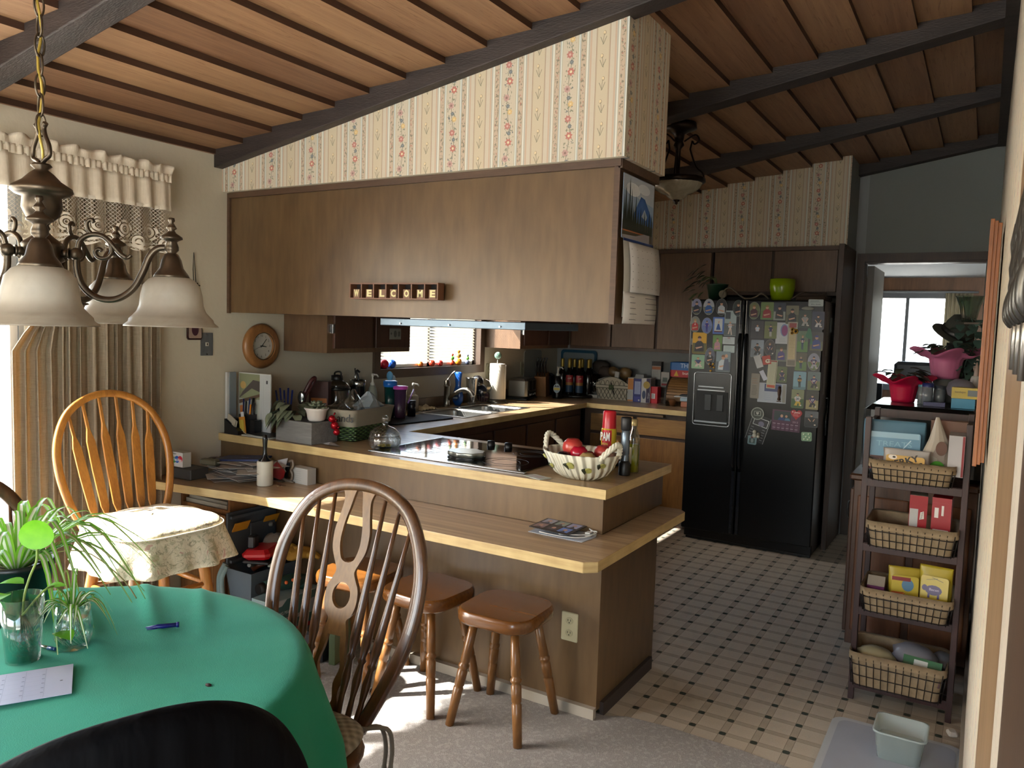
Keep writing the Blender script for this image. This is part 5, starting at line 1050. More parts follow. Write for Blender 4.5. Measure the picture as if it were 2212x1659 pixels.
    mb.tube([(.165, -.078, ZC + .03), (.2, -.08, ZC + .012), (.28, -.082, ZC + .009), (.36, -.08, ZC + .009)], .0016, 5, 0); tag(mb.obj('notebook', [plain('#a8a89e', .6), plain('#22201f', .5)]), 'open spiral notebook with dark pages left of the planter', 'notebook')
    # planter box, trailing succulent, cream pot
    gw = wood('grey_weathered_board', '#4c4a48', '#83807c', 'x', 7, .7, 16, .25)
    t = thing('planter_box', 'grey weathered wooden planter box on the peninsula corner', 'planter', (.515, .025, ZC), -.03)
    MB().box((-.125, -.085, 0), (.125, .085, .105), 0).obj('box', gw, t, bevel=.002); MB().box((-.115, -.075, .1051), (.115, .075, .1055)).obj('soil', plain('#1e1712', .95), t)
    lm = Mat('grey_green_succulent'); lm.base(lm.mix(lm.noise(18, 3), '#3e463a', '#7d8266')).set(rough=.6)
    t = thing('trailing_plant', 'grey-green leafy plant spilling over the left of the planter box', 'plant', (.43, .02, ZC + .104)); mb = MB()
    for k in range(34):
        a = rnd.uniform(-PI, PI * .25) if k < 26 else rnd.uniform(0, PI); L = rnd.uniform(.02, .10); h = rnd.uniform(.01, .085) * (1.2 - L * 7); leaf(mb, (L * math.cos(a) - .01, L * math.sin(a) * .7, .012 + max(h, -.0)), (math.cos(a), math.sin(a) * .8, .15 - L * 4), rnd.uniform(.045, .075), .85, curl=.5)
    for k in range(8): leaf(mb, (-.06 + k * .012, -.09, .03 - .01 * (k % 3)), (-.2 + rnd.uniform(-.3, .3), -.6, -.9), .06, .7, curl=.3)
    mb.obj('foliage', lm.m, t)
    t = thing('potted_succulent', 'cream ceramic pot of rosette succulent on the planter box', 'plant', (.59, .015, ZC + .106))
    MB().lathe([(0, 0), (.036, 0), (.042, .008), (.05, .05), (.06, .062), (.056, .065), (.05, .058), (0, .052)], (0, 0, 0), 28, 0, False).obj('pot', plain('#c9bfb8', .3), t); mb = MB()
    for ring, (n, r, z, L, e) in enumerate(((10, .028, .06, .04, .15), (8, .018, .068, .036, .5), (6, .01, .075, .03, 1.0))):
        for k in range(n):
            a = 2 * PI * k / n + ring * .4; d = Vector((math.cos(a), math.sin(a), e)).normalized(); p = Vector((r * math.cos(a) * .5, r * math.sin(a) * .5, z)); mb.tube([p, p + d * L * .35, p + d * L * .75, p + d * L], [.005, .010, .011, .003], 8, flat=.55)
    mb.obj('rosette', lm.m, t)
    tag(MB().tube(bez([(.45, .06, ZC + .12), (.47, .075, ZC + .15), (.5, .08, ZC + .165), (.53, .075, ZC + .15)], 5), [.012] * 16, 8, flat=.6).ball((.49, .08, ZC + .165), .016, 10).obj('garlic_string', plain('#a08d7a', .6)), 'small tan ceramic figure behind the succulent pot', 'figurine')
    # basket of bags
    t = thing('basket', 'green woven basket with a canvas liner full of clear bags', 'basket', (.6, .28, ZC), .12)
    wv = Mat('green_wicker'); x, y, z = wv.xyz(); u = x + y; r1 = (z * 330).sin(); q = ((z * 330 / PI).fl() * 1.0).mod(2) * PI; w2 = ((u * 150) + q).sin()
    wv.base(wv.mix(w2 * .5 + .5, '#1c2a17', '#5e7a48')).set(rough=.5).bump(r1.abs() * .6 + w2 * .6, 1, .006)
    def bsk(z, k): return [(a * k, b * k, z) for a, b in rrect(.24, .36, .03, 4)]
    MB().loft([bsk(0, .84), bsk(.13, .97)], 0, True, True).obj('wicker', wv.m, t)
    MB().loft([bsk(.075, .955), bsk(.14, 1.03), bsk(.158, 1.06), bsk(.16, 1.0), bsk(.11, .96)], 0, False, True).obj('liner', plain('#8f8676', .9), t)
    MB().text('ands', .055, TR((.075, -.1885, .118)) @ face_T((0, 0, 0), (1, 0, .02), (0, .12, 1)), 0, .001).obj('lettering', M_BLACK, t)
    bag = glass((.93, .95, .96), .12, name='plastic_bag')
    for i, (x, y, r_, h, lab, c) in enumerate(((-.03, -.1, .06, .09, 'crumpled clear bag at the front of the basket', 0), (.045, -.08, .055, .14, 'tall peaked clear bag in the basket', 0), (.03, .07, .075, .12, 'milky sandwich bags bunched at the back of the basket', 1), (-.06, .03, .06, .10, 'crinkled clear bag at the left of the basket', 0))):
        r2 = random.Random(i + 3); T = TR((.6, .28, ZC + .1), rz=.12) @ TR((x, y, 0)); jit = [[r2.uniform(.7, 1.25) for _ in range(14)] for _ in range(6)]
        mb = MB(T); mb.loft([[(r_ * math.cos(2 * PI * k / 14) * jit[j][k] * f, r_ * math.sin(2 * PI * k / 14) * jit[j][k] * f, h * q) for k in range(14)] for j, (q, f) in enumerate(((0, .8), (.25, 1), (.5, .95), (.75, .7), (.92, .4), (1.1, .12)))], 0, True, False)
        tag(mb.obj('plastic_bag', bag if not c else plain('#98a3a8', .35)), lab, 'bag')
    for i, (x, z, r_) in enumerate(((.665, .085, .02), (.683, .055, .017), (.655, .118, .018))): tag(MB().ball((x, .062 - i * .004, ZC + z), r_, 14).tube([(x, .066, ZC + z + r_), (x, .075, ZC + z + r_ + .01)], .004, 6).obj('bauble', plain('#a3121f', .15, .5)), ('upper red bauble hanging beside the basket', 'lowest red bauble beside the basket', 'dim red bauble tucked behind the others')[i], 'bauble')
    tag(MB(TR((.70, .0, ZC), rz=-.5)).add([(-.06, -.03, .001), (.06, -.03, .012), (.06, .03, .001), (-.06, .03, .006), (0, 0, .015)], [(0, 1, 4), (1, 2, 4), (2, 3, 4), (3, 0, 4)]).obj('paper_slip', plain('#b3b3b4', .6)), 'folded white paper slip in front of the basket', 'paper')
    # cut-glass dish
    gd = glass((.93, .95, .95), .02); t = thing('glass_dish', 'cut-glass candy dish with a ball-topped lid near the cooktop', 'dish', (.955, .095, ZC))
    fl = lambda q, z: 1 + .03 * math.cos(q * 2 * PI * 16)
    MB().lathe([(.05, 0), (.062, .004), (.073, .02), (.075, .045), (.068, .065), (.066, .065), (.072, .045), (.068, .02), (.05, .008), (0, .008)], (0, 0, 0), 64, 0, True, wob=fl).obj('bowl', gd, t)
    MB().lathe([(.069, .066), (.066, .078), (.045, .098), (.018, .108), (.012, .114), (.016, .12), (.008, .124), (0, .124)], (0, 0, 0), 64, 0, False, wob=fl).ball((0, 0, .142), .0165, 16).obj('lid', gd, t)
    for i in range(5): tag(MB().lathe([(0, 0), (.012, .002), (.012, .008), (0, .01)], (.955 + .022 * math.cos(i * 1.3), .095 + .022 * math.sin(i * 1.3), ZC + .01), 10, 0, False).obj('wrapped_candy', plain('#a89444', .3, .6)), 'gold wrapped sweet inside the cut-glass dish', 'candy', 'sweets in the glass dish')
    # ---- along the left wall
    t = thing('pen_holder', 'dark holder of blue pens behind the trailing plant', 'holder', (.17, .2, ZC)); MB().lathe([(.03, 0), (.035, .14), (.033, .14), (.028, .005), (0, .005)], (0, 0, 0), 16).obj('cup', M_BLACK, t)
    for i in range(5): tag(MB().cyl((.165 + i * .005, .185 + i * .008, ZC + .02), (.14 + i * .012, .165 + i * .018, ZC + .215 + .012 * (i % 2)), .005, 8).obj('pen', plain('#1c2f78', .35)), 'slim blue pen in the dark holder', 'pen', 'blue pens in the dark holder')
    t = thing('scissors', 'dark red handled scissors standing behind the plant', 'scissors', (.17, .33, ZC)); MB().tube(bez([(0, 0, .12), (.01, .01, .18), (.02, .05, .24), (.035, .055, .275), (.03, .03, .26), (.01, .0, .19)], 5), .011, 8).obj('handle', plain('#4a2326', .3), t); MB().box((-.01, -.006, 0), (.012, .006, .14)).obj('blade', M_CHROME, t)
    tag(MB(TR((.19, .30, ZC + .17))).lathe([(.018, -.0), (.02, .004), (.013, .006), (0, .006)], (0, 0, 0), 16, 0, True, T=TR(rx=PI / 2, rz=.5), sy=1.8).tube([(0, 0, -.03), (0, .0, -.168)], .004, 6).obj('hand_mirror', plain('#8c8f90', .12, .9)), 'little jewelled silver clip among the pens', 'clip')
    def choc(c): c.rect(-.045, -.05, .05, .03, '#a8642a').rect(-.042, -.018, .048, .004, '#1e2238').txt('GHIRARDELLI', .003, -.007, .016, '#b8aa88', .082).poly([(-.05, .03), (.0, .05), (.055, .04), (.05, .03)], '#3a1712').el(.003, .012, .012, .006, '#b8aa88')
    box_thing('chocolate_bag', 'brown and orange bag of chocolate squares standing behind the basket', 'bag', (.15, .48), (.115, .04, .25), .35, '#3f1c14', choc)
    t = bottle('water_jug', 'squat smoked plastic water jug with a black flip lid', 'jug', (.13, .635), [(0, 0), (.07, 0), (.075, .02), (.075, .2), (.07, .21), (.073, .215), (.055, .238), (.03, .248), (.03, .25)], '', mat=glass((.55, .56, .56), .05))
    MB().lathe([(.032, .246), (.034, .25), (.034, .275), (.0, .28)], (0, 0, 0), 20, 0, False).tube(bez([(-.02, 0, .275), (-.01, -.005, .292), (.02, -.005, .298), (.035, -.004, .29), (.03, 0, .265)], 4), .0055, 8).obj('lid', M_BLACK, t); MB().lathe([(.0765, .19), (.0785, .195), (.0785, .203), (.0765, .207)], (0, 0, 0), 24).obj('band', M_BLACK, t)
    t = bottle('tumbler', 'steel-rimmed black tumbler holding a straw and a black spoon', 'tumbler', (.13, .81), [(0, 0), (.034, 0), (.042, .10), (.047, .2), (.0475, .21)], '#0d0e10', [('rim', [(.0475, .205), (.049, .212), (.049, .238), (.046, .24), (.045, .20), (0, .2)], plain('#a9acae', .2, 1))])
    MB().cyl((-.015, 0, .2), (-.022, -.0, .31), .0045, 8).obj('straw', plain('#c6c8c9', .15, 1), t); MB().tube(bez([(.012, 0, .2), (.005, 0, .26), (-.008, 0, .285), (-.003, 0, .297), (.014, 0, .288)], 4), .007, 8).obj('spoon_handle', M_BLACK, t)
    tag(MB(face_T((.352, .885, 1.44), (0, 1, 0), (0, 0, 1))).prism(rrect(.105, .064, .002, 2), 0, .0008, 0).prism(ell(0, 0, .014, .02), .0008, .0012, 1).prism(rrect(.02, .03, .002, 2, .035, 0), .0008, .0012, 1).prism(ell(-.036, .002, .007, .007), .0008, .0012, 1).obj('banknote', [plain('#7d8078', .8), plain('#565a54', .8)]), 'banknote taped to the side of the dark wall cabinet', 'banknote')
    mat_o = tag(MB(TR((.37, 1.02, ZC), rz=-.12)).prism(rrect(.26, .52, .02, 4), 0, .008).obj('drying_mat', plain('#0e1014', .9)), 'black drying mat left of the sink', 'mat')
    t = bottle('soap_dispenser', 'clear lotion bottle with a white pump behind the basket', 'bottle', (.17, .90), [(0, 0), (.03, 0), (.031, .16), (.02, .195), (.012, .21), (.0, .21)], '#8d9288', z=ZC); pump(t, .205, '#b9b6ae', 1.15)
    t = bottle('bottle_brush_cup', 'dark green cup with a bright blue lid', 'cup', (.25, .97), [(0, 0), (.028, 0), (.036, .19), (0, .19)], '#0e3d3a', [('lid', [(.038, .19), (.043, .2), (.043, .225), (.03, .23), (0, .222)], plain('#1f6cc4', .3))], z=ZC + .008)
    t = bottle('tumbler', 'purple cracked-ice tumbler with a pink lid', 'tumbler', (.31, .995), [(0, 0), (.032, 0), (.034, .02), (.040, .18), (0, .18)], '#4a3350', [('lid', [(.043, .178), (.046, .182), (.046, .197), (.02, .2), (0, .2)], plain('#d24fc0', .3))], z=ZC + .008, mat=None)
    tag(MB().cyl((.335, 1.04, ZC + .1), (.30, 1.14, ZC + .175), .0045, 8).obj('straw', plain('#b57fd0', .3)), 'slanting lilac drinking straw by the purple tumbler', 'straw')
    t = bottle('jar', 'short dark glass jar on the drying mat', 'jar', (.30, 1.12), [(0, 0), (.026, 0), (.027, .08), (.02, .09), (0, .09)], '#141019', [('lid', [(.027, .082), (.028, .1), (0, .1)], plain('#1d1d22', .3))], z=ZC + .008)
    for i, (x, y, h, c, lab) in enumerate(((.17, 1.06, .285, '#5f9fc8', 'pale blue dish brush standing upright'), (.16, 1.10, .26, '#b8ccd0', 'white scrub brush behind the tumblers'))):
        t = thing('dish_brush', lab, 'brush', (x, y, ZC)); MB().cyl((0, 0, 0), (0, 0, h - .05), .006, 8).obj('handle', plain(c, .4), t); MB().ball((0, 0, h - .03), .024, 12, sz=1.3, sy=.6).obj('head', plain(c, .5), t)
    t = bottle('soap_dispenser', 'square cream soap dispenser with leaf print beside the sink', 'bottle', (.115, 1.37), [(0, 0), (.037, 0), (.037, .1), (.03, .112), (.012, .12), (0, .12)], '#b3ab98'); pump(t, .118, '#d4d0c6', 1.2); mb = MB()
    for k in range(7): leaf(mb, (.038 * (-.6 + .2 * k) * .8, -.0385, .02 + .012 * k), (.3 * (-1) ** k, 0, 1), .02, .5, curl=0)
    mb.obj('leaf_print', plain('#5a4a44', .6), t)
    def rag(u, v):
        x, y = -.06 + .12 * u, -.09 + .18 * v; return (.10 + x, 1.50 + y, ZC + .004 + .03 * math.exp(-((u - .5) ** 2 + (v - .6) ** 2) * 8) * abs(math.sin(u * 9 + v * 5)) + .008 * abs(math.sin(v * 17)))
    tag(MB().grid(rag, 20, 24).obj('dishcloth', plain('#a8987e', .9), solid=.002), 'crumpled tan dishcloth behind the sink', 'cloth')
    # ---- sink
    st = Mat('brushed_steel'); st.base(st.mix(st.noise(3, 3, (2, 60, 2)), '#8a8b88', '#b4b4b0')).set(rough=.3, metal=1)
    t = thing('sink', 'double-bowl stainless steel kitchen sink', 'sink', (.352, 1.75, .74)); mb = MB()
    X0, X1, Y0, Y1 = .15, .555, 1.33, 2.175
    for (y0, y1) in ((1.37, 1.735), (1.775, 2.135)):
        o = [(a, b) for a, b in rrect(.36, y1 - y0, .06, 5, .352, (y0 + y1) / 2)]
        k = lambda f: [(.352 + (a - .352) * f, (y0 + y1) / 2 + (b - (y0 + y1) / 2) * f) for a, b in o]
        mb.loft([[(a, b, z) for a, b in k(f)] for f, z in ((1.02, .9185), (1, .917), (.98, .9), (.94, .78), (.88, .765))], 0, False, True); mb.add([(a, b, .765) for a, b in k(.88)], [tuple(range(len(o)))])
    fr = [((X0, Y0), (.172, Y1)), ((.532, Y0), (X1, Y1)), ((.172, Y0), (.532, 1.37)), ((.172, 2.135), (.532, Y1)), ((.172, 1.735), (.532, 1.775))]
    for a, b in fr: mb.box((a[0], a[1], .9155), (b[0], b[1], .9185))
    mb.obj('basin', st.m, t, world=True)
    t = thing('faucet', 'brushed nickel single-lever kitchen faucet', 'faucet', (.08, 1.80, .9185)); nk = plain('#8f8b82', .3, 1)
    MB().lathe([(.03, 0), (.026, .006), (.023, .02), (.022, .14), (.025, .142), (.025, .15), (.022, .155), (.02, .185), (0, .192)], (0, 0, 0), 24, 0, False).obj('body', nk, t)
    MB().tube(bez([(.01, 0, .05), (.06, .0, .09), (.12, .0, .125), (.17, .0, .13), (.21, .0, .11), (.225, .0, .088)], 6), [.014] * 18 + [.0165] * 13, 12).obj('spout', nk, t)
    MB().tube(bez([(0, 0, .185), (.01, .004, .2), (.03, .01, .23), (.06, .016, .255)], 5), [.014, .014, .013, .012, .011, .010, .009, .009, .009, .009, .010, .011, .011, .011, .010, .008], 8, flat=.6).obj('lever', nk, t)
    t = thing('dish_soap', 'blue dish-soap bottle standing upside down by the faucet', 'bottle', (.085, 1.93, ZC)); mb = MB(); mb.lathe([(0, 0), (.022, 0), (.04, .03), (.045, .07), (.03, .12), (.022, .14), (.026, .2), (.032, .235), (.02, .245), (0, .245)], (0, 0, 0), 24, 0, False, sy=.7); mb.obj('bottle', plain('#1f55a8', .2), t)
    MB(face_T((.0, -.034, .07), (1, .15, 0), (0, 0, 1))).prism(ell(0, 0, .03, .035), 0, .001, 0).prism(ell(0, .015, .022, .01), .001, .0014, 1).prism(rrect(.04, .012, .003, 2, 0, -.012), .001, .0014, 1).obj('label', [plain('#23396c', .3), plain('#a9bccb', .4)], t)
    t = bottle('plastic_cup', 'clear plastic cup drying upside right by the sink', 'cup', (.11, 2.07), [(.03, 0), (.045, .19), (.048, .195), (.048, .2), (.043, .19), (.028, .005), (0, .005)], '', mat=glass((.8, .8, .8), .08))
    rk = thing('dish_rack', 'low dish rack of pans and lids behind the sink', 'rack', (.09, 2.2, ZC)); mb = MB()
    for k in range(6): mb.tube([(-.05, -.09 + k * .035, .01), (-.05, -.09 + k * .035, .07), (.04, -.09 + k * .035, .07), (.04, -.09 + k * .035, .01)], .0025, 6)
    mb.tube([(-.055, -.1, .01), (.045, -.1, .01), (.045, .1, .01), (-.055, .1, .01)], .003, 6, closed=True); mb.obj('wires', plain('#55504c', .5), rk)
    for i, (y, z, r_, c, rx, lab) in enumerate(((2.16, .17, .045, '#1c1b1e', -.5, 'black bowl tilted on the dish rack'), (2.2, .10, .05, '#232a3a', -.3, 'navy cup drying below the black bowl'), (2.25, .12, .06, '#777d78', .2, 'round glass lid leaning on the dish rack'), (2.24, .05, .045, '#4a3540', -.2, 'dark plum mug lying low on the rack'))):
        tag(MB(TR((.1, y, ZC + z), rx=PI / 2 + rx, rz=.6)).lathe([(0, .03), (r_ * .7, .026), (r_, .0), (r_ * 1.04, -.002), (r_ * .95, .002), (r_ * .6, .02), (0, .024)], (0, 0, 0), 20, 0, False).obj(('bowl', 'cup', 'lid', 'mug')[i], plain(c, .2) if i != 2 else glass((.75, .78, .76), .05)), lab, ('bowl', 'cup', 'lid', 'mug')[i])
    t = thing('paper_towel_holder', 'roll of paper towels on a steel stand with a glass ball finial', 'paper towels', (.16, 2.345, ZC)); MB().lathe([(.075, 0), (.078, .008), (.06, .02), (.02, .024), (0, .024)], (0, 0, 0), 28, 0, False).cyl((0, 0, .02), (0, 0, .33), .006, 10).obj('stand', nk, t)
    MB().lathe([(.012, .026), (.058, .026), (.06, .03), (.06, .295), (.057, .298), (.02, .298), (.018, .295), (.018, .03)], (0, 0, 0), 36).obj('roll', plain('#cbc6bb', .9), t); MB().tube([(.05, .02, .026), (.05, .02, .29)], .014, 10).obj('loose_edge', plain('#cbc6bb', .9), t); MB().ball((0, 0, .36), .028, 20).obj('finial', plain('#6f8f82', .08), t)
    # ---- toaster and the corner
    t = thing('toaster', 'brushed steel two-lever toaster in the counter corner', 'toaster', (.14, 2.76, ZC), .22); MB().box((-.085, -.14, .012), (.085, .14, .17), bev=.018).obj('body', plain('#9c9b96', .28, .9), t); MB().box((-.09, -.145, 0), (.09, .145, .014), bev=.003).obj('base', M_BLACK, t)
    for y in (-.055, .055): MB().box((.0855, y - .04, .075), (.089, y + .04, .15), bev=.002).obj('lever_slot', M_BLACK, t)
    MB().box((.0855, -.095, .022), (.0895, .1, .062), bev=.002).obj('control_panel', M_BLACK, t)
    for k in range(4): MB().lathe([(.009, 0), (.009, .006), (0, .007)], (0, 0, 0), 12, 0, False, T=TR((.0895, -.07 + k * .045, .042), ry=PI / 2)).obj('dial', plain('#8b8d8e', .3, .6), t)
    for y in (-.05, .05): MB().box((-.06, y - .014, .1702), (.06, y + .014, .1712)).obj('slot', M_BLACK, t)
    t = thing('knife_block', 'wooden knife block bristling with black handles', 'knife block', (.15, 3.08, ZC), .3); MB(TR(ry=0)).add([(-.05, -.07, 0), (.05, -.07, 0), (.05, .09, 0), (-.05, .09, 0), (-.05, -.1, .17), (.05, -.1, .17), (.05, .03, .21), (-.05, .03, .21)], [(0, 3, 2, 1), (4, 5, 6, 7), (0, 1, 5, 4), (1, 2, 6, 5), (2, 3, 7, 6), (3, 0, 4, 7)]).obj('block', wood('light_block_wood', '#6f4a2a', '#9c7044', 'z', 7), t, bevel=.003)
    for i in range(8): tag(MB(TR((.15, 3.08, ZC), rz=.3)).tube(bez([(-.035 + (i % 4) * .023, -.07 + (i // 4) * .06, .17 + .03 * (i // 4)), (-.04 + (i % 4) * .024, -.09 + (i // 4) * .06, .25 + .03 * (i // 4)), (-.035 + (i % 4) * .026, -.085 + (i // 4) * .055, .30 + .03 * (i // 4))], 4), [.009] * 9, 8, flat=.6).obj('knife', plain('#101114', .3)), 'black-handled knife in the wooden block', 'knife', 'knives in the wooden block')
    tag(MB().box((.03, 3.19, ZC), (.16, 3.3, ZC + .19), bev=.02).obj('coffee_maker', plain('#10131c', .35)), 'dark appliance hump behind the knife block', 'appliance')
    tag(MB(face_T((.006, 3.15, 1.15), (0, 1, 0), (0, 0, 1))).prism(rrect(.3, .30, .03, 4), 0, .008).obj('cutting_board', plain('#8e918c', .6)), 'grey cutting board leaning on the window wall', 'cutting board')
    T = face_T((.23, 3.60, 1.115), (1, 0, 0), (0, .02, 1)); tag(MB(T).prism(rrect(.36, .38, .03, 4), 0, .006, 0).prism(rrect(.31, .33, .02, 4), .006, .0075, 1).obj('cutting_board', [plain('#17506e', .4), plain('#7e8a90', .5)]), 'blue-rimmed cutting board leaning in the corner behind the syrups', 'cutting board')
    tag(MB().lathe([(0, 0), (.17, 0), (.178, .01), (.17, .022), (0, .02)], (.36, 3.32, ZC), 36, 0, False).obj('lazy_susan', plain('#15110f', .4)), 'round dark turntable carrying the syrup bottles', 'turntable')
    gl = plain('#120c0a', .12)
    def syrup(x, y, lab, label=True, s=1, grp=None):
        t = bottle('syrup_bottle', lab, 'bottle', (x, y), [(0, 0), (.034, 0), (.036, .006), (.036, .165), (.03, .185), (.016, .21), (.0135, .235)], '', [('neck_foil', [(.014, .228), (.0155, .232), (.0150, .29), (.0155, .3), (0, .302)], plain('#9a8640', .35, .5))], z=ZC + .022, mat=gl, group=grp)
        if label:
            a0 = -1.9
            lb = MB().add([(.0368 * math.cos(a0 + k * .24), .0368 * math.sin(a0 + k * .24), z) for z in (.02, .08, .105, .165) for k in range(9)], [(j * 9 + k, j * 9 + k + 1, (j + 1) * 9 + k + 1, (j + 1) * 9 + k) for j in range(3) for k in range(8)], 0, True); lb.mi = [0] * 8 + [1] * 8 + [2] * 8; lb.obj('label', [plain('#1f3c58', .5), plain('#9a6c34', .5), plain('#8e2026', .5)], t)
            MB().text('Torani', .022, TR((.010, -.0368, .138)) @ face_T((0, 0, 0), (1, -.2, .15), (0, 0, 1)), 0, .0008, shear=.3).obj('lettering', plain('#c9b7a8', .5), t)
        return t
    syrup(.335, 3.215, 'syrup bottle with a red and blue label, left of the front pair'); syrup(.425, 3.225, 'syrup bottle with a red and blue label, right of the front pair')
    for x, y in ((.24, 3.27), (.27, 3.36), (.33, 3.32), (.40, 3.33), (.47, 3.31), (.43, 3.42), (.34, 3.43)): syrup(x, y, 'dark syrup bottle with gold neck foil in the rear of the turntable', False, grp='syrup bottles at the back of the turntable')
    t = bottle('syrup_bottle', 'black pump bottle with a round yellow mountain label', 'bottle', (.33, 3.02), [(0, 0), (.04, 0), (.042, .01), (.036, .12), (.03, .16), (.014, .185), (.014, .19)], '#0b0c0d'); pump(t, .188, '#b5b5b0', 1.2)
    MB(face_T((.014, -.041, .085), (1, .3, 0), (0, 0, 1))).prism(ell(0, 0, .029, .038), 0, .001, 0).prism(rrect(.05, .02, .003, 2, 0, -.004), .001, .0015, 1).prism([(-.022, .012), (-.01, .03), (0, .016), (.01, .028), (.022, .012)], .001, .0015, 2).obj('label', [plain('#7f909c', .5), plain('#a8973a', .5), plain('#20242c', .5)], t)
    t = bottle('blender_jar', 'clear blender jar on a white base beside the syrups', 'blender', (.53, 3.33), [(.04, .03), (.05, .2), (.052, .2), (.042, .03), (0, .03)], '', mat=glass((.6, .62, .62), .04)); MB().box((-.06, -.05, 0), (.065, .05, .03), bev=.006).obj('base', plain('#98968f', .5), t)
    r4 = random.Random(9)
    for i, (x, y, z, a, b, c, col, lab) in enumerate(((.52, 3.45, .26, .08, .05, .06, '#332d2a', 'bundle of dark mesh bags heaped in the corner'), (.58, 3.42, .22, .07, .05, .05, '#453a34', 'grey-brown folded bag behind the blender jar'), (.50, 3.50, .20, .09, .06, .09, '#1f1d1e', 'black bag stuffed behind the blender jar'))):
        mb = MB(); mb.lathe([(.3, -1), (.8, -.75), (1, -.2), (.95, .4), (.6, .85), (.15, 1)], (0, 0, 0), 14, 0, True, T=Matrix.LocRotScale(Vector((x, y, ZC + z)), Euler((.3, .2 * i, .4 * i)), Vector((a, b, c))), wob=lambda q, z: 1 + .12 * math.sin(q * 40 + z * 4)); tag(mb.obj('bag', plain(col, .8)), lab, 'bag')
    # ---- back run
    t = thing('wire_basket', 'white lined wire basket with a metal grape emblem', 'basket', (.70, 3.37, ZC), .06); W2, H2 = .15, .13
    arc = lambda u: H2 + .06 * math.sin(PI * u)
    mb = MB(); N = 12
    mb.add([(-W2 * .86, -.075, 0), (W2 * .86, -.075, 0)] + [(W2 - 2 * W2 * k / N, -.085, arc(1 - k / N)) for k in range(N + 1)], [tuple(range(N + 3))]); mb.add([(-W2 * .86, .075, 0), (W2 * .86, .075, 0), (W2, .085, H2), (-W2, .085, H2), (-W2 * .86, -.075, 0), (W2 * .86, -.075, 0), (W2, -.085, H2), (-W2, -.085, H2)], [(0, 1, 2, 3), (0, 4, 7, 3), (1, 5, 6, 2), (0, 1, 5, 4)])
    mb.obj('liner', plain('#b0a694', .9), t, solid=.002); mb = MB()
    for k in range(9):
        x0 = -W2 * .86 + k * W2 * .215; mb.tube([(x0, -.082, .004), (x0 + .05 if k < 8 else x0, -.088, .095)], .0018, 5); mb.tube([(x0, -.082, .004), (x0 - .05 if k > 0 else x0, -.088, .095)], .0018, 5)
    for z in (.095, .12): mb.tube([(-W2 * .98, -.089, z), (W2 * .98, -.089, z)], .002, 5)
    mb.tube([(W2 - 2 * W2 * k / N, -.089, arc(1 - k / N)) for k in range(N + 1)], .0022, 5)
    for k in range(7): c0 = -W2 * .84 + k * W2 * .28; mb.tube([(c0 - .018, -.09, .12), (c0 - .012, -.09, .15), (c0, -.09, .16), (c0 + .012, -.09, .15), (c0 + .018, -.09, .12)], .0016, 5)
    mb.obj('wirework', plain('#4c5146', .5, .4), t)
    mb = MB()
    for k in range(9): mb.ball((-.02 + .014 * (k % 3), -.094, .115 - .013 * (k // 3)), .009, 8, 0)
    leaf(mb, (.0, -.095, .09), (.6, 0, -1), .05, .6, 1); leaf(mb, (-.005, -.095, .115), (-.1, 0, 1), .04, .5, 1); mb.obj('grape_emblem', [plain('#4f5b3c', .5), plain('#16151a', .5)], t)
    for i, (x, y, z, a, b, c, col, lab) in enumerate(((.66, 3.42, .22, .06, .04, .045, '#6a5438', 'brown bread bag heaped in the wire basket, left'), (.77, 3.40, .22, .055, .04, .05, '#7c6340', 'golden bread bag heaped in the wire basket, right'), (.82, 3.36, .15, .05, .04, .04, '#4a3626', 'dark roll bag at the right rim of the wire basket'))):
        mb = MB(); mb.lathe([(.3, -1), (.8, -.75), (1, -.2), (.95, .4), (.6, .85), (.15, 1)], (0, 0, 0), 14, 0, True, T=Matrix.LocRotScale(Vector((x, y, ZC + z)), Euler((.1, .6 - .5 * i, .2)), Vector((a, b, c))), wob=lambda q, z: 1 + .1 * math.sin(q * 40 + z * 4)); tag(mb.obj('bread_bag', plain(col, .35)), lab, 'bag')
    tag(MB(TR((.73, 3.31, ZC + .15), ry=.12)).box((-.018, -.012, 0), (.018, .012, .085)).obj('carton', plain('#a3a3a0', .5)), 'slim white carton poking out of the wire basket', 'carton')
    tag(MB(TR((.63, 3.30, ZC + .165), ry=-.2)).tube([(-.06, 0, 0), (0, 0, .006), (.06, .0, .01)], [.01, .014, .008], 8).obj('wrapper', plain('#96928b', .4)), 'crumpled silver wrapper on the wire basket rim', 'wrapper')
    box_thing('cracker_box', 'orange and white cracker box beside the wire basket', 'box', (.872, 3.33), (.05, .12, .195), .08, '#a8a6a0', lambda c: c.rect(-.024, .0, .024, .09, '#b8732a').rows(-.018, .018, -.07, -.02, 6, '#7e8084').rect(-.024, -.097, .024, -.085, '#b8732a'))
    box_thing('cracker_box', 'tall dark blue box with a pale side panel', 'box', (.94, 3.32), (.07, .15, .19), .08, '#20296a', lambda c: c.rect(-.024, -.03, .026, .075, '#8d96b8').rows(-.02, .022, -.025, .07, 9, '#5c659c').rect(-.026, -.09, .026, -.05, '#3a3f8a').rect(.01, -.085, .022, -.072, '#b0b0bc'))
    tag(MB(TR((.935, 3.33, ZC + .19), rz=.1)).box((-.035, -.05, 0), (.045, .05, .035), 0, taper=.8).obj('inner_bag', plain('#8c8d8e', .35)), 'silver inner bag crumpled out of the blue box', 'bag')
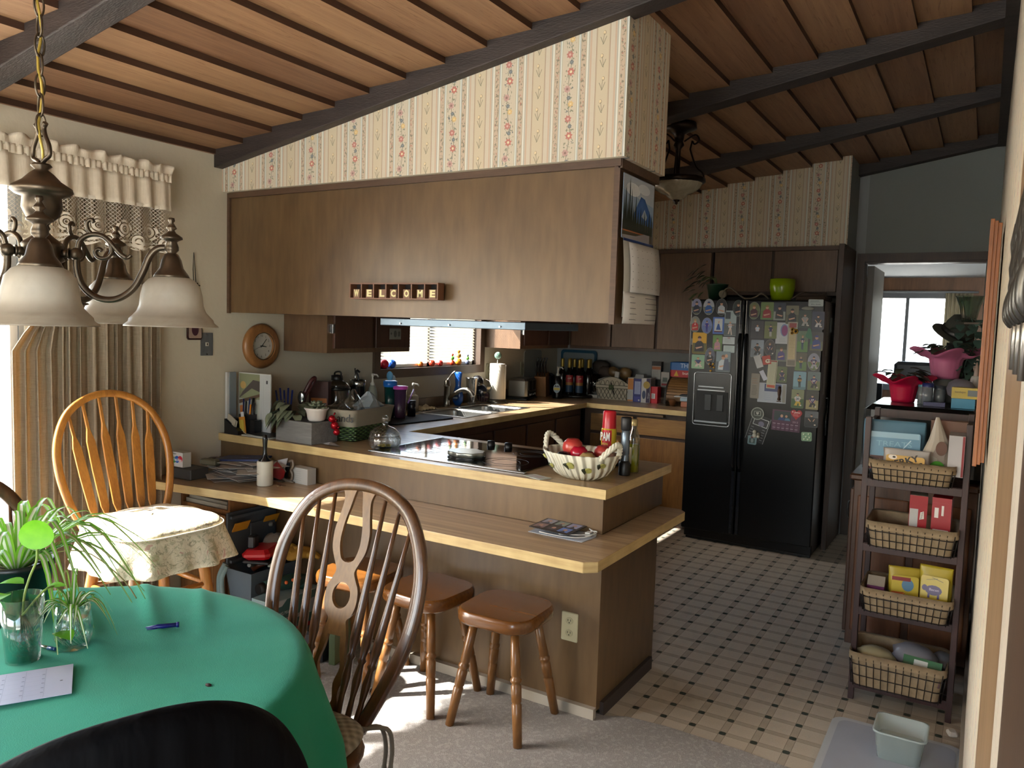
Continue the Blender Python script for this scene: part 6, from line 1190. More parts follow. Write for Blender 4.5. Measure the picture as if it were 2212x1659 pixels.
    box_thing('cookie_box', 'white and purple box with a round cookie picture', 'box', (1.015, 3.31), (.075, .14, .2), .08, '#b9b5b2', lambda c: c.rect(.004, -.098, .036, .098, '#2c1a3c').el(.006, .045, .028, .03, '#a58a3c').rect(-.03, -.085, .0, .01, '#b9b5b2').el(-.014, -.035, .015, .035, '#33405c').txt('Ginger', .022, -.04, .018, '#b9b5b2', .05, rot=PI / 2))
    box_thing('tea_box', 'small bright red box with a white barcode label', 'box', (1.085, 3.285), (.072, .06, .135), -.12, '#b81f2c', lambda c: c.rect(-.018, -.03, .016, .012, '#c3c2c0').rows(-.012, .01, -.024, .006, 9, '#7a6c70', .0009))
    box_thing('tea_box', 'tall box with black top and orange band behind the cookie box', 'box', (1.03, 3.46), (.08, .06, .33), .05, '#1a1414', lambda c: c.rect(-.038, .02, .038, .13, '#9c9a96').rect(-.036, .10, .036, .125, '#a3603a').rows(-.03, .03, .03, .085, 5, '#55585e'))
    box_thing('tea_box', 'white carton with a red stripe beside the bread box', 'box', (1.12, 3.43), (.07, .06, .25), .05, '#a19d98', lambda c: c.rect(-.028, .015, .03, .03, '#9c2a36').rect(-.02, .045, .02, .08, '#55605a').rect(-.035, -.12, .035, -.0, '#5a5048'))
    tag(MB().lathe([(0, 0), (.025, 0), (.028, .09), (.012, .12), (.014, .14), (0, .145)], (1.03, 3.38, ZC + .2 - .2), 14, 0, False).obj('bottle', plain('#171113', .3)), 'small dark bottle behind the purple box', 'bottle')
    t = thing('bread_box', 'wooden roll-top bread box beside the fridge', 'bread box', (1.35, 3.42, ZC)); tb = wood('tambour_slats', '#6b4a28', '#a17848', 'x', 6, .45, 10)
    prof = [(-.14, 0), (-.14, .03)] + [(-.14 + .17 * (1 - math.cos(a)), .03 + .19 * math.sin(a)) for a in [k * PI / 2 / 8 for k in range(1, 9)]] + [(.14, .22), (.14, 0)]
    for x in (-.185, .175): MB(TR((x, 0, 0))).add([(0, y, z) for y, z in prof] + [(.012, y, z) for y, z in prof], [tuple(range(len(prof))), tuple(range(len(prof), 2 * len(prof)))[::-1]] + [(i, (i + 1) % len(prof), (i + 1) % len(prof) + len(prof), i + len(prof)) for i in range(len(prof))]).obj('side_panel', plain('#2c201a', .5), t)
    mb = MB()
    for k in range(12):
        f = lambda q: (-.13 + .16 * (1 - math.cos(q)), .03 + .18 * math.sin(q)); a, b = f(k / 12 * PI / 2), f((k + .86) / 12 * PI / 2); d = Vector((0, b[1] - a[1], -(b[0] - a[0]))).normalized() * .006
        mb.add([(-.172, a[0], a[1]), (.174, a[0], a[1]), (.174, b[0], b[1]), (-.172, b[0], b[1]), (-.172, a[0] - d.y, a[1] - d.z), (.174, a[0] - d.y, a[1] - d.z), (.174, b[0] - d.y, b[1] - d.z), (-.172, b[0] - d.y, b[1] - d.z)], [(4, 5, 6, 7), (0, 1, 5, 4), (3, 7, 6, 2), (0, 4, 7, 3), (1, 2, 6, 5)])
    mb.obj('tambour', tb, t); MB().box((-.172, .03, .211), (.174, .14, .222)).box((-.172, .12, 0), (.174, .135, .21)).obj('top_panel', tb, t)
    def snack(name, lab, c, s, rz, col, ry=0, paint=None, T=None):
        T = T or TR(c, ry=ry, rz=rz); w, d, h = s; cd = Card(T @ face_T((0, -d / 2 - .001, 0), (1, 0, 0), (0, 0, 1)), w * .86, h * .8, col, th=.0006)
        if paint: paint(cd)
        sv = cd.mb.T; cd.mb.T = T; N = 10
        def sec(u): k = math.sin(PI * min(1, max(0, u)) ) ** .35 if 0 < u < 1 else .12; return [(w * (u - .5), d / 2 * k * math.cos(a), h / 2 * (.75 + .25 * k) * math.sin(a)) for a in [2 * PI * i / 12 for i in range(12)]]
        cd.mb.loft([sec(i / N) for i in range(N + 1)], cd.c(col), True, True); cd.mb.T = sv; return cd.obj(name, lab, 'bag')
    snack('snack_bag', 'bright blue bag of cookie thins lying on the bread box', (1.33, 3.36, ZC + .305), (.30, .09, .08), .06, '#1c62a8', 0, lambda c: c.txt('THINS', .01, .008, .05, '#a8c4e0', .13, .001))
    snack('snack_bag', 'red bag of cookies under the blue one on the bread box', (1.35, 3.35, ZC + .25), (.33, .10, .07), .02, '#a81f28', 0, lambda c: c.txt('butter', 0, .004, .03, '#d8b8b0', .1, .0006).poly([(-.12, -.02), (-.1, .024), (-.08, -.02)], '#c79a2c'))
    tag(MB().box((1.36, 3.33, ZC + .335), (1.53, 3.42, ZC + .36), bev=.006).obj('bag', plain('#b4b6b8', .5)), 'folded white bag topping the snack pile', 'bag')
    ck = glass((.9, .88, .85), .06)
    for i, (x, y, lab, c) in enumerate(((1.20, 3.19, 'empty clear clamshell on the counter edge', '#9a6a44'), (1.27, 3.18, 'clear clamshell holding a muffin', '#9a5f34'))):
        t = thing('clamshell', lab, 'container', (x, y, ZC)); MB().box((-.036, -.036, 0), (.036, .036, .06), taper=.9).obj('shell', ck, t)
    tag(MB().lathe([(.018, 0), (.026, .03), (.03, .036), (.02, .05), (0, .054)], (1.27, 3.18, ZC + .002), 16, 0, True).obj('muffin', plain('#8f5a30', .8)), 'golden muffin inside the clear clamshell', 'muffin')
    tag(MB().box((1.35, 3.14, ZC), (1.47, 3.24, ZC + .045), 0, bev=.006).box((1.345, 3.135, ZC + .045), (1.475, 3.245, ZC + .075), 1, bev=.006).obj('food_tub', [plain('#a86a50', .5), plain('#9fb4bf', .4)]), 'salmon-coloured food tub with a pale blue lid', 'tub')
    tag(MB(TR((1.38, 3.2, ZC + .076), rz=.1)).box((-.09, -.05, 0), (.09, .05, .006), 0).box((-.05, -.045, .006), (.085, .045, .02), 1, bev=.004).obj('wrapper', [plain('#c2c4c4', .5), plain('#2b3236', .4)]), 'white wrapper with black print over the tub', 'wrapper')
    # ---- window sill toys and blinds
    for i, (y, r_, c, lab, z0) in enumerate(((1.23, .032, '#c01f33', 'round red toy at the left of the sink window sill', 0), (1.31, .030, '#2054b0', 'round blue toy beside the red one on the sill', 0), (1.62, .02, '#c96a2a', 'small orange toy on the window sill', 0), (1.75, .024, '#b8402a', 'low red toy car on the window sill', 0), (1.85, .022, '#c03a34', 'red ball toy on the sill, second of a trio', 0), (2.0, .02, '#c8452c', 'stacked red snowman toy on the sill', 1), (2.08, .026, '#d88a2a', 'orange and green clown toy on the sill', 1), (2.2, .018, '#56607a', 'slate blue toy figure at the right of the sill', 1))):
        mb = MB().ball((-.022, y, 1.2 + r_), r_, 14)
        if z0: mb.ball((-.022, y, 1.2 + r_ * 2.7), r_ * .75, 12, 1).ball((-.022, y, 1.2 + r_ * 3.9), r_ * .5, 10)
        tag(mb.obj('toy', [plain(c, .3), plain(('#c8a050', '#5fae3a')[i % 2], .4)]), lab, 'toy')
    t = thing('blinds', 'white horizontal slat blinds drawn up the sink window', 'blinds', (-.03, 1.73, 1.22)); mb = MB()
    for k in range(34): z = 1.24 + k * .0215; mb.add([(-.042, 1.165, z + .007), (-.042, 2.3, z + .007), (-.028, 2.3, z - .005), (-.028, 1.165, z - .005)], [(0, 1, 2, 3)])
    mb.obj('slats', plain('#b9b4a4', .5), t, world=True, solid=.0008)
    for y in (1.3, 1.73, 2.15): MB().cyl((-.032, y, 1.22), (-.032, y, 1.96), .0012, 5).obj('cord', M_WHITE, t, world=True)
    MB().box((-.044, 1.16, 1.945), (-.018, 2.305, 1.968)).obj('head_rail', M_WHITE, t, world=True)
    for y, lab in ((2.46, 'cream wall outlet behind the paper towels'), (2.99, 'dim wall outlet behind the toaster')):
        tag(MB(face_T((.003, y, 1.145), (0, 1, 0), (0, 0, 1))).prism(rrect(.07, .114, .006), 0, .005, 0).prism(ell(0, .024, .016, .02), .005, .008, 1).prism(ell(0, -.024, .016, .02), .005, .008, 1).obj('wall_outlet', [plain('#a8a48c', .4), plain('#8f8c76', .4)]), lab, 'outlet')
    # ---- cooktop side
    t = thing('cooktop', 'black glass cooktop set into the peninsula worktop', 'cooktop', (1.36, .26, .9155)); bg = Mat('black_ceramic_glass'); bg.base('#050506').set(rough=.06, spec=.6)
    MB().box((.975, .0, .9158), (1.765, .53, .9215)).obj('glass_plate', bg.m, t, world=True, bevel=.002)
    MB().box((.96, -.022, .9156), (1.79, .0, .9225)).box((.955, -.022, .9156), (.975, .54, .922)).obj('steel_trim', plain('#a5a7a8', .18, 1), t, world=True, bevel=.002)
    for (x, y, r_) in ((1.14, .15, .09), (1.14, .40, .075), (1.6, .14, .10), (1.58, .40, .085)):
        for q in (1, .62): MB().tube([(x + r_ * q * math.cos(2 * PI * k / 40), y + r_ * q * math.sin(2 * PI * k / 40), .9215) for k in range(40)], .0009, 4, closed=True).obj('burner_ring', plain('#3c3f42', .3), t, world=True)
    for k in range(2): MB().lathe([(.02, 0), (.018, .022), (0, .024)], (1.30 + k * .1, .49, .9215), 18, 0, False).obj('knob', M_BLACK, t, world=True)
    sc = [(.088 * (1 + .06 * math.cos(8 * a)) * math.cos(a), .088 * (1 + .06 * math.cos(8 * a)) * math.sin(a) * .8) for a in [2 * PI * k / 64 for k in range(64)]]
    tag(MB(TR((1.40, .13, .9225))).prism(sc, 0, .004, 1).loft([[(a * k, b * k, z) for a, b in sc] for k, z in ((.9, .004), (1, .012), (1, .024), (.97, .027), (.9, .026))], 0, True, True).obj('spoon_rest', [plain('#8f9089', .3, .7), M_BLACK]), 'scalloped pewter dish standing on the cooktop', 'dish')
    tag(MB(TR((1.86, -.04, ZC), rz=-.35)).box((-.05, -.03, 0), (.05, .03, .002), 0).box((-.03, -.015, .002), (.03, .015, .0024), 1).obj('paper_packet', [plain('#b3b6ae', .5), plain('#a59a98', .5)]), 'white paper packet left of the fruit bowl', 'packet')
    # bowl
    cr = Mat('cream_ceramic'); x, y, z = cr.xyz(); ang = X.m('ARCTAN2', y, x); cr.base(cr.mix(cr.noise(20), '#cfcbb6', '#ddd9c6')).set(rough=.2).bump((ang * 26 + z * 45).sin(), .9, .006)
    t = thing('fruit_bowl', 'white ribbed ceramic bowl with rope handles and vegetable motifs', 'bowl', (1.99, .085, ZC), -.3); RX, RY = .165, .135
    def bw(f, z, wv=0): return [(RX * f * math.cos(a) * (1 + wv * math.cos(a * 22)), RY * f * math.sin(a) * (1 + wv * math.cos(a * 22)), z) for a in [2 * PI * k / 132 for k in range(132)]]
    MB().loft([bw(.5, 0), bw(.55, .003), bw(.72, .018), bw(.86, .045), bw(.95, .078), bw(1.04, .104, .012), bw(1.03, .107, .012), bw(.98, .101), bw(.9, .078), bw(.78, .045), bw(.5, .015)], 0, False, True).add(bw(.5, .015), [tuple(range(132))]).add(bw(.5, 0), [tuple(range(132))[::-1]]).obj('bowl', cr.m, t)
    for s in (-1, 1):
        P = bez([(s * .06 - .0, -.0, 0), (0, 0, 0)], 2); pts = [Vector((s * (.150 + .038 * math.sin(PI * u)), -.055 + .11 * u, .098 + .055 * math.sin(PI * u))) for u in [k / 30 for k in range(31)]]
        mb = MB()
        for q in (0, 2 * PI / 3, 4 * PI / 3): mb.tube([p + Vector((.006 * math.cos(k * .75 + q), 0, .006 * math.sin(k * .75 + q))) for k, p in enumerate(pts)], .0075, 7)
        mb.obj('handle', plain('#d3cfbd', .2), t)
    for i, (a, zz, s_) in enumerate(((-2.45, .075, .9), (-1.95, .05, .8), (-1.25, .065, 1.2), (-.75, .05, 1), (-.35, .07, .9), (-2.9, .07, .8))):
        f = .755 + zz * 2.3; c, sn = math.cos(a), math.sin(a); p = Vector((RX * f * c * 1.0, RY * f * sn * 1.0, zz)); nrm = Vector((c / RX, sn / RY, -6)).normalized(); rt = Vector((-sn * RX, c * RY, 0)).normalized(); M4 = face_T(p + nrm * .006, rt, nrm.cross(rt) * 1)
        mb = MB(M4); mb.prism(ell(.006, .004, .014 * s_, .013 * s_, 12), -.004, .0018, 0); mb.prism([(-.02 * s_, .008), (-.008, .014), (-.002, .0), (-.006, -.018 * s_), (-.013, -.008)], -.004, .0024, 1); mb.obj('vegetable_motif', [plain('#9c9a55', .3), plain('#2a2f22', .4)], t)
    fr = Mat('red_skin_fruit'); fr.base(fr.ramp(fr.noise(14, 4, (1, 1, .5)), [(.3, '#8f1a24'), (.6, '#b8433a'), (.8, '#c98a50')])).set(rough=.3); fr2 = plain('#a8142c', .22)
    for i, (x, y, z, r_, m_, lab, cat) in enumerate(((-.035, .02, .122, .042, fr.m, 'large mottled red apple on top of the fruit bowl', 'apple'), (-.012, -.018, .102, .037, fr2, 'deep red plum in front of the large apple', 'plum'), (.085, .015, .105, .034, fr.m, 'orange-red nectarine at the right of the fruit bowl', 'nectarine'), (-.075, -.025, .085, .030, plain('#0d0a0c', .35), 'black plum at the left rim of the fruit bowl', 'plum'), (.02, -.055, .085, .034, plain('#a58a58', .6), 'brown speckled potato at the bowl front', 'potato'), (.03, .04, .075, .034, fr2, 'dark red apple low in the fruit bowl', 'apple'), (.125, .0, .085, .028, plain('#6c5040', .6), 'brown kiwi near the right handle', 'kiwi'))):
        mb = MB(TR((1.99, .085, ZC - .008), rz=.52)); mb.lathe([(0, -r_ * .82), (r_ * .45, -r_ * .9), (r_ * .85, -r_ * .5), (r_, 0), (r_ * .9, r_ * .5), (r_ * .55, r_ * .86), (r_ * .2, r_ * .82), (0, r_ * .7)], (x, y, z), 22, 0, False); tag(mb.obj(cat, m_), lab, cat)
    # cooking spray, flashlight, oil
    t = thing('spray_can', 'red and yellow cooking-spray can behind the fruit bowl', 'can', (1.985, .36, ZC), .3); MB().lathe([(0, 0), (.032, 0), (.033, .006), (.033, .165), (.03, .172), (0, .172)], (0, 0, 0), 28, 0, False).obj('can', plain('#c2ab2e', .25), t); MB().lathe([(.031, .168), (.030, .178), (.028, .24), (.024, .246), (0, .246)], (0, 0, 0), 28, 0, False).obj('cap', plain('#b31c2a', .3), t)
    A = [(.0334 * math.cos(-2.5 + k * .2), .0334 * math.sin(-2.5 + k * .2)) for k in range(8)]
    mb = MB().add([(a, b, z) for z in (.085, .165) for a, b in A], [(k, k + 1, k + 9, k + 8) for k in range(7)], 0, True); mb.text('PAM', .05, TR((-.012, -.0352, .135)) @ face_T((0, 0, 0), (1, -.28, 0), (0, 0, 1)), 1, .002, 'CENTER', .0012, .043); mb.text('ORIGINAL', .012, TR((-.012, -.0352, .105)) @ face_T((0, 0, 0), (1, -.28, 0), (0, 0, 1)), 2, .001, 'CENTER', 0, .03); mb.obj('label', [plain('#b81f2b', .3), plain('#e2dfda', .4), plain('#e0cf6a', .4)], t)
    t = thing('flashlight', 'black and grey tube flashlight standing on its head', 'flashlight', (2.115, .235, ZC)); MB().lathe([(.023, 0), (.024, .004), (.024, .05), (.019, .058), (.017, .06)], (0, 0, 0), 24, 0, True).obj('head', M_BLACK, t); MB().lathe([(.017, .058), (.0175, .08), (.016, .085), (.0195, .09), (.0195, .17), (.017, .175), (.0175, .19), (0, .19)], (0, 0, 0), 8, 0, False).obj('barrel', plain('#6c7884', .3, .7), t); MB().lathe([(.02, .186), (.0225, .19), (.0235, .235), (.02, .24), (0, .24)], (0, 0, 0), 8, 0, False).obj('tail_cap', plain('#17181b', .5), t)
    t = thing('oil_bottle', 'clear square bottle half full of olive oil', 'bottle', (2.12, .31, ZC), .4); MB().lathe([(.022, 0), (.027, .004), (.027, .135), (.024, .155), (.012, .185), (.012, .2)], (0, 0, 0), 20, 0, False).obj('bottle', glass((.86, .9, .8), .03), t); MB().lathe([(0, .005), (.0255, .005), (.0255, .12), (0, .12)], (0, 0, 0), 20, 0, False).obj('oil', plain('#7f7a10', .1), t); MB().lathe([(.0135, .198), (.0145, .2), (.0145, .225), (0, .226)], (0, 0, 0), 16, 0, False).obj('cap', plain('#b3a070', .35, .4), t)
    MB(TR(rz=-.4)).add([(.0275 * math.cos(-2.6 + k * .2), .0275 * math.sin(-2.6 + k * .2), z) for z in (.04, .11) for k in range(7)], [(k, k + 1, k + 8, k + 7) for k in range(6)], 0, True).obj('label', plain('#a79c84', .5), t)
    tag(MB().lathe([(.03, 0), (.034, .05), (.03, .055), (0, .055)], (2.06, .40, ZC), 20, 0, False).obj('tin', plain('#b0a850', .4)), 'low yellow tin beyond the fruit bowl', 'tin')
    t = thing('pot_lid', 'red-handled pan lid resting beyond the fruit bowl', 'lid', (1.93, .45, ZC)); MB().lathe([(.09, 0), (.085, .01), (.03, .035), (0, .038)], (0, 0, 0), 28, 0, False).obj('lid', plain('#2a2d30', .2, .6), t); MB().tube(bez([(-.03, 0, .035), (-.02, 0, .055), (.02, 0, .055), (.03, 0, .035)], 4), .007, 8).obj('handle', plain('#9c1c2c', .3), t)
build_counter()
# ---------------------------------------------------------------- ledge, walls, signs, under the ledge, table top
def clock():
    t = thing('wall_clock', 'round oak-framed wall clock with a white dial', 'clock', (.002, .177, 1.24)); T = face_T((.002, .177, 1.36), (0, 1, 0), (0, 0, 1)); ow = wood('clock_oak', '#6a4324', '#9a6c3f', 'z', 6, .35, 6)
    MB(T).lathe([(.118, 0), (.122, .012), (.116, .024), (.10, .034), (.086, .03), (.078, .036), (.073, .03), (.073, .01)], (0, 0, 0), 48, 0, False).obj('frame', ow, t, world=True)
    MB(T).lathe([(0, .012), (.073, .012)], (0, 0, 0), 40, 0, False).obj('dial', plain('#b3b2aa', .5), t, world=True); MB(T).lathe([(.070, .03), (.074, .032), (.074, .02)], (0, 0, 0), 40, 0, False).obj('bezel', plain('#8e8d86', .15, 1), t, world=True)
    mb = MB(T)
    for k in range(1, 13): a = PI / 2 - k * PI / 6; mb.text(str(k), .017, TR((.056 * math.cos(a), .056 * math.sin(a), .0128)), 0, .0003)
    mb.obj('numerals', plain('#34342f', .6), t, world=True)
    for a, L, w in ((PI / 2 - (2.0 + .1) * PI / 6 - .6, .032, .0045), (PI / 2 - 1.35 * PI / 6, .05, .003), (PI / 2 - 8.3 * PI / 6, .06, .001)):
        MB(T @ TR((0, 0, .0145), rz=a)).box((-.01, -w / 2, 0), (L, w / 2, .001)).obj('hand', plain('#1b1b1d', .5), t, world=True)
def build_walls():
    clock()
    T = face_T((.002, -.163, 1.372), (0, 1, 0), (0, 0, 1)); t = thing('phone_plate', 'grey steel telephone wall plate beside the clock', 'wall plate', (.002, -.163, 1.315)); MB(T).prism(rrect(.072, .115, .003, 2), 0, .004).obj('plate', plain('#74797c', .35, .5), t, world=True); MB(T).prism(rrect(.016, .018, .001, 2), .004, .007, 0).prism(rrect(.006, .01, .001, 2), .007, .0075, 1).obj('jack', [plain('#c9c8bc', .4), M_BLACK], t, world=True)
    for z in (-.05, .05): MB(T).prism(ell(0, z, .004, .004, 10), .004, .0055).obj('screw', M_CHROME, t, world=True)
    T = face_T((.012, -.245, 1.39), (0, 1, 0), (0, 0, 1)); t = thing('bottle_plaque', 'flattened wine-bottle plaque hanging by a thong on the left wall', 'plaque', (.012, -.245, 1.39)); h = [(.036, .004), (.042, .015), (.042, .13), (.034, .17), (.018, .215), (.016, .27), (.019, .285)]
    MB(T).prism(h + [(-a, b) for a, b in h[::-1]], 0, .012).obj('bottle', plain('#2c1517', .2), t, bevel=.003, world=True); MB(T).prism(rrect(.072, .085, .006, 3, 0, .055), .0122, .013, 0).prism(ell(0, .055, .02, .03), .013, .0136, 1).obj('label', [plain('#8f7c70', .5), plain('#3c1d2a', .5)], t, world=True)
    MB(T).tube([(.006, .27, .01), (.006, .35, .004), (.0, .43, .002), (-.006, .35, .004), (-.006, .27, .01)], .002, 5).tube([(-.018, .275, .006), (.0, .27, .014), (.018, .275, .006), (.03, .27, .01)], .003, 5).obj('thong', plain('#1c1412', .8), t, world=True)
    # WELCOME shadow box with letter blocks
    t = thing('shadow_box', 'narrow wooden seven-cell box spelling welcome on the hanging cabinet', 'sign', (1.135, -.062, 1.611)); x0, x1, y0, y1, z0, z1 = .888, 1.382, -.088, -.042, 1.611, 1.683; W = plain('#6b4630', .5)
    mb = MB().box((x0, y0, z0), (x1, y1, z0 + .006)).box((x0, y0, z1 - .006), (x1, y1, z1)); c = (x1 - x0) / 7
    for k in range(8): x = min(max(x0, x0 + k * c - .003), x1 - .006); mb.box((x, y0, z0 + .006), (x + .006, y1, z1 - .006))
    mb.obj('frame', W, t, world=True); MB().box((x0, -.045, z0), (x1, -.0415, z1)).obj('backing', plain('#1b1210', .7), t, world=True)
    for k, ch in enumerate('WELCOME'):
        cx = x0 + (k + .5) * c + .002 + .003 * (k % 3); b = MB().box((cx - .018, -.082, z0 + .0062), (cx + .018, -.05, z0 + .044), 0).text(ch, .040, face_T((cx, -.0825, z0 + .025), (1, 0, 0), (0, 0, 1)), 1, .001, 'CENTER', .0016, .027)
        tag(b.obj('letter_block', [plain('#7b5a45', .6), plain('#d8cf98', .5)]), 'wooden block bearing the letter %s, cell %s of the welcome box' % (ch, ('one', 'two', 'three', 'four', 'five', 'six', 'seven')[k]), 'block')
    # wall calendar on the end of the cabinet
    S = lambda y, z, out=0, tilt=0: face_T((2.1735 + out, y, z), (tilt, 1, 0), (0, 0, 1))
    t = thing('wall_calendar', 'mountain calendar with loose pages on the end of the hanging cabinet', 'calendar', (2.18, .16, 1.535))
    c = Card(S(.125, 1.972), .31, .236, '#8fa4c0', r=.001); c.poly([(-.155, .118), (.155, .118), (.155, .03), (-.155, .06)], '#a9b4c2').el(-.06, .07, .07, .025, '#d0d6dc').el(.05, .085, .06, .02, '#c6ced8').poly([(-.05, -.02), (.02, .055), (.06, .05), (.12, .0), (.155, -.03), (.155, -.06), (-.05, -.06)], '#3560a0').poly([(.03, -.02), (.06, .012), (.09, -.015), (.075, -.03)], '#9aa6b4').rect(-.155, -.118, .155, -.05, '#4a4230').rect(-.155, -.09, .1, -.07, '#9a5a34').poly([(-.155, -.118), (.12, -.118), (.12, -.075), (.09, -.08), (-.02, -.1), (-.155, -.105)], '#8f8c90')
    for k, (x, h) in enumerate(((-.14, .13), (-.125, .17), (-.105, .12), (-.09, .20), (-.07, .16), (-.05, .10), (-.03, .14), (-.005, .09), (.02, .10), (.04, .07), (.06, .09), (.085, .07), (.11, .10), (.135, .09))): c.poly([(x - .014, -.085), (x + .014, -.085), (x, -.085 + h)], '#1c2619')
    c.obj('picture', '', '', parent=t)
    def page(y0, y1, z0, z1, b0, b1, col, name, nrow, hdr=None):
        mb = MB(); N = 8
        f = lambda v: b0 + (b1 - b0) * v + .005 * math.sin(PI * v)
        mb.grid(lambda u, v: (2.1745 + f(v) + .004 * math.sin(u * 3), y0 + (y1 - y0) * u, z1 + (z0 - z1) * v), 4, N)
        mb.obj(name, plain(col, .6), t, world=True, solid=.0008); mb = MB()
        for r_ in range(nrow):
            for q in range(6 if nrow > 5 else 2):
                v = (r_ + .8) / (nrow + .6); u = (q + .35) / (6.4 if nrow > 5 else 2.2); x = 2.176 + f(v) + .004 * math.sin(u * 3); y = y0 + (y1 - y0) * u ; z = z1 + (z0 - z1) * v; w = .006 if nrow > 5 else .12
                mb.add([(x, y, z), (x + .0003, y + w, z), (x + .0003, y + w, z - .0022), (x, y, z - .0022)], [(0, 1, 2, 3)])
        mb.obj('print', plain('#5d6068', .6), t, world=True)
    MB(S(.14, 1.848, .001)).prism(rrect(.30, .014, .001, 2), 0, .002).obj('blue_band', plain('#1f3a78', .5), t, world=True)
    page(-.015, .30, 1.56, 1.845, .002, .008, '#9a9890', 'back_page', 0); page(.03, .34, 1.655, 1.842, .006, .018, '#c4c3c2', 'month_page', 6); page(-.02, .315, 1.536, 1.655, .012, .012, '#c7c5c2', 'notes_page', 5)
    t = thing('wall_outlet', 'cream duplex outlet low on the front of the peninsula', 'outlet', (2.026, -.037, .284)); T = face_T((2.026, -.0355, .34), (1, 0, 0), (0, 0, 1)); cm = plain('#c9c39f', .35)
    MB(T).loft([[(a * k, b * q, z) for a, b in rrect(.072, .116, .005, 3)] for k, q, z in ((1, 1, 0), (1, 1, .002), (.93, .955, .005))], 0, True, False).obj('plate', cm, t, world=True)
    for s in (.0245, -.0245):
        MB(T).prism(ell(0, s, .0165, .0145, 20), .005, .0065).obj('socket', plain('#b9b38f', .35), t, world=True); mb = MB(T)
        for x in (-.006, .006): mb.prism(rrect(.0022, .008, .0005, 1, x, s + .003), .0065, .0069)
        mb.prism(ell(0, s - .007, .0026, .0026, 8), .0065, .0069).obj('slots', M_BLACK, t, world=True)
    # flush light in the kitchen
    t = thing('ceiling_light', 'bronze semi-flush ceiling light with a marbled glass bowl', 'ceiling light', (1.83, 1.5, 2.215)); zc = CEIL(1.83); dz = zc - 2.215; bz = plain('#2a211b', .35, .8)
    MB().lathe([(0, dz), (.09, dz), (.095, dz - .03), (.06, dz - .045), (.03, dz - .06), (.022, dz - .1), (.03, dz - .12), (.012, dz - .14), (.012, .14), (.03, .135), (.0, .135)], (0, 0, 0), 28, 0, False).obj('stem', bz, t); MB().lathe([(.135, .14), (.15, .135), (.152, .115), (.138, .108)], (0, 0, 0), 40, 0, False, wob=lambda q, z: 1 + .015 * math.sin(q * 2 * PI * 24)).obj('rim', bz, t)
    g = Mat('marbled_glass'); g.base(g.mix(g.noise(14, 4, dist=2.5), '#7d7460', '#b3aa94')).set(rough=.2); MB().lathe([(.138, .125), (.142, .115), (.125, .085), (.09, .06), (.06, .05), (.05, .035), (.03, .022), (0, .02)], (0, 0, 0), 40, 0, False).obj('bowl', g.m, t); MB().lathe([(.018, .024), (.02, .015), (.008, .008), (.01, .002), (.0, -.006)], (0, 0, 0), 14, 0, False).obj('finial', bz, t)
    for k in range(3): a = k * 2.1; P = lambda r_, z: (r_ * math.cos(a), r_ * math.sin(a), z); MB().tube(bez([P(.03, dz - .1), P(.09, dz - .07), P(.115, dz - .1), P(.09, dz - .12), P(.075, dz - .1)], 5) + bez([P(.06, dz - .13), P(.1, .2), P(.14, .16), P(.15, .13)], 5)[1:], .005, 7).obj('scroll_arm', bz, t)
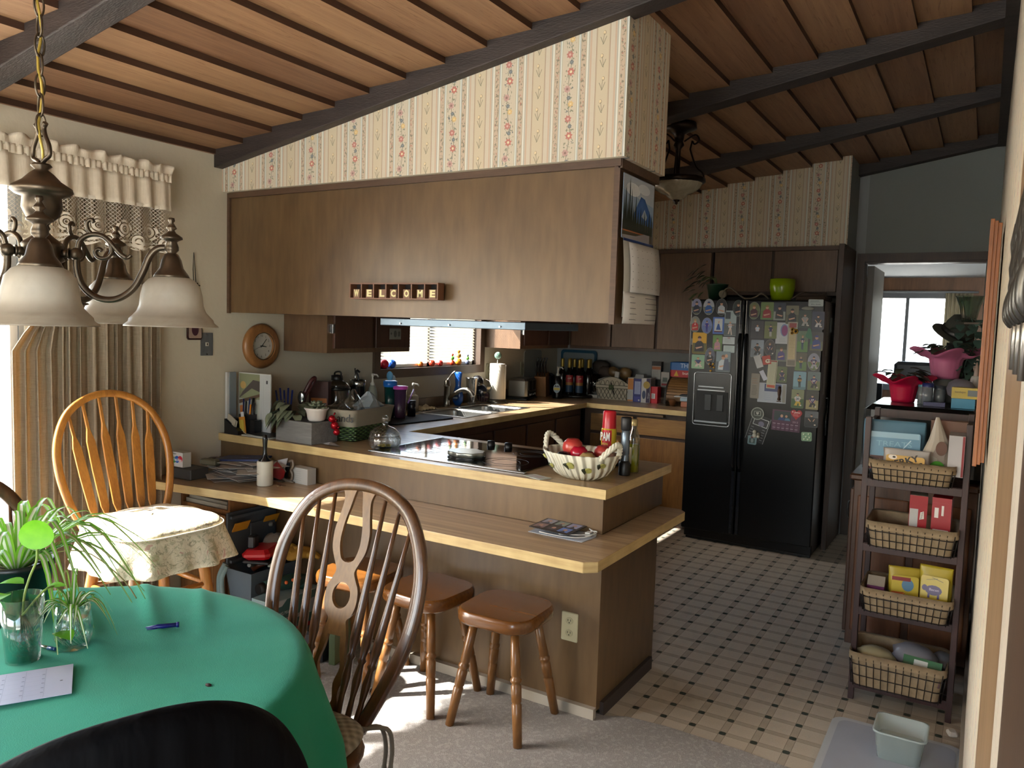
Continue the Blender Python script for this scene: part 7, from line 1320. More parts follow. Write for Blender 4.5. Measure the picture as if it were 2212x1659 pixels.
def build_ledge():
    ZL = .7425; r = random.Random(4)
    t = thing('wipes_box', 'white wet-wipe box in a grey tray at the left end of the ledge', 'box', (.105, -.37, ZL + .045)); c = Card(face_T((.105, -.405, ZL + .088), (1, 0, 0), (0, 0, 1)), .084, .07, '#c3c2bf', th=.0006); c.el(-.022, -.004, .016, .014, '#3c8a4a').el(.0, .0, .018, .017, '#2a5aa8').el(.024, .004, .017, .015, '#b3283a').txt('Wet-Nap', .0, -.002, .022, '#d8d8d4', .07, .0006).rect(-.035, .024, -.005, .028, '#7e8a7e'); c.obj('front', '', '', parent=t); MB().box((.063, -.404, ZL + .052), (.147, -.36, ZL + .122)).obj('carton', plain('#b3b2ac', .6), t, world=True)
    tag(MB(TR((.12, -.37, ZL), rz=.05)).box((-.09, -.045, 0), (.09, .06, .05), bev=.004).obj('tray', plain('#3c3936', .6)), 'dark grey storage tray under the white wipe box', 'tray')
    for k in range(22):
        i = k; x, y = .21 + .18 * r.random() + (.06 if k > 15 else 0), -.27 + .12 * r.random() - .0 * k; a = -.35 + r.uniform(-.45, .55); w, h = (.22, .105) if k % 3 else (.24, .15); z = ZL + .0008 + k * .0034; b = .02 * r.random()
        T = TR((x, y, z), rz=a); w /= 2; h /= 2
        mb = MB(T).add([(-w, -h, 0), (0, -h, b * .3), (w, -h, b * .2), (w, h, 0), (0, h, b * .3), (-w, h, .004), (-w, -h, .002), (0, -h, b * .3 + .002), (w, -h, b * .2 + .002), (w, h, .002), (0, h, b * .3 + .002), (-w, h, .006)], [(0, 5, 4, 1), (1, 4, 3, 2), (6, 7, 10, 11), (7, 8, 9, 10), (0, 1, 7, 6), (1, 2, 8, 7), (2, 3, 9, 8), (3, 4, 10, 9), (4, 5, 11, 10), (5, 0, 6, 11)])
        tag(mb.obj('envelope', plain(('#9b9288', '#a8a29a', '#8a8078', '#b3ada6')[k % 4], .7)), 'letter in the untidy heap of mail on the ledge', 'mail', 'heap of mail on the ledge')
    tag(MB(TR((.30, -.16, ZL + .08), rz=.35, ry=-.06)).box((-.13, -.06, 0), (.11, .07, .006), 0).box((-.12, -.055, .006), (.105, .066, .009), 0).rect if False else MB(TR((.30, -.17, ZL + .08), rz=.35, ry=-.06)).box((-.13, -.06, 0), (.11, .07, .009), 0).text('record', .014, TR((0, .0, .0096)), 1, .0004).obj('folder', [plain('#14224f', .5), plain('#7c88a8', .5)]), 'navy blue folder lying on the mail heap', 'folder')
    tag(MB(TR((.42, -.09, ZL), rz=-.1, rx=-.35)).prism([(-.10, 0), (.09, 0), (.085, .13), (.05, .165), (-.1, .17)], 0, .004, 0, T=TR(rx=PI / 2)).prism([(-.02, .01), (.075, .01), (.07, .11), (-.02, .13)], .0045, .006, 1, T=TR((0, -.006, 0), rx=PI / 2)).obj('document_folder', [plain('#23262b', .5), plain('#b5b4b4', .6)]), 'dark document folder with white papers leaning on the riser', 'folder')
    for k in range(3):
        pts = [(.05 + .02 * k + .09 * math.cos(q * 1.1 + k) * (1 - q / 16), -.13 + .04 * math.sin(q * 1.7 + k), ZL + .012 + .04 * abs(math.sin(q * .9 + k))) for q in [j * .5 for j in range(17)]]
        tag(MB().tube(bez([(max(.01, a), min(b, -.09), c) for a, b, c in pts], 3), .0035, 6).obj('cable', plain(('#5e564c', '#3a3633', '#766c60')[k], .6)), ('taupe cable looped at the back of the ledge', 'black cable tangled at the back of the ledge', 'pale brown cable lying over the others')[k], 'cable')
    tag(MB(TR((.16, -.13, ZL), rz=-.1)).box((-.06, -.03, 0), (.08, .035, .05), bev=.006).obj('router', plain('#6f6a62', .5)), 'grey device box under the tangle of cables', 'box')
    tag(MB(TR((.20, -.30, ZL + .06), rz=.2)).box((-.04, -.02, 0), (.05, .02, .028), 0, bev=.005).obj('packet', plain('#5c5744', .5)), 'small olive packet behind the wipe box', 'packet')
    t = thing('lint_roller', 'white lint roller with a black handle standing on the ledge', 'lint roller', (.545, -.262, ZL)); MB().lathe([(0, 0), (.034, 0), (.036, .004), (.036, .108), (.034, .113), (.02, .116), (0, .116)], (0, 0, 0), 32, 0, False).obj('roll', plain('#bdb7a8', .6), t); MB().lathe([(.03, .114), (.028, .12), (.015, .13), (.0095, .15), (.010, .185), (.012, .215), (.010, .232), (0, .236)], (0, 0, 0), 20, 0, False).obj('handle', plain('#0c0d0f', .25), t)
    tag(MB(TR((.53, -.165, ZL), rz=.1)).prism([(-.04, .02), (-.03, .075), (-.01, .095), (.02, .07), (.04, .055), (.03, .02), (.01, .01)], 0, .004, 0, T=TR(rx=PI / 2)).tube([(-.04, -.002, .02), (-.045, -.002, .085), (-.01, -.002, .1), (.0, -.002, .06), (.03, -.002, .07), (.045, -.002, .05)], .003, 6, 1).box((-.03, -.01, 0), (.03, .01, .006), 1).obj('trivet', [plain('#8a1f1e', .4), plain('#5d5046', .5, .4)]), 'red and brown wrought ornament beside the lint roller', 'ornament')
    tag(MB(TR((.585, -.15, ZL))).tube(bez([(.0, 0, .1), (.02, 0, .105), (.024, 0, .08), (.01, 0, .06), (.02, -.0, .04), (.01, 0, .012), (-.03, 0, .01), (-.055, 0, .025), (-.05, 0, .045), (-.035, 0, .04)], 5), .006, 8).tube([(-.06, -.0, .004), (.03, 0, .004)], .004, 6).obj('scroll_hook', plain('#77695c', .5, .4)), 'tan curled metal hook standing before the white box', 'hook')
    box_thing('carton', 'small white carton with grey print on the ledge', 'box', (.645, -.118), (.115, .05, .075), -.08, '#a7a39d', lambda c: c.rows(-.03, .02, -.02, .02, 5, '#8a8884'), z=ZL)
    tag(MB().lathe([(0, 0), (.012, 0), (.012, .002), (0, .002)], (.62, -.222, ZL), 14, 0, False).lathe([(0, 0), (.012, 0), (.012, .002), (0, .002)], (.603, -.23, ZL + .0001), 14, 0, False).obj('coins', plain('#7a6148', .35, .8)), 'two small brown coins near the lint roller', 'coins')
    # photo folder pile near the end of the ledge
    tag(MB().prism([(1.925, -.215), (2.155, -.225), (2.165, -.13), (2.15, -.085), (1.93, -.10)], ZL, ZL + .0015).obj('paper', plain('#a6adb8', .6)), 'white sheet under the photo card at the ledge end', 'paper')
    c = Card(face_T((2.015, -.145, ZL + .02), (1, -.02, -.03), (.06, 1, .02)), .17, .155, '#15161d', th=.002); q = [(-.055, .035, '#8f94a8'), (.0, .035, '#8a9a90'), (.052, .035, '#9aa0c4'), (-.055, -.035, '#7d6a70'), (.0, -.035, '#2c2630'), (.048, -.035, '#5a7cc0')]
    for i, (x, y, col) in enumerate(q): c.rect(x - .022, y - .028, x + .022, y + .028, col); c.el(x, y + .002, .008, .012, '#b08a78').poly([(x - .012, y - .026), (x + .012, y - .026), (x, y - .004)], '#3a3c4c')
    c.obj('photo_card', 'glossy dark photo card with six pictures on the ledge', 'card')
    tag(MB().tube(bez([(2.13, -.10, ZL + .012), (2.17, -.13, ZL + .02), (2.14, -.19, ZL + .008), (2.06, -.215, ZL + .006), (1.97, -.21, ZL + .006)], 6), .0022, 6).tube(bez([(2.12, -.09, ZL + .016), (2.155, -.12, ZL + .012), (2.13, -.18, ZL + .014), (2.05, -.205, ZL + .01)], 6), .0022, 6).box((2.13, -.15, ZL + .003), (2.15, -.125, ZL + .018)).obj('charging_cable', plain('#b8b8b4', .4)), 'white charging cable looped by the photo card', 'cable')
def build_under():
    wd = wood('panelled_oak', '#5a3a20', '#8c6036', 'z', 7, .4, 10)
    t = thing('desk_cabinet', 'oak cabinet with a grooved door under the left end of the ledge', 'cabinet', (.185, -.2, .0)); MB().box((.003, -.31, .004), (.365, -.08, .60)).box((.003, -.31, .6), (.02, -.08, .703)).box((.35, -.31, .6), (.365, -.08, .703)).box((.003, -.12, .6), (.365, -.08, .703)).obj('body', wd, t, world=True)
    mb = MB()
    for k in range(4): mb.box((.02 + k * .083, -.326, .03), (.02 + k * .083 + .08, -.3105, .58))
    mb.obj('door', wd, t, world=True, bevel=.002); tag(MB().box((.03, -.30, .601), (.33, -.15, .62)).box((.04, -.29, .62), (.32, -.16, .634)).obj('paper_stack', plain('#8d8474', .7)), 'papers filed in the slot of the oak cabinet', 'papers')
    gm = plain('#555d63', .5); t = thing('toolbox', 'open grey plastic toolbox under the ledge, full of tools', 'toolbox', (.47, -.19, .2))
    MB().add([(.405, -.335, .2), (.54, -.335, .2), (.54, -.06, .2), (.405, -.06, .2), (.385, -.35, .345), (.56, -.35, .345), (.56, -.045, .345), (.385, -.045, .345)], [(0, 3, 2, 1), (0, 1, 5, 4), (1, 2, 6, 5), (2, 3, 7, 6), (3, 0, 4, 7)]).obj('tub', gm, t, world=True, solid=.005)
    MB().box((.372, -.34, .34), (.384, -.045, .60)).box((.384, -.33, .36), (.40, -.05, .375)).box((.384, -.33, .57), (.40, -.05, .585)).box((.384, -.21, .42), (.392, -.06, .53)).obj('lid', plain('#3c4247', .5), t, world=True, bevel=.003); MB().lathe([(.012, 0), (.01, .012), (0, .014)], (0, 0, 0), 12, 0, False, T=TR((.392, -.09, .5), ry=PI / 2)).obj('latch', plain('#77746a', .4), t, world=True)
    for y in (-.27, -.09): MB(TR((.405, y, .55), ry=.5)).box((0, -.045, -.075), (.004, .045, 0)).obj('latch_flap', plain('#b0791c', .5), t, world=True, bevel=.001)
    t = thing('battery_charger', 'red power-tool case with a black battery knob lying on the tools', 'tool', (.49, -.24, .375)); MB(TR((.49, -.22, .375), rz=.4, ry=-.08)).box((-.07, -.085, .012), (.07, .085, .06), bev=.018).obj('case', plain('#b0151c', .3), t, world=True); MB(TR((.455, -.25, .43), rz=.4)).box((-.018, -.025, 0), (.018, .025, .06), bev=.006).obj('battery', plain('#16161a', .3), t, world=True); MB(TR((.49, -.22, .37), rz=.4)).box((-.065, -.08, 0), (.065, .08, .014), bev=.004).obj('base', M_BLACK, t, world=True)
    r = random.Random(2); cols = ['#101114', '#c2a016', '#5a2a16', '#17181b', '#22262c', '#101114', '#6d6a60', '#111216']; labs = ['black tool grip in the grey toolbox', 'yellow screwdriver handle in the grey toolbox', 'brown wooden tool handle in the grey toolbox', 'black coiled tool lead in the toolbox', 'dark grey wrench in the toolbox', 'short black handle at the toolbox corner', 'steel pliers at the back of the toolbox', 'black cable bundle in the toolbox']
    for k in range(8): x, y = .41 + .13 * r.random(), -.33 + .26 * r.random(); a = r.uniform(-1, 1); tag(MB().tube([(x - .03 * math.cos(a), y - .04 * math.sin(a), .33), (x, y, .352), (x + .03 * math.cos(a), y + .05 * math.sin(a), .362)], [.014, .012, .009], 8).obj('hand_tool', plain(cols[k], .4)), labs[k], 'tool')
    t = thing('dustpan_brush', 'yellow dish brush with bristles leaning in the toolbox', 'brush', (.55, -.18, .36)); MB().tube(bez([(.53, -.2, .37), (.545, -.17, .43), (.555, -.13, .47), (.56, -.10, .475)], 5), [.006] * 8 + [.008] * 8, 8).obj('handle', plain('#c8ac1a', .35), t, world=True); MB(TR((.53, -.2, .365), rz=.5)).box((-.012, -.03, -.02), (.012, .03, .0)).obj('bristles', plain('#c8c8c0', .8), t, world=True)
    for i, (x, y, z, s, c, lab) in enumerate(((.50, -.10, .40, .07, '#b58a2c', 'yellow leather work glove draped over the toolbox'), (.58, -.09, .39, .075, '#a87c2a', 'second tan work glove beyond the yellow one'), (.45, -.12, .44, .05, '#8c8074', 'grey knitted glove cuff behind the gloves'))):
        mb = MB(TR((x, y, z), rz=.6 * i)); mb.loft([[(s * f * math.cos(a) , s * .75 * f * math.sin(a) * (1 + .2 * math.sin(3 * a + i)), h + .006 * math.sin(4 * a)) for a in [2 * PI * k / 18 for k in range(18)]] for f, h in ((.9, -.02), (1.1, -.008), (1, .008), (.7, .02), (.3, .026))], 0, True, True)
        for q in range(4): mb.tube([(s * .7, -s * .45 + q * s * .3, 0), (s * 1.25, -s * .5 + q * s * .34, -.004), (s * 1.5, -s * .5 + q * s * .34, -.016)], [.012, .011, .008], 7)
        tag(mb.obj('work_glove', plain(c, .8)), lab, 'glove')
    tag(MB().box((.39, -.36, .004), (.57, -.05, .198)).obj('cardboard_box', plain('#8f7a60', .8)), 'plain tan carton supporting the grey toolbox', 'box')
    tag(MB().tube(bez([(.375, -.34, .36), (.36, -.36, .3), (.365, -.365, .22), (.38, -.365, .19)], 5), .016, 8).tube(bez([(.39, -.345, .35), (.38, -.368, .3), (.385, -.37, .23), (.395, -.37, .2)], 5), .012, 8).obj('knit_cloth', plain('#7f9494', .9)), 'pale blue knitted cuff hanging at the toolbox corner', 'cloth')
    t = thing('screwdriver_box', 'green and white electric screwdriver carton with a red stripe', 'box', (.64, -.2, .004)); MB().box((.575, -.36, .004), (.705, -.06, .242)).obj('carton', plain('#8fa3a3', .45), t, world=True)
    c = Card(face_T((.7055, -.21, .123), (0, 1, 0), (0, 0, 1)), .298, .236, '#9a9ea0', th=.0005, r=.001); c.rect(-.149, .03, .149, .118, '#3f5f5c').poly([(-.149, .118), (-.06, .118), (-.09, .09), (-.149, .09)], '#a9adad').rect(-.149, -.03, .149, .012, '#2f5552').rect(-.149, -.055, .149, -.03, '#b3202c').el(.10, .045, .03, .035, '#8f9396').txt('MG Mild Tools', -.055, .055, .022, '#c4c8c4', .10).txt('7.2-Volt Lithium-Ion Power Tool', -.04, .02, .012, '#5a6a68', .15).txt('MG-ET1511', -.08, -.004, .014, '#c29a48', .07).txt('ELECTRIC SCREWDRIVER', -.04, -.075, .016, '#4c3a44', .17).rows(-.13, -.08, -.028, -.014, 3, '#a8b0ac', .0008).el(.09, -.085, .03, .02, '#6a1c3c'); c.obj('printed_side', '', '', parent=t)
    t = thing('power_drill', 'green cordless screwdriver with orange buttons on its carton', 'drill', (.64, -.2, .243)); MB().tube([(.62, -.33, .29), (.63, -.25, .29), (.64, -.17, .285), (.65, -.10, .275)], [.028, .032, .036, .026], 14).tube([(.64, -.14, .275), (.655, -.12, .25)], .03, 10).obj('housing', plain('#2c4f48', .35), t, world=True); MB().tube([(.617, -.36, .29), (.62, -.325, .29)], [.024, .027], 14).obj('chuck', M_BLACK, t, world=True)
    for y in (-.24, -.2, -.16): MB().ball((.667, y, .30), .009, 8).obj('button', plain('#d2622c', .4), t, world=True)
    tag(MB().box((.80, -.30, .004), (.95, -.12, .13), 0, bev=.01).obj('dark_case', plain('#17181c', .5)), 'dark tool case on the carpet behind the chair', 'case'); tag(MB(TR((.96, -.2, .004), rz=.2)).box((0, -.08, 0), (.03, .08, .2), 0).box((.03, -.078, .003), (.0306, .078, .197), 1).obj('booklet', [plain('#3d4a2c', .5), plain('#6f7c5c', .5)]), 'upright green booklet behind the stools', 'booklet')
def blade(mb, p, az, L, h, droop, w=.011, n=9, mi=0, lean=0):
    """long arching strap leaf with a pale centre stripe"""
    d = Vector((math.cos(az), math.sin(az), 0)); s = Vector((-math.sin(az), math.cos(az), 0)); vs = []
    for i in range(n + 1):
        t = i / n; c = Vector(p) + d * L * t + Vector((0, 0, 1)) * (h * math.sin(min(1, t * 1.25) * PI * .62) - droop * max(0, t - .35) ** 2 * 2.2) + s * lean * t * t; ww = w * (1 - .85 * t ** 2.2) * min(1, .5 + t * 3)
        vs += [c - s * ww + Vector((0, 0, .25 * ww)), c - s * ww * .38, c + s * ww * .38, c + s * ww + Vector((0, 0, .25 * ww))]
    fs, k0 = [], len(mb.f)
    for i in range(n):
        for j in range(3): a = i * 4 + j; fs.append((a, a + 1, a + 5, a + 4))
    mb.add(vs, fs, 0, True)
    for q in range(k0, len(mb.f)): mb.mi[q] = 1 if (q - k0) % 3 == 1 else 0
def build_table_items():
    ZT = .7505; gl = Mat('variegated_leaf_edge'); gl.base(gl.mix(gl.noise(40), '#456f28', '#6a9a3c')).set(rough=.4); X.nt = gl.nt; tr = gl.node('ShaderNodeBsdfTranslucent'); tr.inputs[0].default_value = c4('#8ccc3a'); mx = gl.node('ShaderNodeMixShader'); mx.inputs[0].default_value = .4; gl.lk(gl.b.outputs[0], mx.inputs[1]); gl.lk(tr.outputs[0], mx.inputs[2]); gl.lk(mx.outputs[0], gl.o.inputs[0])
    pl = plain('#cdd3b8', .45); LM = [gl.m, pl]
    P0 = (1.335, -1.742)
    t = thing('spider_plant', 'large variegated spider plant in a black nursery pot on the table', 'plant', (*P0, ZT)); MB().lathe([(0, 0), (.062, 0), (.066, .01), (.082, .135), (.087, .137), (.087, .152), (.082, .152), (.078, .13), (0, .13)], (0, 0, 0), 32, 0, False).obj('pot', plain('#0f1012', .35), t); MB().lathe([(0, .128), (.079, .128)], (0, 0, 0), 20, 0, False).obj('soil', plain('#2a1d15', .95), t)
    r = random.Random(8); mb = MB()
    for k in range(46):
        az = r.uniform(0, 2 * PI) if k < 38 else r.uniform(-.3, 1.5); L = r.uniform(.18, .34) * (.45 if k % 6 == 0 else 1) ; blade(mb, (.02 * math.cos(az), .02 * math.sin(az), .13), az, L, r.uniform(.06, .16), r.uniform(.08, .22) * (0 if k % 6 == 0 else 1), r.uniform(.007, .0115), lean=r.uniform(-.05, .05))
    mb.obj('leaves', LM, t); mb = MB(); rr = MB()
    for k in range(14): a = k * .9; rr.tube([(.02 * math.cos(a), .02 * math.sin(a), .128), (.04 * math.cos(a + .4), .04 * math.sin(a + .4), .137), (.065 * math.cos(a + .6), .065 * math.sin(a + .6), .13)], .0025, 5)
    rr.obj('roots', plain('#a89a80', .8), t)
    MB().tube(bez([(.04, .03, .16), (.12, .10, .17), (.18, .16, .10), (.2, .19, .04)], 5), .0016, 5).obj('runner', plain('#9a8c5c', .6), t)
    # pothos cutting in a tall glass
    cg = glass((.93, .96, .95), .0); wt = glass((.86, .93, .92), .0, name='water')
    t = thing('drinking_glass', 'tall clear glass of water holding a pothos cutting, left table edge', 'glass', (1.585, -1.855, ZT)); MB().lathe([(0, .004), (.03, .004), (.043, .145), (.045, .145), (.033, 0), (0, 0)], (0, 0, 0), 36, 0, False).obj('glass', cg, t); MB().lathe([(0, .006), (.030, .006), (.0375, .09), (0, .09)], (0, 0, 0), 30, 0, False).obj('water', wt, t)
    mb = MB()
    for k in range(16): a = k * 2.4; mb.tube(bez([(.004 * math.cos(a), .004 * math.sin(a), .10), (.02 * math.cos(a), .02 * math.sin(a), .06), (.026 * math.cos(a + 1), .026 * math.sin(a + 1), .03), (.02 * math.cos(a + 2.4), .02 * math.sin(a + 2.4), .014)], 4), .0013, 5)
    tt = thing('pothos_cutting', 'pothos vine with one round glowing leaf rooted in the tall glass', 'plant', (1.585, -1.855, ZT + .02)); mb.T = None; MBx = MB(TR((0, 0, -.02))); MBx.v, MBx.f, MBx.mi, MBx.sm = [Vector(v) + Vector((0, 0, -.02)) for v in mb.v], mb.f, mb.mi, mb.sm; MBx.obj('roots', plain('#7c6a4c', .6), tt)
    MB().tube(bez([(0, 0, .06), (-.03, .02, .11), (-.035, .035, .15), (-.015, .04, .19), (.0, .034, .225)], 6), .0028, 6).tube(bez([(.0, 0, .08), (.01, .05, .13), (-.02, .10, .10), (-.05, .13, .03), (.0, .10, -.005), (.04, .06, .02)], 6), .0026, 6).obj('stems', plain('#7c8f42', .5), tt)
    pm = Mat('pothos_leaf_lit'); pm.base(pm.mix(pm.noise(60, 4), '#4f9a10', '#86c82a')).set(rough=.4); X.nt = pm.nt; q = pm.node('ShaderNodeBsdfTranslucent'); q.inputs[0].default_value = c4('#7cc41c'); mx = pm.node('ShaderNodeMixShader'); mx.inputs[0].default_value = .4; pm.lk(pm.b.outputs[0], mx.inputs[1]); pm.lk(q.outputs[0], mx.inputs[2]); pm.lk(mx.outputs[0], pm.o.inputs[0])
    f = Vector((.65, -.74, .15)).normalized(); rt = Vector((.75, .65, 0)).normalized(); c = Vector((.005, .03, .256)); up = f.cross(rt) * -1
    hp = [(.036 * math.cos(a) * (1 - .12 * math.sin(a)), .033 * math.sin(a)) for a in [2 * PI * k / 28 for k in range(28)]]
    MB(face_T(c, rt, (0, 0, 1))).add([(a, b, .004 * math.cos(a * 40)) for a, b in hp] + [(0, 0, -.004)], [(k, (k + 1) % 28, 28) for k in range(28)], 0, True).obj('leaf', pm.m, tt)
    mb = MB()
    for p, d in (((-.03, .02, .14), (-.6, -.5, .2)), ((-.01, .05, .12), (.5, .4, .3)), ((.03, .06, .03), (.8, 0, .1)), ((-.04, .12, .05), (.3, .8, .2)), ((-.02, -.02, .13), (.3, -.7, .1))): leaf(mb, p, d, .055, .8)
    mb.obj('leaves', pm.m, tt)
    # stemless glass with a spider plantlet
    t = thing('stemless_glass', 'round stemless glass of water and white roots near the calendar sheet', 'glass', (1.605, -1.755, ZT)); MB().lathe([(0, .004), (.028, .005), (.038, .025), (.0405, .05), (.036, .085), (.033, .103), (.0345, .103), (.0375, .085), (.042, .05), (.0395, .024), (.029, .0), (0, 0)], (0, 0, 0), 40, 0, False).obj('glass', cg, t); MB().lathe([(0, .006), (.027, .007), (.036, .026), (.0385, .05), (.038, .062), (0, .062)], (0, 0, 0), 30, 0, False).obj('water', wt, t)
    tt = thing('spider_plantlet', 'small spider plantlet arching out of the stemless glass', 'plant', (1.605, -1.755, ZT + .05)); mb = MB()
    for k in range(22): az = k * 2 * PI / 22 + r.uniform(-.2, .2); blade(mb, (0, 0, .03), az, r.uniform(.06, .10), r.uniform(.02, .05), r.uniform(.02, .10), r.uniform(.004, .0065), lean=r.uniform(-.03, .03))
    for k in range(3): blade(mb, (0, 0, .03), k * 2, .02, .1, 0, .006)
    mb.obj('leaves', LM, tt); mb = MB()
    for k in range(26): a = k * 2.4; q = .6 + .4 * (k % 3) / 2; mb.tube(bez([(0, 0, .03), (.016 * math.cos(a), .016 * math.sin(a), .005), (.030 * q * math.cos(a + .5), .030 * q * math.sin(a + .5), -.02), (.022 * math.cos(a + 1.2), .022 * math.sin(a + 1.2), -.04)], 4), .0009, 5)
    mb.obj('roots', plain('#c9c6b4', .5), tt)
    t = thing('pen', 'silver and blue ballpoint pen lying by the stemless glass', 'pen', (1.575, -1.79, ZT)); MB().tube([(1.545, -1.80, ZT + .004), (1.575, -1.795, ZT + .004)], [.003, .0042], 8).obj('barrel', plain('#a9aaa6', .2, .8), t, world=True); MB().tube([(1.575, -1.795, ZT + .004), (1.596, -1.79, ZT + .004)], [.0045, .004], 8).obj('cap', plain('#1c3f66', .25), t, world=True)
    tag(MB().tube([(1.645, -1.60, ZT + .004), (1.665, -1.582, ZT + .005), (1.69, -1.548, ZT + .005)], [.0016, .006, .0055], 8).tube([(1.655, -1.604, ZT + .003), (1.672, -1.587, ZT + .004)], .0016, 6).tube([(1.69, -1.548, ZT + .005), (1.694, -1.543, ZT + .005)], .007, 8).obj('fuse_puller', plain('#101c66', .35)), 'small dark blue two-pronged plastic piece on the green cloth', 'plastic piece')
    A, B = Vector((1.698, -1.816, 0)), Vector((1.832, -1.879, 0)); u = (Vector((1.633, -1.925, 0)) - A).normalized(); c = (A + B) / 2 + u * .15; v = (B - A)
    cd = Card(face_T((c.x, c.y, ZT + .003), -u, v.normalized() * -1), .30, v.length, '#a3a8ba', th=.0012, r=.001)
    for k in range(7): cd.line(.15 - .05 - k * .036, -.07, .15 - .05 - k * .036, .07, .0006, '#7d8398')
    for j in range(6): cd.line(-.15, -.055 + j * .022, .1, -.055 + j * .022, .0005, '#8b91a4')
    for k in range(6):
        for j in range(5): cd.rect(.094 - k * .036, -.05 + j * .022, .099 - k * .036, -.048 + j * .022, '#4a4f62')
    cd.el(.13, -.01, .003, .002, '#15151a'); cd.obj('calendar_sheet', 'pale calendar page lying on the green cloth', 'calendar')
    tag(MB().ball((2.009, -1.701, ZT - .002), .006, 6, sz=.4, sx=1.6).obj('crumb', plain('#2a1410', .8)), 'tiny dark scrap on the green cloth', 'scrap')
build_walls(); build_ledge(); build_under(); build_table_items()
# ---------------------------------------------------------------- right side: shelf, pet treats, television, plants, room beyond
def pouch(name, lab, c, w, h, col, rz=0, tilt=0, top=None, paint=None, d=.05, cat='bag', mat=None):
    T = TR(c, rz=rz, rx=tilt); cd = Card(T @ face_T((0, -d * .5 - .001, h * .45), (1, 0, 0), (0, .06, 1)), w * .82, h * .7, top or col, th=.0006, r=.01)
    if paint: paint(cd)
    sv = cd.mb.T; cd.mb.T = T; k = cd.c(col); r = random.Random(len(lab)); rings = []
    for q, f, dd in ((0, .8, .9), (.12, .95, 1), (.45, 1, 1), (.8, 1, .55), (.95, 1.02, .12), (1, 1.02, .06)): rings.append([(w / 2 * f * math.cos(a) * (1 + r.uniform(-.03, .03)), d / 2 * dd * math.sin(a), h * q) for a in [2 * PI * i / 14 for i in range(14)]])
    cd.mb.loft(rings, k, True, True); cd.mb.T = sv; return cd.obj(name, lab, cat)
def build_right():
    dm = wood('mahogany_stain', '#1f1011', '#3d2322', 'z', 8, .45, 12)
    t = thing('ladder_shelf', 'dark stained open shelf unit of four tiers holding wire baskets', 'shelf', (3.14, .9, 0)); X0, X1, Y0, Y1 = 2.955, 3.335, .73, 1.06
    for x in (X0, X1 - .022):
        for y in (Y0, Y1 - .03): MB().box((x, y, 0), (x + .022, y + .028, 1.205 if y > .8 else 1.19)).obj('upright', dm, t, world=True, bevel=.002)
        for z in (.07, .385, .655, .925, 1.17): MB().box((x + .002, Y0 + .028, z - .02), (x + .02, Y1 - .03, z)).obj('side_rail', dm, t, world=True)
    for z in (.085, .40, .67, .94):
        mb = MB()
        for k in range(5): mb.box((X0 + .02, Y0 + .004 + k * .064, z - .014), (X1 - .02, Y0 + .060 + k * .064, z))
        mb.box((X0 + .02, Y0 - .001, z - .034), (X1 - .02, Y0 + .02, z - .002)); mb.obj('shelf_board', dm, t, world=True, bevel=.0015)
    MB().box((X0 + .02, Y1 - .025, 1.165), (X1 - .02, Y1 - .005, 1.2)).obj('top_rail', dm, t, world=True)
    wm = plain('#1c1614', .4, .5); pm = Mat('kraft_liner'); pm.base(pm.mix(pm.noise(30, 4), '#75644c', '#9a866a')).set(rough=.85).bump(pm.noise(40, 4), .7, .006)
    for x0, x1, z, h, lab in ((2.985, 3.285, .941, .075, 'wire basket on the top tier of the dark shelf'), (2.99, 3.31, .671, .095, 'wire basket on the second tier of the dark shelf'), (2.985, 3.31, .401, .09, 'wire basket on the third tier of the dark shelf'), (2.96, 3.305, .086, .13, 'large-lipped wire basket on the lowest shelf tier')):
        t = thing('wire_basket', lab, 'basket', ((x0 + x1) / 2, .80, z)); w, d = (x1 - x0) / 2, .13; R = lambda zz, k=1: [(a * k, b * k, zz) for a, b in rrect(w * 2, d * 2, .03, 4)]
        MB().loft([R(.004, .90), R(h * .6, .95), R(h, .99), R(h + .012, 1.03), R(h - .02, 1.035)], 0, False, True).add(R(.004, .9), [tuple(range(20 + 4))]).obj('paper_liner', pm.m, t); mb = MB()
        for q, k in ((.003, .94), (h * .35, .97), (h * .7, 1.0), (h * .95, 1.015)): mb.tube(R(q, k), .002, 5, closed=True)
        n = 12
        for k in range(n + 1):
            x = -w * .93 + 2 * w * .93 * k / n; mb.tube([(x * .96, -d * .955, 0), (x * 1.03, -d * 1.03, h * .95)], .0018, 5)
        for k in range(5): y = -d * .8 + k * d * .4; mb.tube([(-w * .95, y, 0), (-w * 1.03, y, h * .95)], .0018, 5).tube([(w * .95, y, 0), (w * 1.03, y, h * .95)], .0018, 5)
        mb.obj('wirework', wm, t)
    z = 1.0
    pouch('treat_bag', 'clear blue zip pouch of dog treats in the top basket', (3.06, .79, .952), .23, .225, '#53788f', .1, 0, '#5f8aa6', lambda c: c.rect(-.09, .055, .09, .078, '#8db0c4').txt('TREATS', 0, .03, .03, '#7ba6bc', .13).rect(-.09, -.075, -.03, -.03, '#a8212a').rect(-.09, -.045, -.03, -.02, '#4a1f16').txt('no ingredient', -.06, -.034, .01, '#c8b8a0', .05).line(-.03, -.07, .06, .05, .004, '#a9c6d4'), .07)
    pouch('treat_bag', 'tan jerky treats bag lying tilted across the top basket', (3.115, .715, .965), .17, .11, '#8b8480', -.1, .1, '#b58f46', lambda c: c.txt('JERKY', 0, .016, .034, '#19120e', .105, .0012, .35).txt('TREATS', .01, -.014, .034, '#19120e', .12, .0012, .35).el(-.045, .03, .016, .01, '#c8c0b8').el(-.04, .03, .006, .004, '#1d1512'), .045)
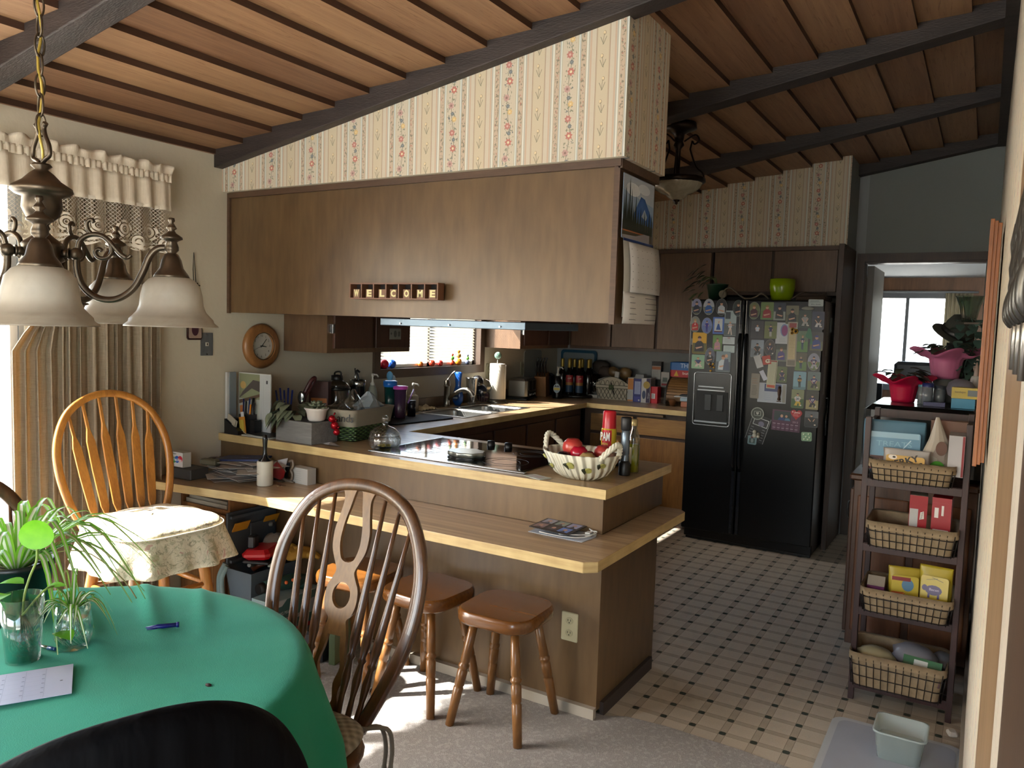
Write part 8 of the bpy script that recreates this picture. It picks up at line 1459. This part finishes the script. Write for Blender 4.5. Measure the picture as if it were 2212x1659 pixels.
    c0 = glass((.8, .82, .8), .1); mb = MB(TR((3.215, .77, .955), rz=.2)); mb.loft([[(f * math.cos(a) + o, f * .5 * math.sin(a), q) for a in [2 * PI * i / 12 for i in range(12)]] for q, f, o in ((0, .045, 0), (.05, .055, 0), (.11, .05, .0), (.16, .035, .004), (.21, .018, .0), (.25, .006, -.004))], 0, True, False)
    mb.prism(ell(.0, .05, .028, .03), .03, .032, 1, T=TR(rx=PI / 2)).prism(ell(.012, .13, .02, .028), .028, .03, 2, T=TR(rx=PI / 2)).prism([(-.02, .1), (.02, .08), (.03, .12), (0, .15)], .026, .028, 3, T=TR(rx=PI / 2)); tag(mb.obj('treat_bag', [plain('#a39a8e', .3), plain('#4fa032', .4), plain('#6c5148', .4), plain('#9a8f88', .4)]), 'peaked clear bag with a dog face and green dot', 'bag')
    box_thing('carton', 'white box with dark red edges at the right of the top basket', 'box', (3.285, .775), (.055, .14, .16), 0, '#a7a5a8', lambda c: c.rect(.019, -.08, .027, .08, '#7c1a22'), z=.985)
    box_thing('treat_box', 'open brown carton behind the peaked bag', 'box', (3.25, .88), (.13, .05, .2), 0, '#6b4a3a', z=.985)
    def mb1(c): c.rect(-.0, -.02, .022, .0, '#c8c4be').txt('FUN', -.0, -.05, .026, '#d0cac4', .045, .0008).rows(-.02, .02, -.085, -.068, 2, '#c07a58')
    T = TR((3.165, .78, .69), rx=-.0, rz=.06); cd = Card(T @ face_T((0, -.046, .075), (1, 0, 0), (0, 0, 1)), .062, .15, '#8f1620', th=.0005); cd.txt('fun', 0, -.045, .03, '#cfc8c4', .045, .001).rows(-.022, .022, -.075, -.06, 3, '#c08a60').rect(-.03, .0, .0, .072, '#a9a8a8').poly([(.006, .03), (.022, .035), (.02, .065), (.008, .06)], '#cbc5bf').txt('MILK-BONE', .014, .047, .007, '#1c1818', .03, 0, 1.4); sv = cd.mb.T; cd.mb.T = T; cd.mb.box((-.032, -.045, 0), (.032, .045, .2), cd.c('#8f1620')).box((-.03, -.043, .2001), (.03, .043, .201), cd.c('#7c7468')); cd.mb.T = sv; cd.obj('treat_box', 'open red dog-biscuit box, left of the pair', 'box')
    T = TR((3.25, .79, .69), rz=-.03, rx=.0); cd = Card(T @ face_T((0, -.046, .09), (1, 0, 0), (0, 0, 1)), .068, .18, '#8f1620', th=.0005); cd.rect(-.027, -.03, .027, -.016, '#cfc8c4').txt('MILK-BONE', 0, -.023, .012, '#1c1818', .048).rows(-.028, .028, -.08, -.04, 6, '#c07070', .0005).poly([(-.024, .03), (-.01, .03), (-.01, .07), (-.024, .07)], '#cfc8c4').rect(.0, .04, .008, .08, '#cfc8c4'); sv = cd.mb.T; cd.mb.T = T; cd.mb.box((-.034, -.045, 0), (.034, .045, .2), cd.c('#8f1620')); cd.mb.T = sv; cd.obj('treat_box', 'closed red dog-biscuit box, right of the pair', 'box')
    tag(MB(TR((3.03, .77, .41))).box((-.03, -.03, 0), (.035, .03, .085), 0).add([(-.03, -.03, .085), (.035, -.03, .085), (.035, .03, .085), (-.03, .03, .085), (-.03, 0, .12), (.035, 0, .12)], [(0, 1, 5, 4), (2, 3, 4, 5), (1, 2, 5), (3, 0, 4)], 1).box((-.028, -.0305, .03), (.033, -.0302, .08), 2).text('liver', .022, face_T((0, -.0308, .055), (1, 0, 0), (0, 0, 1)), 1).obj('treat_carton', [plain('#5b1f52', .5), plain('#8e8478', .6), plain('#6b2562', .5)]), 'small purple gable-top treat carton on the third tier', 'carton')
    pouch('treat_bag', 'crumpled yellow treat bag with an orange lattice', (3.135, .78, .42), .12, .16, '#a8922c', .15, -.1, '#b5a02c', lambda c: c.rect(-.05, -.05, .0, -.01, '#b8562a').el(.01, .02, .022, .025, '#4f7896').rect(-.05, .035, .02, .05, '#7a1c20').line(-.04, -.05, .0, -.01, .002, '#d8a03c'), .06)
    pouch('treat_bag', 'yellow treat bag printed with a purple pig', (3.245, .775, .415), .12, .19, '#a99426', -.1, -.08, '#b39c22', lambda c: c.el(-.002, .012, .03, .02, '#3a2458').el(-.034, .018, .01, .012, '#3a2458').rect(-.022, -.02, -.014, 0, '#3a2458').rect(.012, -.02, .02, 0, '#3a2458').txt('Bacon', .0, .014, .014, '#b8a8c0', .034).txt('with REAL Bacon', .0, -.034, .008, '#3a2a1c', .06).rect(-.048, -.065, .048, -.044, '#1c1a1a').el(-.01, -.054, .01, .01, '#9a5a4c').line(-.03, .05, .01, .06, .0015, '#1c1a1a').line(-.01, .062, .03, .05, .0015, '#1c1a1a'), .06)
    for i, (x, y, zz, w, h, rz, col, lab) in enumerate(((3.05, .77, .17, .15, .05, .2, '#a8a080', 'yellow and mauve bag of bread lying in the lowest basket'), (3.19, .80, .19, .17, .08, -.1, '#6f7079', 'grey and purple plastic sack in the lowest basket'), (3.29, .83, .17, .09, .08, .3, '#4a4b50', 'crinkled dark sack spilling past the shelf upright'))):
        mb = MB(); mb.lathe([(.3, -1), (.8, -.75), (1, -.2), (.95, .4), (.6, .85), (.15, 1)], (0, 0, 0), 16, 0, True, T=Matrix.LocRotScale(Vector((x, y, zz + .02)), Euler((0, .1, rz)), Vector((w / 2, .06, h / 2 + .015))), wob=lambda q, z: 1 + .09 * math.sin(q * 50 + z * 4)); tag(mb.obj('bag', plain(col, .3)), lab, 'bag')
    tag(MB(TR((3.22, .715, .195), rz=-.15, rx=-.5)).box((-.07, -.005, 0), (.07, .005, .045), 0).box((-.03, -.006, .01), (.02, -.005, .035), 1).obj('treat_packet', [plain('#1f5a36', .35), plain('#b5bdb8', .4)]), 'green and white packet in the lowest basket', 'packet')
    tag(MB(TR((3.25, .705, .15), rz=-.1)).box((-.04, -.02, 0), (.04, .02, .05), 0).text('LIVER', .012, face_T((0, -.0206, .035), (1, 0, 0), (0, 0, 1)), 1).obj('treat_box', [plain('#4a2a2c', .5), plain('#b09a3a', .5)]), 'small maroon liver treat box at the basket front', 'box')
    # cabinet and television behind
    cw = wood('antique_oak', '#2f1a0f', '#5c3820', 'z', 6, .4, 10)
    t = thing('side_cabinet', 'dark oak cabinet with panelled ends behind the shelf unit', 'cabinet', (3.12, 1.55, 0)); MB().box((2.86, 1.285, .03), (3.37, 1.85, .83)).obj('body', cw, t, world=True, bevel=.003); MB().box((2.84, 1.265, .83), (3.375, 1.87, .862), bev=.008).obj('top', cw, t, world=True)
    for a, b in ((2.88, 3.1), (3.13, 3.35)): MB().box((a, 1.272, .1), (b, 1.284, .76)).obj('end_panel', wood('antique_oak_panel', '#4a2a16', '#7a4a28', 'z', 6, .4, 9), t, world=True, bevel=.006)
    for y in (1.31, 1.59): MB().box((2.842, y, .08), (2.859, y + .25, .78)).obj('door', cw, t, world=True, bevel=.004); MB().tube(bez([(2.842, y + .12, .70), (2.822, y + .12, .69), (2.82, y + .12, .62), (2.842, y + .12, .61)], 4), .005, 7).obj('handle', M_BLACK, t, world=True)
    t = thing('television', 'bulky black television set standing on the oak cabinet', 'television', (3.12, 1.6, .862)); MB().box((2.885, 1.30, .863), (3.372, 1.86, 1.196), bev=.025).obj('casing', plain('#090a0c', .25), t, world=True); MB().box((2.875, 1.33, .9), (2.886, 1.83, 1.17)).obj('screen', plain('#111417', .1), t, world=True)
    ZV = 1.197
    lm = plain('#454d42', .6)
    for (x, y, zz, sc_, foil, lab, jar) in ((3.02, 1.58, ZV, .95, '#b3123f', 'violet plant in crimson foil on the television', False), (3.19, 1.85, ZV, 1.1, '#b8688f', 'violet plant in pink foil raised on a glass jar', True)):
        if jar: tag(MB().lathe([(0, 0), (.055, 0), (.06, .01), (.06, .075), (.052, .09), (.054, .115), (0, .118)], (x, 1.72, ZV), 24, 0, False).obj('glass_jar', plain('#7d8584', .15, .3)), 'squat glass jar under the pink foil pot', 'jar'); zz = ZV + .119; y = 1.72
        t = thing('potted_violet', lab, 'plant', (x, y, zz)); s = sc_
        def foilf(u, v): a = 2 * PI * u; rr_ = s * (.052 + .022 * v + (.05 * (v - .7) / .3 if v > .7 else 0) * (1 + .5 * math.sin(a * 4 + 1))); return (rr_ * math.cos(a) * (1 + .03 * math.sin(18 * a)), rr_ * math.sin(a), s * (.125 * v + (.018 * math.sin(a * 4) if v > .8 else 0)))
        MB().grid(foilf, 72, 10).lathe([(0, .002), (.052 * s, .002)], (0, 0, 0), 20, 0, False).obj('foil_wrap', plain(foil, .4), t, solid=.001); mb = MB(); r = random.Random(int(x * 100))
        for k in range(30): a = r.uniform(0, 2 * PI); L = r.uniform(.02, .1) * s; leaf(mb, (L * math.cos(a), L * math.sin(a), .115 * s + r.uniform(0, .05) * (1.4 - L * 8)), (math.cos(a), math.sin(a), r.uniform(-.1, .35)), r.uniform(.055, .08) * s, .6, curl=.3)
        mb.obj('foliage', lm, t)
    for i, (x, y, r_, h, c, cap, lab) in enumerate(((3.13, 1.50, .024, .085, '#6c7480', '#1f2c6c', 'white pill jar with a navy lid, nearest the crimson foil'), (3.18, 1.54, .026, .075, '#5c646c', '#39414c', 'grey lidded jar to the right of the pill jar'), (3.105, 1.56, .02, .08, '#7c8890', '#4a8f9c', 'pale jar with a turquoise cap behind the pill jar'))): t = bottle('jar', lab, 'jar', (x, y), [(0, 0), (r_, 0), (r_, h), (0, h)], c, [('lid', [(r_ * 1.03, h), (r_ * 1.03, h + .018), (0, h + .02)], plain(cap, .4))], z=ZV)
    tag(MB().box((3.12, 1.42, ZV), (3.21, 1.47, ZV + .018)).obj('card_box', plain('#1b1f5a', .4)), 'flat navy blue box in front of the jars', 'box'); tag(MB().box((3.235, 1.40, ZV), (3.33, 1.46, ZV + .045), 0).obj('tissue_box', plain('#2f86b0', .4)), 'bright blue carton at the right of the television top', 'box'); tag(MB(TR((3.29, 1.43, ZV + .046), rz=-.05)).box((-.055, -.03, 0), (.07, .03, .05), 0).box((.01, -.031, .012), (.06, -.0302, .04), 1).text('bandages', .012, face_T((-.02, -.031, .03), (1, 0, 0), (0, 0, 1)), 2).obj('medicine_box', [plain('#b39c1c', .4), plain('#6c7478', .5), plain('#5c5030', .5)]), 'yellow medicine box stacked on the blue carton', 'box')
    t = bottle('glue_bottle', 'white squeeze bottle with a long nozzle near the ivy', 'bottle', (3.325, 1.60), [(0, 0), (.022, 0), (.024, .01), (.024, .13), (.018, .145), (0, .145)], '#a8a8a8', [('nozzle', [(.012, .145), (.010, .165), (.003, .21), (0, .21)], plain('#9a8a84', .4))], z=ZV)
    mb = MB(); mb.lathe([(.3, -1), (.8, -.75), (1, -.2), (.95, .4), (.6, .85), (.15, 1)], (0, 0, 0), 14, 0, True, T=Matrix.LocRotScale(Vector((3.27, 1.53, ZV + .08)), Euler((0, .2, .3)), Vector((.06, .05, .05))), wob=lambda q, z: 1 + .1 * math.sin(q * 40)); tag(mb.obj('plastic_bag', plain('#6c6a78', .3)), 'crumpled clear sack above the yellow box', 'bag')
    # hat, bust and ivy vase
    t = thing('hat', 'grey felt hat perched on a dark stand behind the pink plant', 'hat', (3.21, 2.06, 1.525)); MB(TR(rx=.25, ry=.5)).lathe([(.13, 0), (.128, .008), (.08, .012), (.082, .06), (.07, .1), (.04, .118), (0, .112)], (0, 0, 0), 28, 0, False, sx=.95).obj('felt', plain('#33352f', .9), t); MB(TR(rx=.25, ry=.5)).lathe([(.083, .014), (.085, .018), (.085, .036), (.082, .04)], (0, 0, 0), 28, 0, False).obj('band', M_BLACK, t)
    tag(MB().lathe([(.10, 0), (.11, .12), (.085, .2), (.05, .28), (.045, .33), (.0, .34)], (3.22, 2.06, 1.162), 20, 0, False).obj('hat_stand', plain('#0c0c0d', .8)), 'dark draped hat stand behind the television', 'stand'); tag(MB().box((2.98, 1.95, 0), (3.37, 2.25, 1.16)).obj('tall_cabinet', plain('#14110f', .5), bevel=.004), 'tall black cabinet beyond the television', 'cabinet')
    t = thing('glass_vase', 'fluted green glass vase on a bracket with ivy at the right wall', 'vase', (3.275, 1.75, 1.60)); MB().lathe([(0, 0), (.03, 0), (.034, .02), (.045, .08), (.062, .125), (.066, .128), (.058, .12), (.04, .07), (.028, .02), (0, .015)], (0, 0, 0), 48, 0, True, wob=lambda q, z: 1 + .03 * math.cos(q * 2 * PI * 12)).obj('vase', glass((.6, .72, .66), .1), t); MB().box((-.02, -.02, -.01), (.105, .02, -.001)).obj('bracket', plain('#4a3a2a', .5), t)
    mb = MB(); r = random.Random(6)
    for k in range(54): q = k / 54; leaf(mb, (3.285 + .055 * math.sin(k * 2.1) * (1 - .3 * q), 1.76 + .05 * math.cos(k * 1.7), 1.62 - q * .36), (r.uniform(-1, .6), -.8, r.uniform(-.6, .3)), r.uniform(.035, .06), .85)
    mb.tube(bez([(3.28, 1.75, 1.64), (3.31, 1.74, 1.5), (3.27, 1.76, 1.38), (3.3, 1.76, 1.26)], 6), .003, 5); tag(mb.obj('ivy', [plain('#3f5a52', .6)]), 'trailing blue-green ivy hanging below the glass vase', 'ivy')
    # right wall hangings
    fw = wood('picture_frame_wood', '#6f3f22', '#a8693c', 'z', 6, .35, 14); t = thing('picture_frame', 'tall moulded wood frame on the right wall, seen edge on', 'frame', (3.36, .22, 1.10)); mb = MB()
    for (y0, y1, z0, z1) in ((.1, .18, 1.12, 1.89), (.52, .6, 1.12, 1.89), (.18, .52, 1.12, 1.2), (.18, .52, 1.81, 1.89)):
        for k in range(3): mb.box((3.342 + k * .010, y0 + .004 * k, z0 + .006 * k), (3.354 + k * .010, y1 - .004 * k, z1 - .006 * k))
    mb.obj('moulding', fw, t, world=True, bevel=.002); MB().box((3.368, .17, 1.19), (3.374, .53, 1.82)).obj('picture', plain('#6c6a5c', .5), t, world=True)
    t = thing('key_rack', 'pewter key rack of cast leaves and hooks on the right wall', 'key rack', (3.37, -2.14, 1.50)); pw = plain('#55534f', .35, .85); r = random.Random(12); mb = MB()
    for k in range(26): y = -2.36 + k * .0165; zz = 1.585 + .02 * math.sin(k * 1.3); mb.ball((3.3735, y, zz), .010, 8, sx=.7, sz=2.4)
    mb.box((3.374, -2.36, 1.56), (3.3815, -1.94, 1.61)); mb.obj('plate', pw, t, world=True); 
    for k in range(6): y = -2.32 + k * .065; MB().tube(bez([(3.374, y, 1.57), (3.368, y, 1.555), (3.367, y, 1.54), (3.371, y + .004, 1.533)], 4), .003, 6).obj('hook', pw, t, world=True)
    for k in range(3): tag(MB(TR((3.372, -2.24 + k * .09, 1.52))).tube([(0, 0, .03), (0, 0, -.02)], .0022, 6).tube([(0, .008 * math.cos(a), .035 + .008 * math.sin(a)) for a in [j * PI / 5 for j in range(10)]], .002, 5, closed=True).box((-.001, 0, -.02), (.001, .008, -.01)).obj('key', plain('#8a8680', .3, .9)), 'key hanging from the pewter rack', 'key', 'keys on the pewter rack')
    # floor mat and water tub
    tag(MB().prism(rrect(.45, .62, .05, 5, 3.16, .21), .0045, .012, 0).prism(rrect(.40, .57, .04, 5, 3.16, .21), .012, .0135, 1).obj('feeding_mat', [plain('#b3b9bc', .4), plain('#9fa5b0', .5)]), 'pale grey pet feeding mat on the floor by the right wall', 'mat')
    t = thing('water_tub', 'translucent square plastic tub of water on the feeding mat', 'tub', (3.185, .335, .0138)); tp = plain('#b3c0bf', .25, alpha=.55); sq = lambda s, z: [(a * s, b * s, z) for a, b in rrect(.165, .165, .025, 4)]
    MB().loft([sq(.84, 0), sq(.98, .095), sq(1.06, .097), sq(1.06, .103), sq(.97, .103), sq(.82, .004)], 0, False, True).add(sq(.84, 0), [tuple(range(20))[::-1]]).obj('tub', tp, t); MB().add(sq(.9, .045), [tuple(range(20))]).obj('water', plain('#c2c8bc', .05, alpha=.5), t)
    tag(MB(TR((3.345, .62, .005), rz=.3)).box((-.02, -.02, 0), (.015, .02, .02), bev=.006).obj('crumpled_tissue', plain('#b8b2a8', .8)), 'crumpled scrap of paper by the baseboard', 'paper')
    # room beyond the doorway
    for x0, x1, lab in ((2.06, 2.16, 'narrow cream curtain at the left of the far window'), (2.93, 3.2, 'cream curtain at the right of the far window')):
        N = 40; tag(MB().grid(lambda u, v: (x0 + (x1 - x0) * u, 7.42 + .02 * math.sin(u * (x1 - x0) * 160), 2.02 - 1.1 * v), N, 4).obj('curtain', plain('#b3a88c', .8), solid=.002), lab, 'curtain')
    tag(MB().cyl((2.02, 7.4, 2.03), (3.25, 7.4, 2.03), .012, 8).obj('curtain_rod', plain('#8a8d90', .4)), 'curtain rod above the far window', 'curtain rod')
    t = thing('desk', 'brown desk under the far window', 'desk', (2.5, 6.9, 0)); MB().box((1.9, 6.5, .70), (3.1, 7.3, .74)).obj('desktop', cw, t, world=True); MB().box((1.92, 6.52, 0), (2.3, 7.28, .7)).box((2.7, 6.52, 0), (3.08, 7.28, .7)).obj('pedestals', cw, t, world=True)
    t = thing('armchair', 'black high-backed chair silhouetted before the far window', 'chair', (2.82, 5.9, 0)); MB().box((2.6, 5.6, .4), (3.1, 6.1, .5), bev=.03).obj('seat', M_BLACK, t, world=True); MB().box((2.62, 5.5, .5), (3.1, 5.62, 1.28), bev=.03).obj('backrest', M_BLACK, t, world=True); MB().cyl((2.85, 5.85, .4), (2.85, 5.85, 0), .03, 10).obj('stem', M_BLACK, t, world=True)
    tag(MB().box((2.12, 6.6, .741), (2.42, 6.66, 1.0)).obj('monitor', plain('#17181a', .3)), 'small dark monitor on the far desk', 'monitor'); tag(MB().ball((2.56, 4.5, .98), .05, 14, sx=.6).obj('orange_plush', plain('#c25a14', .7)), 'orange round object beyond the doorway edge', 'toy'); tag(MB().box((2.47, 4.43, 0), (2.68, 4.6, .925)).obj('stand', plain('#1c1d20', .5)), 'dark stand below the orange object', 'stand')
build_right()
